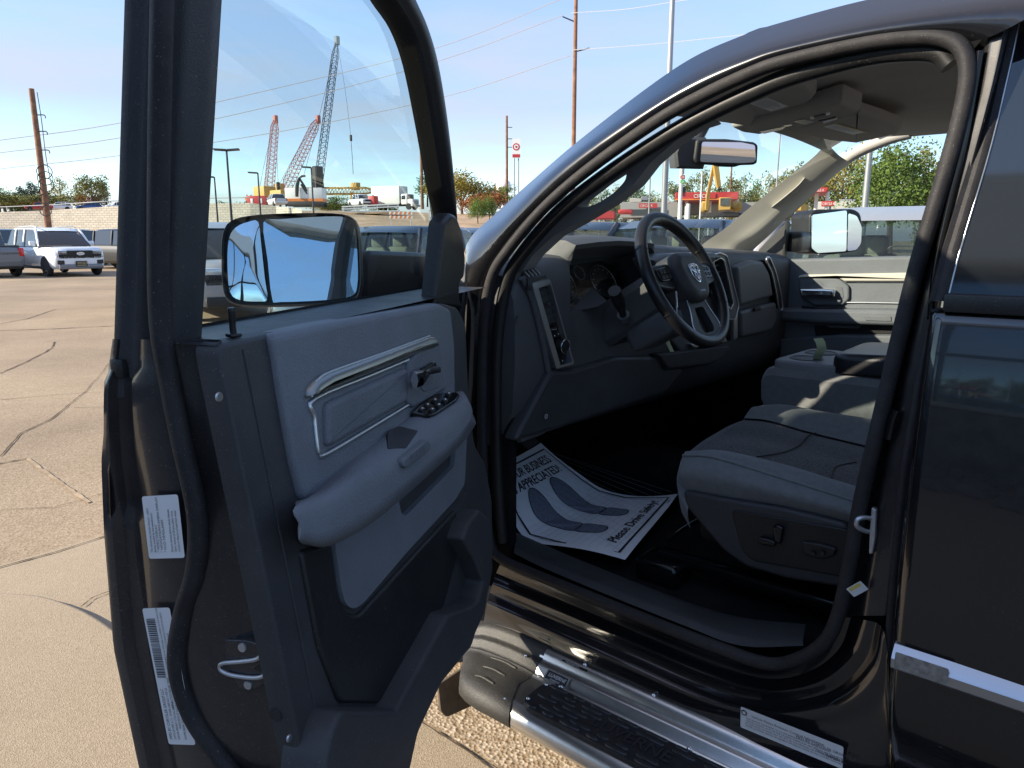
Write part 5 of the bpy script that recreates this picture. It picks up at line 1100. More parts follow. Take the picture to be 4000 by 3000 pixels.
# ------------------------------------------------------------------ surroundings
def gdir(vx): d = ray(vx, 510); h = Vector((d.x, d.y, 0)); return h.normalized()
def gp(vx, dist, z=0.): return Vector((CAM.x, CAM.y, 0))+gdir(vx)*dist+Vector((0, 0, z))
def zat(vx, vy, dist): return at(vx, vy, dist).z
def basic(n, c, r=.5, **k): return mat(n, c, r, **k)
BM = dict(
 stone=mat('stone_wall', (.25, .235, .215), .9, var=.5, vs=3.5, bump=.8, bs=9, bdist=.05), stucco=mat('building_grey', (.33, .33, .32), .85), white=mat('site_white_paint', (.78, .78, .75), .4, spec=.4), red=mat('sign_red', (.46, .035, .035), .55),
 yellow=mat('machine_yellow', (.52, .32, .07), .6), orange=mat('safety_orange', (.75, .22, .04), .6), steel=mat('pole_dark_steel', (.05, .05, .055), .5, .5), galv=mat('galvanised_steel', (.33, .34, .35), .55, .6),
 wood=mat('pole_wood', (.21, .105, .06), .85, var=.4, vs=2), tyre=mat('tyre', (.02, .02, .021), .8), rim=mat('alloy', (.5, .51, .53), .3, .9), glass=mat('car_glass', (.02, .025, .03), .03, spec=.9), tail=mat('tail_lamp', (.5, .01, .012), .2),
 head=mat('head_lamp', (.65, .67, .70), .12, .3), dirt=mat('bare_dirt', (.36, .25, .155), .95, var=.35, vs=.35, bump=.6, bs=2.5, bdist=.12, detail=8), dgrass=mat('dry_grass', (.26, .20, .09), .95, var=.5, vs=1.2, detail=8), craneb=mat('crane_blue_black', (.05, .065, .085), .5), craner=mat('crane_red', (.40, .13, .11), .6),
 trunk=mat('bark', (.09, .07, .05), .95), print_black=mat('sign_black', (.02, .02, .02), .6), green=mat('price_green', (.05, .45, .12), .5), skin=mat('skin', (.45, .28, .2), .6), jeans=mat('work_trousers', (.06, .08, .13), .8), concrete2=mat('pale_concrete', (.5, .48, .44), .85), canopy=mat('canopy_white', (.7, .7, .68), .5))
def blockmat():
    m = bpy.data.materials.new('retaining_block'); m.use_nodes = True; t = m.node_tree; b = t.nodes['Principled BSDF']; b.inputs['Roughness'].default_value = .95
    uv = t.nodes.new('ShaderNodeTexCoord'); br = t.nodes.new('ShaderNodeTexBrick'); br.inputs['Scale'].default_value = 1.0; br.inputs['Brick Width'].default_value = .62; br.inputs['Row Height'].default_value = .26; br.inputs['Mortar Size'].default_value = .014
    br.inputs['Color1'].default_value = (.60, .54, .44, 1); br.inputs['Color2'].default_value = (.50, .45, .37, 1); br.inputs['Mortar'].default_value = (.30, .27, .22, 1)
    t.links.new(uv.outputs['UV'], br.inputs['Vector']); t.links.new(br.outputs['Color'], b.inputs['Base Color'])
    bp = t.nodes.new('ShaderNodeBump'); bp.inputs['Distance'].default_value = .06; t.links.new(br.outputs['Fac'], bp.inputs['Height']); bp.invert = True; t.links.new(bp.outputs['Normal'], b.inputs['Normal'])
    return m
# raised ground beyond the lot
EY = [(-160, 468, 112, 112), (-30, 463, 107, 107), (120, 457, 102, 102), (250, 449, 97, 97), (360, 446, 93, 93), (455, 443, 90, 90), (545, 442, 87, 87), (600, 449, 86, 88), (655, 455, 80, 96), (720, 455, 72, 104), (860, 456, 70, 106), (960, 462, 70, 104), (1060, 462, 70, 106), (1160, 470, 74, 104), (1300, 478, 78, 102), (1420, 488, 80, 100)]
V, F = [], []
for vx, ty, d0, d1 in EY:
    zt_ = max(.3, zat(vx, ty, d1)); V += [gp(vx, d0, -.05), gp(vx, (d0*2+d1)/3, zt_*.42), gp(vx, d1, zt_), gp(vx, d1+60, zt_+.3), gp(vx, 420, zt_+1.5)]
for i in range(len(EY)-1):
    for k in range(4): F.append((i*5+k, i*5+5+k, i*5+6+k, i*5+1+k))
emb = mk('embankment', V, F, None, None, 40, mats=[BM['dirt'], BM['dgrass']], fm=[0 if (k % 4) < 2 or (8 <= k//4 < 10) else 0 for k in range(len(F))]); struct(emb)
pts = [(vx, ty, d0) for vx, ty, d0, d1 in EY[:9]]
V, F, UVS = [], [], []; run = 0; prev = None
for vx, ty, d in pts:
    g = gp(vx, d-.6); zz = max(.5, zat(vx, ty, d)+.15)
    if prev is not None: run += (g-prev).length
    prev = g; V += [g, g+Vector((0, 0, zz)), gp(vx, d+.3, zz)]; UVS += [(run, 0), (run, zz), (run, zz+.9)]
for i in range(len(pts)-1):
    for k in range(2): F.append((i*3+k, i*3+3+k, i*3+4+k, i*3+1+k))
rw = mk('retaining_wall', V, F, blockmat(), None, 0); uvl = rw.data.uv_layers.new(name='UVMap')
for lp in rw.data.loops: uvl.data[lp.index].uv = UVS[lp.vertex_index]
tag(rw, 'pale block retaining wall running along the raised road behind the parked cars', 'wall')
# guard rail on top of the wall
gr = wthing('guard_rail', 'thin rail along the top of the block retaining wall', 'railing', gp(100, 90, 0))
rp = [gp(vx, d, max(.5, zat(vx, ty, d))+.75) for vx, ty, d in pts[:7]]
tube('rail', rp, .05, BM['steel'] if False else BM['galv'], gr, n=2, seg=6)

# -------- trees
def leafmat(n, c, c2): return mat(n, c, .75, spec=.2, var=.01, vs=.9, col2=c2, detail=2)
LM = [leafmat('leaf_green', (.05, .10, .015), (.14, .20, .035)), leafmat('leaf_yellow', (.20, .17, .03), (.36, .28, .06)), leafmat('leaf_rust', (.20, .075, .025), (.34, .15, .05)), leafmat('leaf_dark', (.025, .042, .022), (.06, .085, .045)), leafmat('leaf_pale', (.13, .14, .035), (.24, .23, .075)), leafmat('leaf_bright', (.055, .105, .018), (.19, .25, .06))]
def crown_mesh(name, n, leaf, m, seed, shape='round', clumps=16):
    r = random.Random(seed); V, F = [], []
    cl = []
    for i in range(clumps):
        if shape == 'cone':
            h = r.random(); rad = (1-h)*.42+.03; a = r.uniform(0, 6.28); cl.append((Vector((math.cos(a)*rad*r.random(), math.sin(a)*rad*r.random(), .08+h*.9)), .10+.10*(1-h)))
        elif shape == 'tall':
            h = r.random(); a = r.uniform(0, 6.28); q = .30*math.sin(math.pi*min(1, h*.85+.12)); cl.append((Vector((math.cos(a)*q*r.random()**.5, math.sin(a)*q*r.random()**.5, .1+h*.86)), .12))
        else:
            a = r.uniform(0, 6.28); e = r.uniform(-.5, 1.2); q = r.uniform(.4, 1)*.36; cl.append((Vector((math.cos(a)*math.cos(e)*q, math.sin(a)*math.cos(e)*q, .56+math.sin(e)*q*.95)), r.uniform(.13, .22)))
    for i in range(n):
        c, rr = r.choice(cl); d = Vector((r.gauss(0, 1), r.gauss(0, 1), r.gauss(0, .85))).normalized()*rr*(r.random()**.4); p = c+d
        nn = (d.normalized()*.6+Vector((r.gauss(0, 1), r.gauss(0, 1), r.gauss(0, 1)+.4))).normalized(); a = nn.orthogonal().normalized(); b = nn.cross(a); s_ = leaf*r.uniform(.6, 1.3); q = r.uniform(0, 6.28); a, b = a*math.cos(q)+b*math.sin(q), b*math.cos(q)-a*math.sin(q)
        k = len(V); V += [p-a*s_, p-b*s_*.55, p+a*s_, p+b*s_*.55]; F.append((k, k+1, k+2, k+3))
    me = bpy.data.meshes.new(name); me.from_pydata([tuple(v) for v in V], [], F); me.materials.append(m); me.update(); return me
def trunk_mesh(seed):
    r = random.Random(seed); V, F = [], []
    def limb(p, q, r0, r1):
        n = len(V); d = (q-p).normalized(); a = d.orthogonal().normalized(); b = d.cross(a)
        for c, rr in ((p, r0), (q, r1)):
            for k in range(6): V.append(c+a*math.cos(k*math.pi/3)*rr+b*math.sin(k*math.pi/3)*rr)
        for k in range(6): F.append((n+k, n+(k+1) % 6, n+6+(k+1) % 6, n+6+k))
    t = Vector((r.uniform(-.03, .03), r.uniform(-.03, .03), .45)); limb(Vector((0, 0, 0)), t, .028, .018); limb(t, t+Vector((.02, 0, .4)), .018, .004)
    for i in range(6):
        a = r.uniform(0, 6.28); limb(t*(.6+.07*i), t*(.6+.07*i)+Vector((math.cos(a)*.26, math.sin(a)*.26, r.uniform(.15, .35))), .011, .003)
    me = bpy.data.meshes.new('trunk'); me.from_pydata([tuple(v) for v in V], [], F); me.materials.append(BM['trunk']); me.update(); return me
TM = [trunk_mesh(i) for i in range(3)]
CMS = {('round', m): crown_mesh('crown', 2600, .021, LM[m], 10+m) for m in (0, 1, 2, 4)}
CMS[('round', 5)] = crown_mesh('crown', 9000, .014, LM[5], 77, 'round', 30)
CMS[('cone', 3)] = crown_mesh('crown', 2200, .02, LM[3], 31, 'cone', 30); CMS[('tall', 4)] = crown_mesh('crown', 2600, .017, LM[4], 37, 'tall', 24); CMS[('tall', 0)] = crown_mesh('crown', 2600, .017, LM[0], 38, 'tall', 24); CMS[('tall', 1)] = crown_mesh('crown', 2200, .017, LM[1], 39, 'tall', 24)
tn = [0]
def tree(vx, dist, z, h, w, key, label, group=None, name='tree', rz=None):
    if name != 'tree': z -= .2*h
    tn[0] += 1; t = thing(name, label, 'tree' if name == 'tree' else 'shrub', gp(vx, dist, z), group, rz if rz is not None else tn[0]*1.7)
    t.scale = (w, w, h)
    c = bpy.data.objects.new('crown', CMS[key]); COL.objects.link(c); c.parent = t
    k = bpy.data.objects.new('trunk', TM[tn[0] % 3]); COL.objects.link(k); k.parent = t
    return t
g1 = 'skyline trees left of the open door'
for vx, d, h, w, key, lb in [(6, 250, 9, 12, ('round', 0), 'rounded green tree at the end of the skyline above the block wall'), (30, 255, 7, 12, ('round', 3) if ('round', 3) in CMS else ('round', 0), 'low green tree beside the dark conifers')]:
    tree(vx, d, 6.5, h, w, ('round', 0), lb, g1)
for i, (vx, h) in enumerate([(44, 7), (56, 9), (66, 8.5), (78, 10), (90, 9.5), (102, 8.5), (114, 7.5)]): tree(vx, 258+i % 3*6, 6.5, h, 10, ('cone', 3), 'dark conifer standing in the row behind the brown utility pole', 'dark conifers in a row')
for i, (vx, h, w) in enumerate([(20, 5.5, 14), (60, 5, 15), (98, 5.5, 14), (128, 6, 14)]): tree(vx, 215, 7.6, h, w, ('round', 4), 'low yellow green bush in front of the dark conifers', 'low bushes before the conifers', 'bush')
tree(140, 235, 6.4, 11, 9, ('tall', 1), 'thin yellowing tree between conifers and the pale spreading tree', g1); tree(212, 232, 6.4, 12.5, 13, ('round', 4), 'pale spreading tree on the ridge beside the open door', g1); tree(190, 240, 6.4, 8, 10, ('round', 2), 'rusty tree beside the pale spreading tree', g1); tree(235, 238, 6.4, 8.5, 9, ('cone', 3), 'dark tree close to the edge of the open door', g1)
for i, vx in enumerate([470, 490, 512, 530, 548]): tree(vx, 260, 6.6, 5+i % 2*1.5, 9, ('round', 0), 'small far tree on the ridge behind the street lamps', 'small far trees behind the street lamps')
for i, vx in enumerate([705, 728, 752, 830]): tree(vx, 240, 6.5, 8 if i == 1 else 6, 12, ('round', 0 if i % 2 else 1), 'far tree seen under the yellow truss', 'far trees behind the truss')
zs_ = lambda vx, vy, d: zat(vx, vy, d)
tree(925, 122, zs_(925, 447, 122), 5.5, 5.5, ('round', 0), 'green tree just beyond the bare brown pole seen through the door glass'); tree(950, 112, zs_(950, 455, 112), 6.5, 6.5, ('round', 1), 'yellow shrub against the front edge of the door window', name='shrub')
tree(1000, 110, zs_(1000, 462, 110), 8.2, 9, ('round', 1), 'large golden shrub on the slope beside the open door', name='shrub'); tree(1040, 112, zs_(1040, 462, 112), 6.5, 8, ('round', 1), 'smaller golden shrub between the large golden one and the rust one', name='shrub')
tree(1022, 104, zs_(1022, 472, 104), 4.6, 7, ('round', 2), 'rust red shrub under the large golden shrub', name='shrub'); tree(1062, 106, zs_(1062, 470, 106), 5.2, 7, ('round', 2), 'rust red shrub to the pole side of the green bushes', name='shrub')
tree(1033, 92, zs_(1033, 480, 92), 3.8, 3.2, ('round', 5), 'bright green bush on the dry grass slope, the wider of two', name='shrub'); tree(1057, 92, zs_(1057, 474, 92), 3.6, 2.4, ('round', 5), 'bright green bush on the dry grass slope, the slimmer of two', name='shrub'); tree(1090, 125, zs_(1090, 462, 125), 5, 6, ('round', 0), 'olive tree below the water tower')
g2 = 'pale trees behind the petrol station'
for i, (vx, h) in enumerate([(1215, 10), (1250, 9), (1275, 10), (1305, 9), (1330, 10.5), (1352, 11), (1378, 10), (1402, 9.5), (1440, 11), (1462, 10), (1490, 12.5), (1512, 13), (1545, 10), (1575, 11.5), (1600, 12), (1628, 11), (1655, 12), (1682, 12)]): tree(vx, 165+(i*7) % 18, 0, h*1.25, 11, ('tall', 4) if i % 3 else ('tall', 0), 'pale feathery tree in the row behind the petrol station', g2)
for i, (vx, h) in enumerate([(1712, 11), (1740, 10), (1768, 11), (1790, 11.5), (1815, 13), (1845, 14.5), (1985, 13), (2030, 12)]): tree(vx, 120+(i*5) % 13, 0, h*1.12, 11, ('tall', 1 if i % 2 else 4), 'yellowing tree in the row seen through the passenger window', 'yellowing trees through the passenger window')
tree(1925, 52, 0, 7.6, 7.4, ('round', 5), 'full bright green tree beyond the passenger side mirror'); tree(1995, 56, 0, 6.6, 7, ('round', 4), 'yellowing tree right behind the full bright green tree')

# -------- poles, lamps, wires
def rod(name, a, b, r0, r1, m, par, seg=10):
    return tube(name, [a, a.lerp(b, .5), b], [r0, (r0+r1)/2, r1], m, par, n=0, seg=seg)
def pole(vx, dist, zb, ztop, r, m, label, name='utility_pole', cat='pole', group=None):
    b = gp(vx, dist, zb); t = wthing(name, label, cat, b, group); rod('shaft', b, Vector((b.x, b.y, ztop)), r, r*.72, m, t); return t, b
t, b = pole(107, 86, 0, zat(72, 192, 86), .34, BM['wood'], 'brown utility pole hung with coiled cable in front of the block wall')
side = RT
for k, y in enumerate([250, 285, 325]):
    z = zat(95, y, 86); tube('insulator_arm', [b+Vector((0, 0, z))-b*0+Vector((0, 0, -b.z)), b+side*.9+Vector((0, 0, z)), b+side*1.0+Vector((0, 0, z-.3))], .05, BM['steel'], t, n=3, seg=6)
for k, y in enumerate([372, 386, 400, 430, 456]):
    z = zat(100, y, 86); rr = .75 if k < 3 else .55; cpos = b+side*(.45 if k < 3 else .1)-FW*.3
    tube('cable_coil', [Vector((cpos.x, cpos.y, z))+side*rr*math.cos(a*math.pi/6)+Vector((0, 0, rr*.85*math.sin(a*math.pi/6))) for a in range(12)], .045, BM['steel'], t, closed=True, n=2, seg=6)
tube('service_cable', [Vector((b.x, b.y, zat(80, 200, 86)))+side*.5, Vector((b.x, b.y, zat(88, 260, 86)))+side*.6, Vector((b.x, b.y, zat(98, 340, 86)))+side*.6, Vector((b.x, b.y, zat(104, 400, 86)))+side*.8], .035, BM['steel'], t, n=3, seg=5)
pole(914, 118, zat(914, 446, 118)-.4, zat(905, 230, 118), .26, BM['wood'], 'bare brown pole standing past the box truck behind the door glass')
t, b = pole(1095, 125, zat(1095, 445, 125)-1, zat(1094, 250, 125), .26, BM['wood'], 'brown utility pole with short arms beside the tall round sign')
for y in (275, 300, 318): tube('insulator_arm', [Vector((b.x, b.y, zat(1095, y, 125))), Vector((b.x, b.y, zat(1095, y, 125)))+RT*.9], .06, BM['steel'], t, n=0, seg=6)
t, b = pole(1236, 66, 0, zat(1230, -60, 66), .22, BM['wood'], 'tall brown utility pole rising behind the windshield pillar')
rod('cross_arm', Vector((b.x, b.y, zat(1234, 48, 66))), Vector((b.x, b.y, zat(1234, 36, 66)))-RT*1.1, .06, .05, BM['steel'], t, 6); rod('street_light_arm', Vector((b.x, b.y, zat(1234, 112, 66))), Vector((b.x, b.y, zat(1234, 104, 66)))+RT*1.2, .05, .05, BM['steel'], t, 6)
pole(1432, 31, 0, zat(1438, -80, 31), .135, BM['galv'], 'thick grey steel light pole seen above the cab and through the windshield', 'light_pole')
pole(1862, 46, 0, zat(1870, 250, 46), .19, BM['galv'], 'grey light pole beside the full green tree beyond the passenger window', 'light_pole')
t, b = pole(1920, 60, 0, zat(1920, 335, 60), .07, BM['galv'], 'pole with twin floodlights poking above the full green tree', 'flood_light', 'lamp')
for s_ in (-1, 1): box('lamp_head', (-.25, -.2, -.1), (.25, .2, .1), BM['galv'], t, .03, 2, lambda v, s_=s_: Vector((b.x, b.y, zat(1920, 333, 60)))+RT*(s_*.55+v.x)+Vector((0, 0, v.z+s_*v.x*.3))+FW*v.y)
pole(1400, 95, 0, zat(1400, 378, 95), .12, BM['galv'], 'thin grey pole with cross pieces above the grey shop', 'utility_pole'); pole(1295, 80, 0, zat(1296, 385, 80), .10, BM['galv'], 'thin grey pole in view through the pillar grab handle', 'light_pole'); pole(1670, 60, 0, zat(1668, 200, 60), .07, BM['galv'], 'thin pale pole seen high through the windshield near the overhead console', 'light_pole'); pole(1572, 120, 0, zat(1572, 350, 120), .16, BM['wood'], 'brown pole behind the excavator boom')
def lamp(vx0, vy0, vy1, dist, heads, label):
    zb = 0 if dist < 84 else 0; b = gp(vx0, dist, 0); z = zat(vx0, vy1, dist); t = wthing('street_lamp', label, 'lamp', b); rod('shaft', b, Vector((b.x, b.y, z)), .11, .07, BM['steel'], t, 8)
    for s_ in heads: box('lamp_head', (0, -.16, -.05), (.95, .16, .05), BM['steel'], t, .02, 2, lambda v, s_=s_: Vector((b.x, b.y, z))+RT*(s_*v.x)+Vector((0, 0, v.z+.06*v.x))+FW*v.y)
lamp(503, 480, 325, 60, (-1, 1), 'black street lamp with two arms seen through the door glass'); lamp(566, 455, 374, 78, (-1,), 'single arm street lamp in front of the red crane'); lamp(680, 455, 362, 76, (-1,), 'single arm street lamp in front of the tall dark crane'); lamp(473, 480, 383, 78, (-1,), 'street lamp half hidden by the rear edge of the door window')
wires = [([(-120, 322), (0, 303), (252, 267), (600, 190), (945, 103), (1228, -8)], 'upper'), ([(-120, 350), (0, 330), (252, 299), (600, 226), (950, 131), (1216, 33)], 'middle'), ([(-120, 383), (0, 365), (252, 337), (600, 285), (960, 209), (1233, 120)], 'lower')]
wm = mat('bright_wire', (.62, .62, .63), .35, .6)
for v, n_ in wires: tag(tube('power_line', [at(x, y, 92-(x+120)/1350*26) for x, y in v], .034, wm, None, n=6, seg=5), '%s of three power lines strung from the tall brown pole across the sky' % n_, 'wire')
for v, n_ in [([(1232, 28), (1350, 20), (1480, 0), (1700, -30)], 'upper'), ([(1236, 108), (1400, 96), (1600, 76), (1900, 50)], 'lower')]: tag(tube('power_line', [at(x, y, 66-(x-1232)/20) for x, y in v], .026, wm, None, n=6, seg=5), '%s power line running from the tall brown pole over the cab' % n_, 'wire')

# -------- vehicles
CMAT = {n: mat('car_paint_'+n, c, .5, 0, .8, .25) for n, c in dict(white=(.74, .76, .78), black=(.008, .008, .01), grey=(.16, .17, .18), silver=(.36, .36, .37), blue=(.03, .09, .28), red=(.32, .02, .025), navy=(.012, .016, .03), champagne=(.42, .39, .37)).items()}
CLEAR = glassmat('clear_car_glass', (.50, .58, .55), 1.0); PALE = mat('pale_seat', (.45, .44, .38), .7)
def vehicle(name, label, pos, rz, kind='suv', color='black', L=4.9, W=1.95, H=1.78, group=None, detail=False, seats=False):
    t = thing(name, label, {'pickup': 'pickup', 'van': 'truck'}.get(kind, 'car'), pos, group, rz); m = CMAT[color]; hw = W/2; l2 = L/2; k = H/1.78; bl = 1.10*k
    def ring(x, zb, zt_, w): return [Vector((x, y, z)) for y, z in [(-w*.86, zb), (-w*.98, zb+.12), (-w, zb+.35), (-w, (zb+zt_)/2+.12), (-w*.975, zt_-.10), (-w*.90, zt_-.015), (-w*.45, zt_+.015), (w*.45, zt_+.015), (w*.90, zt_-.015), (w*.975, zt_-.10), (w, (zb+zt_)/2+.12), (w, zb+.35), (w*.98, zb+.12), (w*.86, zb)]]
    hood = (1.06 if detail else .98)*k if kind != 'pickup' else 1.08*k
    xs = [(-l2, .62, bl-.22, hw*.86), (-l2+.05, .45, bl-.08, hw*.94), (-l2+.35, .32, bl, hw*.985), (-l2+1.2, .30, bl, hw), (0, .28, bl, hw), (l2-1.65, .28, bl-.02, hw), (l2-1.35, .28, bl-.05, hw), (l2-.5, .30, hood, hw*.985), (l2-.14, .32, hood-.07, hw*.93), (l2-.03, .40, hood-.20, hw*.85), (l2, .55, hood-.34, hw*.78)]
    loft('body', [ring(*q) for q in xs], m, t, closed_v=True, caps=True, smooth=40)
    xr = -l2+.25 if kind == 'suv' else (-l2+1.75 if kind == 'pickup' else -l2+.7); xf = l2-1.38
    st_ = [(xr, .02, .02), (xr+(.25 if kind == 'suv' else .12), .9, .95), (xr+.5, 1, 1), ((xr+xf)/2-.1, 1, 1.02), (xf-1.0, .98, 1), (xf-.55, .80, .86), (xf, .02, .02)]
    rows = []
    for x, f, fr_ in st_:
        z1 = bl+(H-bl-.03)*f; wt = hw*(.96-.17*f); rows.append([Vector((x, y, z)) for y, z in [(-hw*.955, bl-.03), (-wt, z1-.05*f), (-wt+.10, z1), (0, z1+.012), (wt-.10, z1), (wt, z1-.05*f), (hw*.955, bl-.03)]])
    loft('windows', rows, CLEAR if seats else BM['glass'], t, caps=True, smooth=30)
    if seats:
        for sx_ in (xf-1.25, xf-2.15):
            for s_ in (-1, 1):
                box('seat', (sx_-.12, s_*.42-.24, bl-.25), (sx_+.06, s_*.42+.24, bl+.28), PALE, t, .07, 3); box('headrest', (sx_-.10, s_*.42-.13, bl+.26), (sx_+.02, s_*.42+.13, bl+.46), PALE, t, .05, 3)
        tube('steering_wheel', [Vector((xf-.62+.05*math.sin(a*math.pi/6), .42+.18*math.cos(a*math.pi/6), bl+.02+.17*math.sin(a*math.pi/6))) for a in range(12)], .016, BM['print_black'], t, closed=True, n=2, seg=6)
        box('dash_top', (xf-.55, -hw*.8, bl-.12), (xf-.05, hw*.8, bl+.02), BM['print_black'], t, .05, 2)
    rr = []
    for x, f, fr_ in st_[1:6]:
        z1 = bl+(H-bl-.03)*f+.012; wt = hw*(.96-.17*f)+.006; rr.append([Vector((x, y, z)) for y, z in [(-wt, z1-.075), (-wt+.07, z1-.005), (-hw*.3, z1+.016), (hw*.3, z1+.016), (wt-.07, z1-.005), (wt, z1-.075)]])
    loft('roof', rr, m, t, smooth=50)
    for s_ in (-1, 1):
        for px, lean in ((xf-.05, 1), ((xr+xf)/2+.1, 0), (xr+.95 if kind == 'suv' else xr+.15, 0)):
            top = Vector(((xf-.62) if lean else px-.04, s_*(hw*(.80)), H-.08)); bot = Vector((px, s_*hw*.955, bl-.02)); tube('pillar', [bot, bot.lerp(top, .5)+Vector((0, s_*.012, 0)), top], .05, m, t, n=2, seg=6)
        box('side_mirror', (-.08, -.11, -.09), (.08, .11, .09), m, t, .04, 2, lambda v, s_=s_: v+Vector((xf-.30, s_*(hw+.10), bl+.10)))
    wr = .37 if kind != 'pickup' else .42
    for x in (-l2+.95, l2-.92):
        for s_ in (-1, 1):
            arch = [Vector((x+math.cos(a*math.pi/10)*(wr+.08), s_*(hw+.004), .36+math.sin(a*math.pi/10)*(wr+.08))) for a in range(11)]+[Vector((x-wr-.08, s_*(hw+.004), .27)), Vector((x+wr+.08, s_*(hw+.004), .27))]
            mk('wheel_arch', arch+[v-Vector((0, s_*.05, 0)) for v in arch], [tuple(range(13)), tuple(reversed(range(13, 26)))]+[(i, (i+1) % 13, 13+(i+1) % 13, 13+i) for i in range(13)], BM['tyre'], t, 0)
            rows = []
            for dy, r in ((-.10, wr*.6), (-.12, wr*.92), (-.08, wr), (.05, wr), (.085, wr*.93), (.075, wr*.66), (.05, wr*.62)): rows.append([Vector((x+r*math.cos(a*math.pi/12), s_*(hw-.08+dy), wr+r*math.sin(a*math.pi/12))) for a in range(24)])
            wl = loft('wheel', rows, BM['tyre'], t, closed_v=True)
            V, F = [], []
            for a in range(6):
                q = a*math.pi/3
                for dq, r in ((-.16, .1), (.16, .1), (.10, wr*.63), (-.10, wr*.63)): V.append(Vector((x+r*math.cos(q+dq), s_*(hw-.025), wr+r*math.sin(q+dq))))
                F.append((4*a, 4*a+1, 4*a+2, 4*a+3))
            mk('rim', V+[v-Vector((0, s_*.03, 0)) for v in V], F+[tuple(24+i for i in f) for f in F], BM['rim'], wl, 0)
    for s_ in (-1, 1):
        box('headlight', (l2-.18, s_*hw*.62-.19, hood-.27), (l2-.015, s_*hw*.62+.19, hood-.13), BM['head'], t, .03, 2); box('tail_light', (-l2-.005, s_*hw*.80-.10, bl-.42), (-l2+.10, s_*hw*.80+.10, bl-.08), BM['tail'], t, .03, 2)
    box('grille', (l2-.12, -hw*.48, hood-.40), (l2+.012, hw*.48, hood-.13), BM['print_black'], t, .03, 2); box('front_bumper', (l2-.16, -hw*.80, .30), (l2+.03, hw*.80, .50), CMAT['grey'] if detail else BM['print_black'], t, .05, 2)
    if kind == 'pickup':
        box('bed_hollow', (-l2+.14, -hw*.82, bl-.30), (-l2+1.72, hw*.82, bl+.018), BM['print_black'], t, .02, 1)  # black slab in place of the dark hollow of the bed
    if detail:
        for z in (hood-.17, hood-.235, hood-.30, hood-.365): box('grille_bar', (l2-.02, -hw*.80, z-.012), (l2+.035, hw*.80, z+.012), BM['print_black'], t, .006, 1)
        printed('emblem', .30, .13, lambda a, b, q: Vector((l2+.042+q, -.15+a, hood-.32+b)), [('text', 'Ford', .055, .035, .10, 1, 1.0, .25)], [BM['head'], CMAT['navy']], t, outline=[(.15+.15*math.cos(a*math.pi/10), .065+.065*math.sin(a*math.pi/10)) for a in range(20)])
        printed('dealer_plate', .44, .22, lambda a, b, q: Vector((l2+.036+q, -.22+a, .40+b)), [('text', 'WOLF', .055, .10, .13, 1, 1.05), ('strip', [(.05, .05), (.39, .05)], .02, 1)], [BM['print_black'], mat('plate_gold', (.55, .45, .2), .5)], t, corner=.01)
        for s_ in (-1, 1):
            box('fog_intake', (l2-.06, s_*hw*.72-.13, .50), (l2+.015, s_*hw*.72+.13, .66), BM['print_black'], t, .02, 1); tube('roof_rail', [Vector((xr+.4, s_*hw*.72, H)), Vector((0, s_*hw*.74, H+.05)), Vector((xf-.75, s_*hw*.72, H))], .025, BM['galv'], t, n=3, seg=6); box('side_step', (-1.1, s_*hw-.05*s_-.06, .30), (1.1, s_*hw-.05*s_+.06, .36), BM['print_black'], t, .02, 1)
    return t
vehicle('parked_suv', 'white full size SUV with black grille parked facing the lot behind the door edge', gp(113, 37.0), RAD(181), 'suv', 'white', 5.3, 2.03, 1.96, None, True)
vehicle('parked_pickup', 'grey pickup with tall tyres parked tail first beside the white SUV', gp(-78, 37.5), RAD(6), 'pickup', 'grey', 5.8, 2.05, 1.98)
vehicle('parked_pickup', 'black crew cab pickup parked on the door side of the white SUV', gp(268, 42), RAD(196), 'pickup', 'black', 5.8, 2.05, 1.95)
vehicle('parked_pickup', 'dark pickup with rear window showing right behind the white SUV', gp(152, 50), RAD(2), 'pickup', 'navy', 5.8, 2.05, 2.0)
vehicle('parked_pickup', 'dark pickup behind the tail of the grey pickup', gp(8, 48), RAD(5), 'pickup', 'black', 5.8, 2.05, 1.98)
gq = 'far row of parked cars before the block wall'
for i, (vx, d, c) in enumerate([(55, 56, 'black'), (70, 57, 'red'), (84, 56, 'silver'), (98, 57, 'silver'), (118, 58, 'white'), (135, 60, 'red'), (160, 60, 'red'), (182, 58, 'black'), (205, 56, 'blue'), (228, 57, 'red'), (246, 58, 'silver'), (470, 52, 'white'), (495, 55, 'black')]):
    vehicle('parked_car', {'black': 'black', 'red': 'dark red', 'silver': 'silver', 'white': 'white', 'blue': 'blue'}[c]+' car with only its roof showing in the far parked row before the wall', gp(vx, d), RAD(170+(i*13) % 25), 'suv', c, 4.6, 1.85, 1.62, gq)
vehicle('parked_pickup', 'silver pickup with barred grille half hidden behind the door mirror', gp(452, 17.5), RAD(165), 'pickup', 'silver', 5.8, 2.05, 1.9); vehicle('parked_car', 'dark red car behind the silver pickup at the edge of the door window', gp(455, 26), RAD(165), 'suv', 'red', 4.8, 1.9, 1.7)
vehicle('parked_suv', 'black SUV with pale seats parked past the door mirror', gp(850, 14.2), RAD(112), 'suv', 'black', 5.0, 2.0, 1.80, seats=True); vehicle('parked_suv', 'dark SUV parked right behind the black one past the door mirror', gp(800, 21), RAD(118), 'suv', 'navy', 5.0, 2.0, 1.86); vehicle('parked_suv', 'dark SUV whose roof shows between the door and the windshield pillar', gp(1010, 17), RAD(108), 'suv', 'black', 5.0, 2.0, 1.80, seats=True); vehicle('parked_suv', 'dark SUV seen low through the windshield left of the steering wheel', gp(1255, 12.5), RAD(100), 'suv', 'black', 5.0, 2.0, 1.84, seats=True)
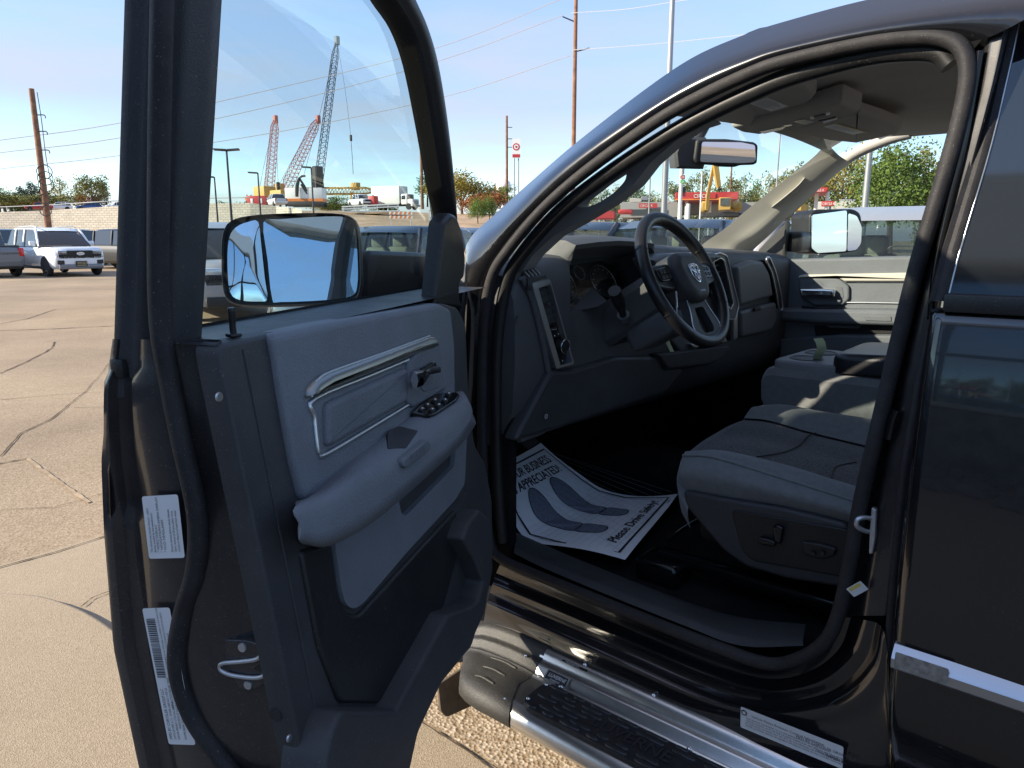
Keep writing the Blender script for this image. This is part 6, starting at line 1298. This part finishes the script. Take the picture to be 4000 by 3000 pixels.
vehicle('parked_suv', 'dark SUV seen low through the windshield behind the steering wheel rim', gp(1470, 11.5), RAD(96), 'suv', 'navy', 5.0, 2.0, 1.86, seats=True); vehicle('parked_car', 'blue car whose side window shows between passenger pillar and mirror', gp(1715, 15), RAD(92), 'suv', 'blue', 4.8, 1.9, 1.74); vehicle('parked_suv', 'white SUV behind the blue car past the passenger mirror', gp(1722, 21), RAD(92), 'suv', 'white', 4.8, 1.95, 1.86)
vehicle('parked_suv', 'champagne silver SUV parked alongside, framed by the passenger window', gp(1945, 7.3), RAD(91), 'suv', 'champagne', 5.2, 2.05, 1.86, seats=True)
for i, (vx, d, c, ty) in enumerate([(92, 175, 'red', 'suv'), (200, 180, 'blue', 'suv'), (135, 178, 'white', 'suv'), (262, 168, 'white', 'pickup')]): vehicle('passing_car', ['red car', 'blue car', 'white car', 'white pickup'][i]+' on the raised road above the block wall', gp(vx, d, zat(vx, 449, d)-.55), RAD(70), ty, c, 4.8, 1.9, 1.7, None)
for vx, lb in ((603, 'white work pickup parked by the white crane body'), (782, 'white work pickup parked next to the box truck')): vehicle('work_pickup', lb, gp(vx, 122, zat(vx, 447, 122)), RAD(-20 if vx < 700 else 165), 'pickup', 'white', 5.8, 2.05, 1.95)
# box truck
b = gp(855, 122, zat(855, 454, 122)); t = thing('box_truck', 'white box truck standing on the dirt bank', 'truck', b, None, RAD(195))
box('cargo_box', (-3.6, -1.25, .95), (1.7, 1.25, 3.7), BM['white'], t, .05); box('cab', (1.85, -1.05, .8), (3.0, 1.05, 2.45), BM['white'], t, .12, 3); box('hood', (2.9, -.95, .7), (4.0, .95, 1.65), BM['white'], t, .15, 3); box('windshield', (2.6, -.9, 1.65), (3.03, .9, 2.3), BM['glass'], t, .04); box('grille', (3.9, -.6, .85), (4.03, .6, 1.45), BM['galv'], t, .03); box('bumper', (3.7, -1.1, .5), (4.15, 1.1, .75), BM['galv'], t, .04); box('chassis', (-3.5, -.5, .6), (3.8, .5, .95), BM['print_black'], t, 0)
for x in (-2.2, 3.2):
    for s_ in (-1, 1): disc('wheel', (x, s_*.78, .5), (0, s_, 0), .5, .28, BM['tyre'], t, 16)
for s_ in (-1, 1): box('door_window', (2.0, s_*1.05-.02, 1.6), (2.7, s_*1.05+.02, 2.2), BM['glass'], t, .01)
b = gp(809, 120, zat(809, 449, 120)); t = thing('fuel_tank', 'red skid tank between the work pickup and the box truck', 'tank', b, None, .3); box('tank', (-.6, -.6, .3), (.6, .6, 1.8), BM['red'], t, .1, 2); box('skid', (-.7, -.7, 0), (.7, .7, .3), BM['print_black'], t, 0); disc('filler_cap', (0, 0, 1.8), (0, 0, 1), .2, .12, BM['print_black'], t)
# cranes
def lattice(name, a, b, w0, w1, m, par, n, wd=.09):
    d = (b-a).normalized(); x = RT-d*RT.dot(d); x.normalize(); y = d.cross(x); bm = bmesh.new()
    def seg(p, q, r):
        dd = (q-p); l = dd.length; u = dd.normalized(); s1 = u.orthogonal().normalized(); s2 = u.cross(s1); vs = []
        for c in (p, q):
            for i in range(4): vs.append(bm.verts.new(c+s1*r*(1 if i in (0, 1) else -1)+s2*r*(1 if i in (1, 2) else -1)))
        for i in range(4): bm.faces.new([vs[i], vs[(i+1) % 4], vs[4+(i+1) % 4], vs[4+i]])
    def cor(f, i): w = (w0+(w1-w0)*f)*min(1, .25+f*8, .25+(1-f)*8)/2; return a.lerp(b, f)+x*w*(1 if i in (0, 1) else -1)+y*w*(1 if i in (1, 2) else -1)
    for k in range(n):
        f0, f1 = k/n, (k+1)/n
        for i in range(4):
            seg(cor(f0, i), cor(f1, i), wd); seg(cor(f0, i), cor(f1, (i+1) % 4), wd*.55); seg(cor(f0, i), cor(f0, (i+1) % 4), wd*.5)
    return bmobj(name, bm, m, par, 0)
def crane(name, label, base, top, dist, m, w0, n, tipm):
    a, b_ = at(*base, dist), at(*top, dist+6); t = wthing(name, label, 'crane', gp(base[0], dist, zat(base[0], 445, dist))); lattice('boom', a, b_, w0, w0*.75, m, t, n, .055); box('boom_head', (-.45, -.4, -.8), (.45, .4, .8), tipm, t, .1, 1, lambda v: b_+v); return t, a, b_
t, a, b_ = crane('lattice_crane', 'tallest crane with dark lattice boom over the box truck', (683, 432), (728, 88), 150, BM['craneb'], 1.35, 30, BM['craneb'])
tube('hoist_line', [b_, at(745, 190, 156), at(758, 295, 156)], .035, BM['steel'], t, n=3, seg=4); box('hook_block', (-.25, -.2, -.6), (.25, .2, .6), BM['print_black'], t, .1, 1, lambda v: at(758, 298, 156)+v); tube('sling', [at(758, 300, 156), at(761, 340, 156), at(763, 376, 156)], .06, BM['steel'], t, n=2, seg=4); tube('pendant_line', [b_, at(690, 250, 152), at(656, 380, 150)], .04, BM['steel'], t, n=3, seg=4)
bb = gp(668, 150, zat(668, 447, 150)); box('house', (-3.6, -1.6, .9), (3.6, 1.6, 3.5), BM['white'], t, .15, 2, lambda v: bb+RT*(v.x-.2)+Vector((FW.x, FW.y, 0)).normalized()*v.y+Vector((0, 0, v.z))); box('house_stripe', (-3.62, -1.66, .95), (3.62, 1.66, 1.5), BM['orange'], t, .02, 1, lambda v: bb+RT*(v.x-.2)+Vector((FW.x, FW.y, 0)).normalized()*v.y+Vector((0, 0, v.z)))
for s_ in (-1, 1): box('crawler_track', (-3.4, -.5, 0), (3.4, .5, .95), BM['print_black'], t, .3, 3, lambda v, s_=s_: bb+RT*v.x+Vector((FW.x, FW.y, 0)).normalized()*(v.y+s_*1.7)+Vector((0, 0, v.z)))
for q in ([(642, 425), (646, 385), (660, 380)], [(650, 398), (668, 425), (672, 432)], [(646, 385), (656, 400), (668, 420)], [(640, 425), (640, 400), (646, 385)]): tube('gantry_strut', [at(x, y, 148.5) for x, y in q], .22, BM['print_black'], t, n=2, seg=5)
box('winch', (-.9, -.9, -2.2), (.9, .9, 2.2), BM['print_black'], t, .3, 1, lambda v: at(686, 385, 149)+v)
t, a, b_ = crane('lattice_crane', 'red crane with steeply leaning boom between the other two', (615, 412), (687, 258), 158, BM['craner'], 1.7, 18, BM['craner']); bb1 = gp(613, 158, zat(613, 440, 158)); box('house', (-2, -1.4, 0), (2, 1.4, 2.6), BM['yellow'], t, .2, 2, lambda v: bb1+v); tube('pendant_line', [b_, at(640, 330, 158), at(600, 405, 158)], .04, BM['steel'], t, n=3, seg=4)
t, a, b_ = crane('lattice_crane', 'red and pale crane with near upright boom beside the street lamp', (580, 425), (595, 258), 162, BM['craner'], 1.6, 18, BM['craner']); bb2 = gp(578, 162, zat(578, 440, 162)); box('house', (-2, -1.4, 0), (2, 1.4, 3.4), BM['yellow'], t, .2, 2, lambda v: bb2+v); tube('hoist_line', [b_, at(598, 330, 163), at(601, 398, 163)], .035, BM['steel'], t, n=3, seg=4); box('hook_block', (-.3, -.3, -.8), (.3, .3, .8), BM['print_black'], t, .1, 1, lambda v: at(601, 402, 163)+v); tube('pendant_line', [b_, at(574, 340, 163), at(560, 410, 163)], .04, BM['steel'], t, n=3, seg=4)
t = wthing('truss_girder', 'long yellow lattice girder lying level behind the work vehicles', 'girder', gp(690, 170, zat(690, 440, 170))); lattice('truss', at(566, 414, 170), at(812, 412, 165), 1.3, 1.3, BM['yellow'], t, 34, .08)
for vx in (580, 640, 700, 760, 806): rod('support', at(vx, 414, 168), gp(vx, 168, zat(vx, 445, 168)), .25, .25, BM['yellow'], t, 6)
for vx, vy in ((605, 406), (690, 406), (768, 404)): box('control_box', (-1.0, -.6, -.6), (1.0, .6, .9), BM['yellow'], t, .1, 1, lambda v, vx=vx, vy=vy: at(vx, vy, 167)+v)
def person(vx, vy, dist, label):
    b = gp(vx, dist, zat(vx, vy, dist)); t = wthing('person', label, 'person', b); R_ = RT
    prof = [(.0, .10, -.11), (.45, .085, -.10), (.85, .10, -.09)]
    bm = bmesh.new()
    rows = []
    for s_ in (-1, 1): tube('leg', [b+R_*.11*s_, b+R_*.10*s_+Vector((0, 0, .45)), b+R_*.09*s_+Vector((0, 0, .88))], [.07, .08, .10], BM['jeans'], t, n=2, seg=8)
    tube('vest', [b+Vector((0, 0, .82)), b+Vector((0, 0, 1.1)), b+Vector((0, 0, 1.38)), b+Vector((0, 0, 1.5))], [.16, .17, .20, .20, .12, .07], BM['orange'], t, n=3, seg=10)
    for s_ in (-1, 1): tube('arm', [b+R_*.2*s_+Vector((0, 0, 1.42)), b+R_*.26*s_+Vector((0, 0, 1.12)), b+R_*.22*s_-FW*.15+Vector((0, 0, .9))], [.06, .05, .04], BM['orange'], t, n=2, seg=6)
    tube('head', [b+Vector((0, 0, 1.48)), b+Vector((0, 0, 1.58)), b+Vector((0, 0, 1.68)), b+Vector((0, 0, 1.75))], [.05, .08, .10, .10, .07], BM['skin'], t, n=3, seg=8); disc('hard_hat', b+Vector((0, 0, 1.68)), (0, 0, 1), .14, .06, BM['white'], t, 12, .08)
    bm.free(); return t
person(539, 446, 120, 'worker in an orange vest standing nearest the street lamp'); person(548, 446, 121, 'worker in an orange vest standing beside the red barrier panels')
b = gp(560, 118, zat(560, 447, 118)); t = thing('barrier_panel', 'red slotted barrier panels beside the workers', 'barrier', b, None, .6); box('board', (-1.5, -.15, 0), (1.5, .15, 1.6), BM['red'], t, .03); box('slot', (-.9, -.2, .5), (-.5, .2, 1.2), BM['white'], t, .02); box('slot', (.5, -.2, .5), (.9, .2, 1.2), BM['white'], t, .02)
t = wthing('flatbed_trailer', 'pale flatbed trailer with side rails tilted on the bank', 'trailer', gp(800, 100, zat(800, 460, 100)))
for y0, y1 in ((447, 441), (452, 446), (457, 456)): tube('rail', [at(738, y0, 100), at(800, (y0+y1)/2, 100), at(862, y1, 100)], .09, BM['white'], t, n=0, seg=6)
for vx in (742, 765, 790, 815, 838, 860): rod('upright', at(vx, 448-(vx-740)*.05, 100), at(vx, 458, 100), .07, .07, BM['white'], t, 6)
box('deck', (-3.9, -.8, -.15), (3.9, .8, .05), BM['dirt'], t, .02, 1, lambda v: at(800, 460, 100.6)+RT*v.x+Vector((FW.x, FW.y, 0)).normalized()*v.y+Vector((0, 0, v.z+.05*v.x*.5)))
# road-closed board and barricade
q = gp(948, 62, zat(948, 478, 62)); t = wthing('road_closed_sign', 'white ROAD CLOSED board at the foot of the dirt bank', 'sign', q)
printed('sign_board', 1.6, .9, lambda a, b, k: q+RT*(a-.8)+Vector((0, 0, b))-Vector((FW.x, FW.y, 0))*k, [('text', 'ROAD', .25, .50, .42, 1, 1.0), ('text', 'CLOSED', .10, .10, .42, 1, .95), ('strip', [(.04, .04), (1.56, .04), (1.56, .86), (.04, .86)], .03, 1, 1, True)], [BM['white'], BM['print_black']], t, corner=.04, eps=.01)
for s_ in (-.6, .6): rod('post', q+RT*s_+FW*.05-Vector((0, 0, q.z)), q+RT*s_+FW*.05+Vector((0, 0, .8)), .04, .04, BM['galv'], t, 6)
q2 = gp(867, 62, zat(867, 472, 62)); t = wthing('barricade', 'orange and white striped barricade beside the road closed board', 'barricade', q2)
for k, zz in enumerate((.0, .32)): printed('striped_board', 1.9, .22, lambda a, b, e, zz=zz: q2+RT*(a-.95)+Vector((0, 0, b+zz))-Vector((FW.x, FW.y, 0))*e, [('poly', [(.08+.36*i, 0), (.26+.36*i, 0), (.36+.36*i, .22), (.18+.36*i, .22)], 1) for i in range(5)], [BM['white'], BM['orange']], t, corner=.01, eps=.01)
for s_ in (-.8, .8): rod('post', q2+RT*s_+FW*.05-Vector((0, 0, q2.z)), q2+RT*s_+FW*.05+Vector((0, 0, .6)), .035, .035, BM['galv'], t, 6)
# round pole sign, water tower
q = gp(1115, 120, 0); t = wthing('pole_sign', 'tall twin pole sign with a red ring on white', 'sign', q); zc = zat(1115, 322, 120)
for s_ in (-.35, .35): rod('pole', q+RT*s_, q+RT*s_+Vector((0, 0, zc)), .12, .12, BM['galv'], t, 8)
printed('sign_face', 1.3, 2.9, lambda a, b, e: q+RT*(a-.65)+Vector((0, 0, zc-1.4+b))-Vector((FW.x, FW.y, 0))*(.3+e), [('poly', [(.65+.55*math.cos(a*math.pi/12), 1.7+.55*math.sin(a*math.pi/12)) for a in range(24)], 1), ('poly', [(.65+.36*math.cos(a*math.pi/12), 1.7+.36*math.sin(a*math.pi/12)) for a in range(24)], 0, 2), ('poly', [(.65+.18*math.cos(a*math.pi/12), 1.7+.18*math.sin(a*math.pi/12)) for a in range(24)], 1, 3), ('poly', [(.05, .1), (1.25, .1), (1.25, .6), (.05, .6)], 1)], [BM['white'], BM['red']], t, corner=.05, eps=.02)
q = gp(1087, 400, 0); t = wthing('water_tower', 'small white water tower on the horizon beside the brown pole', 'water tower', q); zz = zat(1087, 410, 400); rod('stem', q, q+Vector((0, 0, zz)), 1.2, 1.2, BM['white'], t, 10); disc('tank', q+Vector((0, 0, zz-1)), (0, 0, 1), 4.2, 5, BM['white'], t, 20, 1.5)
# petrol station, shop, signs
def wbox(name, vx0, vy0, vx1, vy1, dist, depth, m, par, bev=.05):
    a, b_ = at(vx0, vy1, dist), at(vx1, vy0, dist); ux = (b_-a); ux.z = 0; w_ = ux.length; ux.normalize(); n = Vector((ux.y, -ux.x, 0)); n = n if n.dot(FW) > 0 else -n
    return box(name, (0, 0, a.z), (w_, depth, b_.z), m, par, bev, 1, lambda v: Vector((a.x, a.y, 0))+ux*v.x+n*v.y+Vector((0, 0, v.z)))
def wsign(name, vx0, vy0, vx1, vy1, dist, items, mats, par):
    a, b_ = at(vx0, vy1, dist), at(vx1, vy0, dist); ux = (b_-a); h = ux.z; ux.z = 0; w_ = ux.length; ux.normalize(); n = Vector((ux.y, -ux.x, 0)); n = -n if n.dot(FW) > 0 else n
    return printed(name, w_, h, lambda p, q_, e: Vector((a.x, a.y, a.z))+ux*p+Vector((0, 0, q_))+n*e, items(w_, h), mats, par, corner=.02, eps=.03)
t = wthing('petrol_station', 'petrol station with a long red canopy lettered CIRCLE', 'building', gp(1520, 92, 0)); wbox('canopy', 1458, 414, 1596, 432, 92, 12, BM['red'], t); wbox('canopy_stripe', 1457.5, 428.5, 1560, 432.5, 91.9, .1, BM['orange'], t, 0)
wsign('canopy_lettering', 1496, 417, 1546, 429, 91.8, lambda w_, h: [('text', 'CIRCLE', w_*.04, h*.12, h*1.05, 1, .92)], [BM['red'], BM['white']], t)
for vx in (1480, 1530, 1588): rod('column', gp(vx, 96, 0), gp(vx, 96, zat(vx, 430, 96)), .2, .2, BM['canopy'], t, 8)
wbox('shop', 1450, 436, 1660, 462, 104, 8, BM['stucco'], t); wbox('shop_window', 1500, 446, 1600, 458, 103.9, .1, BM['glass'], t, 0)
t = wthing('shop_building', 'low grey shop with a pale parapet and small red CIRCLE K sign', 'building', gp(1400, 100, 0)); wbox('wall', 1340, 436, 1475, 470, 100, 12, BM['stucco'], t); wbox('parapet', 1360, 428, 1386, 437, 99.9, 6, BM['concrete2'], t); wbox('parapet', 1432, 428, 1446, 440, 99.9, 6, BM['concrete2'], t); wbox('roof_unit', 1385, 424, 1400, 433, 103, 3, BM['galv'], t); wbox('shop_window', 1360, 452, 1440, 464, 99.8, .1, BM['glass'], t, 0)
wsign('shop_sign', 1380, 439, 1420, 449, 99.5, lambda w_, h: [('text', 'CIRCLE K', w_*.05, h*.25, h*.7, 1, 1.0)], [BM['red'], BM['white']], t)
t = wthing('price_sign', 'tall fuel price sign on two white posts', 'sign', gp(1475, 84, 0))
for vx, y0 in ((1466, 352), (1484, 440)): rod('post', gp(vx, 84, 0), gp(vx, 84, zat(vx, y0, 84)), .22, .22, BM['white'], t, 8)
wbox('brand_panel', 1468, 352, 1479, 376, 84, .3, BM['galv'], t); wbox('price_panel', 1468, 378, 1480, 387, 84, .3, BM['red'], t); wbox('price_panel', 1468, 388, 1480, 397, 84, .3, BM['green'], t); wbox('price_panel', 1468, 404, 1482, 416, 84, .3, BM['print_black'], t); wbox('message_panel', 1468, 416, 1482, 424, 84, .3, BM['red'], t)
wsign('price_digits', 1469, 379, 1479, 386, 83.7, lambda w_, h: [('text', '2.99', w_*.06, h*.15, h*.9, 1, .8)], [BM['red'], BM['white']], t); wsign('price_digits', 1469, 389, 1479, 396, 83.7, lambda w_, h: [('text', '3.69', w_*.06, h*.15, h*.9, 1, .8)], [BM['green'], BM['white']], t)
t = wthing('petrol_station', 'second red canopy lettered CIRCLE seen past the passenger mirror', 'building', gp(1735, 75, 0)); wbox('canopy', 1700, 404, 1789, 416, 75, 8, BM['red'], t); wsign('canopy_lettering', 1752, 406, 1786, 415, 74.8, lambda w_, h: [('text', 'CIRCLE K', w_*.02, h*.15, h*.95, 1, .8)], [BM['red'], BM['white']], t)
for vx in (1712, 1757, 1780): rod('column', gp(vx, 77, 0), gp(vx, 77, zat(vx, 414, 77)), .18, .18, BM['canopy'], t, 8)
wbox('shop', 1760, 434, 1868, 455, 86, 8, BM['concrete2'], t); wbox('roof_unit', 1812, 430, 1850, 436, 88, 4, BM['galv'], t)
t = wthing('roadside_sign', 'small red CIRCLE K roadside sign past the passenger mirror', 'sign', gp(1788, 60, 0)); wbox('sign_box', 1774, 434, 1803, 446, 60, .3, BM['red'], t); wsign('sign_lettering', 1775, 435, 1802, 445, 59.8, lambda w_, h: [('text', 'CIRCLE K', w_*.04, h*.22, h*.8, 1, .8)], [BM['red'], BM['white']], t); rod('post', gp(1788, 60.2, 0), gp(1788, 60.2, zat(1788, 440, 60)), .08, .08, BM['galv'], t, 6)
# excavator and dirt mound
hill = []
for i in range(14):
    r = []
    for j in range(22):
        f = j/21; vx = 1330+f*330; d = 52+i*1.6; hgt = (.9+.8*math.sin(f*7.1)+.6*math.sin(f*3.1+.8))*max(0, math.sin(math.pi*i/13))**.8*max(0, math.sin(math.pi*f))**.5; r.append(gp(vx, d, max(-.05, 1.15*hgt-.05)))
    hill.append(r)
struct(loft('dirt_mound', hill, BM['dirt'], None, smooth=60))
t = wthing('excavator', 'yellow excavator digging beside the petrol station', 'excavator', gp(1545, 58, 0)); wbox('counterweight', 1578, 434, 1604, 456, 58, 2.2, BM['yellow'], t, .2); wbox('cab', 1552, 426, 1580, 454, 57, 1.6, BM['yellow'], t, .05); wbox('cab_window', 1556, 428, 1577, 444, 56.9, .1, BM['glass'], t, 0); wbox('house', 1512, 434, 1534, 458, 59, 2, BM['yellow'], t, .15)
tube('boom', [at(1527, 452, 57.5), at(1529, 425, 57.5), at(1534, 398, 57.5), at(1543, 352, 57.5)], [.15, .16, .15, .14, .13], BM['yellow'], t, n=2, seg=4, flat=1.2); tube('stick', [at(1544, 350, 57.3), at(1547, 368, 57.3), at(1550, 388, 57.3), at(1553, 406, 57.3)], [.24, .24, .22, .18], BM['yellow'], t, n=2, seg=4); wbox('bucket', 1549, 402, 1560, 414, 57, 1, BM['print_black'], t, .2)
for s_ in (0, 1.6): wbox('crawler_track', 1510, 458, 1605, 470, 57.2+s_, .6, BM['print_black'], t, .3)
t = wthing('loader', 'yellow loader by the passenger pillar under the red canopy', 'loader', gp(1718, 44, 0)); wbox('engine_cover', 1696, 440, 1746, 456, 44, 2, BM['yellow'], t, .35); wbox('cab', 1706, 428, 1722, 442, 44.6, 1.2, BM['glass'], t, .1); wbox('wheel', 1700, 456, 1716, 470, 43.8, .6, BM['tyre'], t, .3)
t = wthing('dumpster', 'red open dumpster below the grey shop', 'dumpster', gp(1310, 55, 0)); wbox('bin', 1276, 455, 1330, 474, 55, 2, BM['red'], t, .1); wbox('lid', 1335, 452, 1368, 462, 56, 2, BM['red'], t, .1)
# flag pole aerial seen through the windshield
pole(1510, 40, 0, zat(1512, 372, 40), .05, BM['white'], 'slim white aerial mast in front of the excavator', 'aerial_mast', 'mast')

# -------- dealership building beside the truck (it shows in the mirrors and shades the near kerb)
BD = wthing('dealership_building', 'stone based dealership building with tall blue windows reflected in the door mirror', 'building', (0, 7, 0))
BX0, BX1, BY = -26.0, 5.85, 6.6
box('stone_base', (BX0, BY, 0), (BX1, BY+6, 1.15), BM['stone'], BD, .02, 1); box('window_sill', (BX0, BY-.10, 1.15), (BX1, BY+.1, 1.27), BM['concrete2'], BD, .02, 1)
box('back_wall', (BX0, BY+.3, 1.2), (BX1, BY+6, 5.2), BM['stucco'], BD, .02, 1); box('parapet', (BX0-.1, BY-.15, 4.3), (BX1+.1, BY+6.1, 5.3), BM['white'], BD, .05, 1)
pane = mat('storefront_glass', (.42, .56, .68), .02, .85)
x = BX0
while x < BX1-2.1:
    box('window_pane', (x+.05, BY+.12, 1.27), (x+2.15, BY+.16, 4.3), pane, BD, 0); box('mullion', (x-.06, BY+.02, 1.25), (x+.06, BY+.22, 4.3), BM['print_black'], BD, .01, 1); x += 2.2
box('transom', (BX0, BY+.04, 2.55), (BX1, BY+.20, 2.63), BM['print_black'], BD, .01, 1)
r = random.Random(5); V, F = [], []
for i in range(700):
    c = Vector((r.uniform(-9, 3.6), r.uniform(4.9, 6.55), .05)); s_ = r.uniform(.05, .13); n0 = len(V)
    for k in range(6): q = k*math.pi/3+r.uniform(-.3, .3); V.append(c+Vector((math.cos(q)*s_, math.sin(q)*s_*.8, 0)))
    for k in range(6): q = k*math.pi/3; V.append(c+Vector((math.cos(q)*s_*.6, math.sin(q)*s_*.5, s_*.7)))
    F.append(tuple(range(n0+6, n0+12)))
    for k in range(6): F.append((n0+k, n0+(k+1) % 6, n0+6+(k+1) % 6, n0+6+k))
rb = mk('river_rock', V, F, BM['stone'], None, 50); rb['kind'] = 'stuff'; rb['label'] = 'grey river rock bed along the dealership wall'; rb['category'] = 'rocks'
bo = bmesh.new(); bmesh.ops.create_icosphere(bo, subdivisions=3, radius=.5)
for v in bo.verts: v.co = Vector((v.co.x*1.5, v.co.y*.9, v.co.z*.8))*(1+.25*mathutils.noise.noise(v.co*2.3))+Vector((-1.2, 5.8, .25))
tag(bmobj('boulder', bo, BM['stone'], None, 60), 'large tan boulder lying in the rock bed against the stone wall', 'boulder')
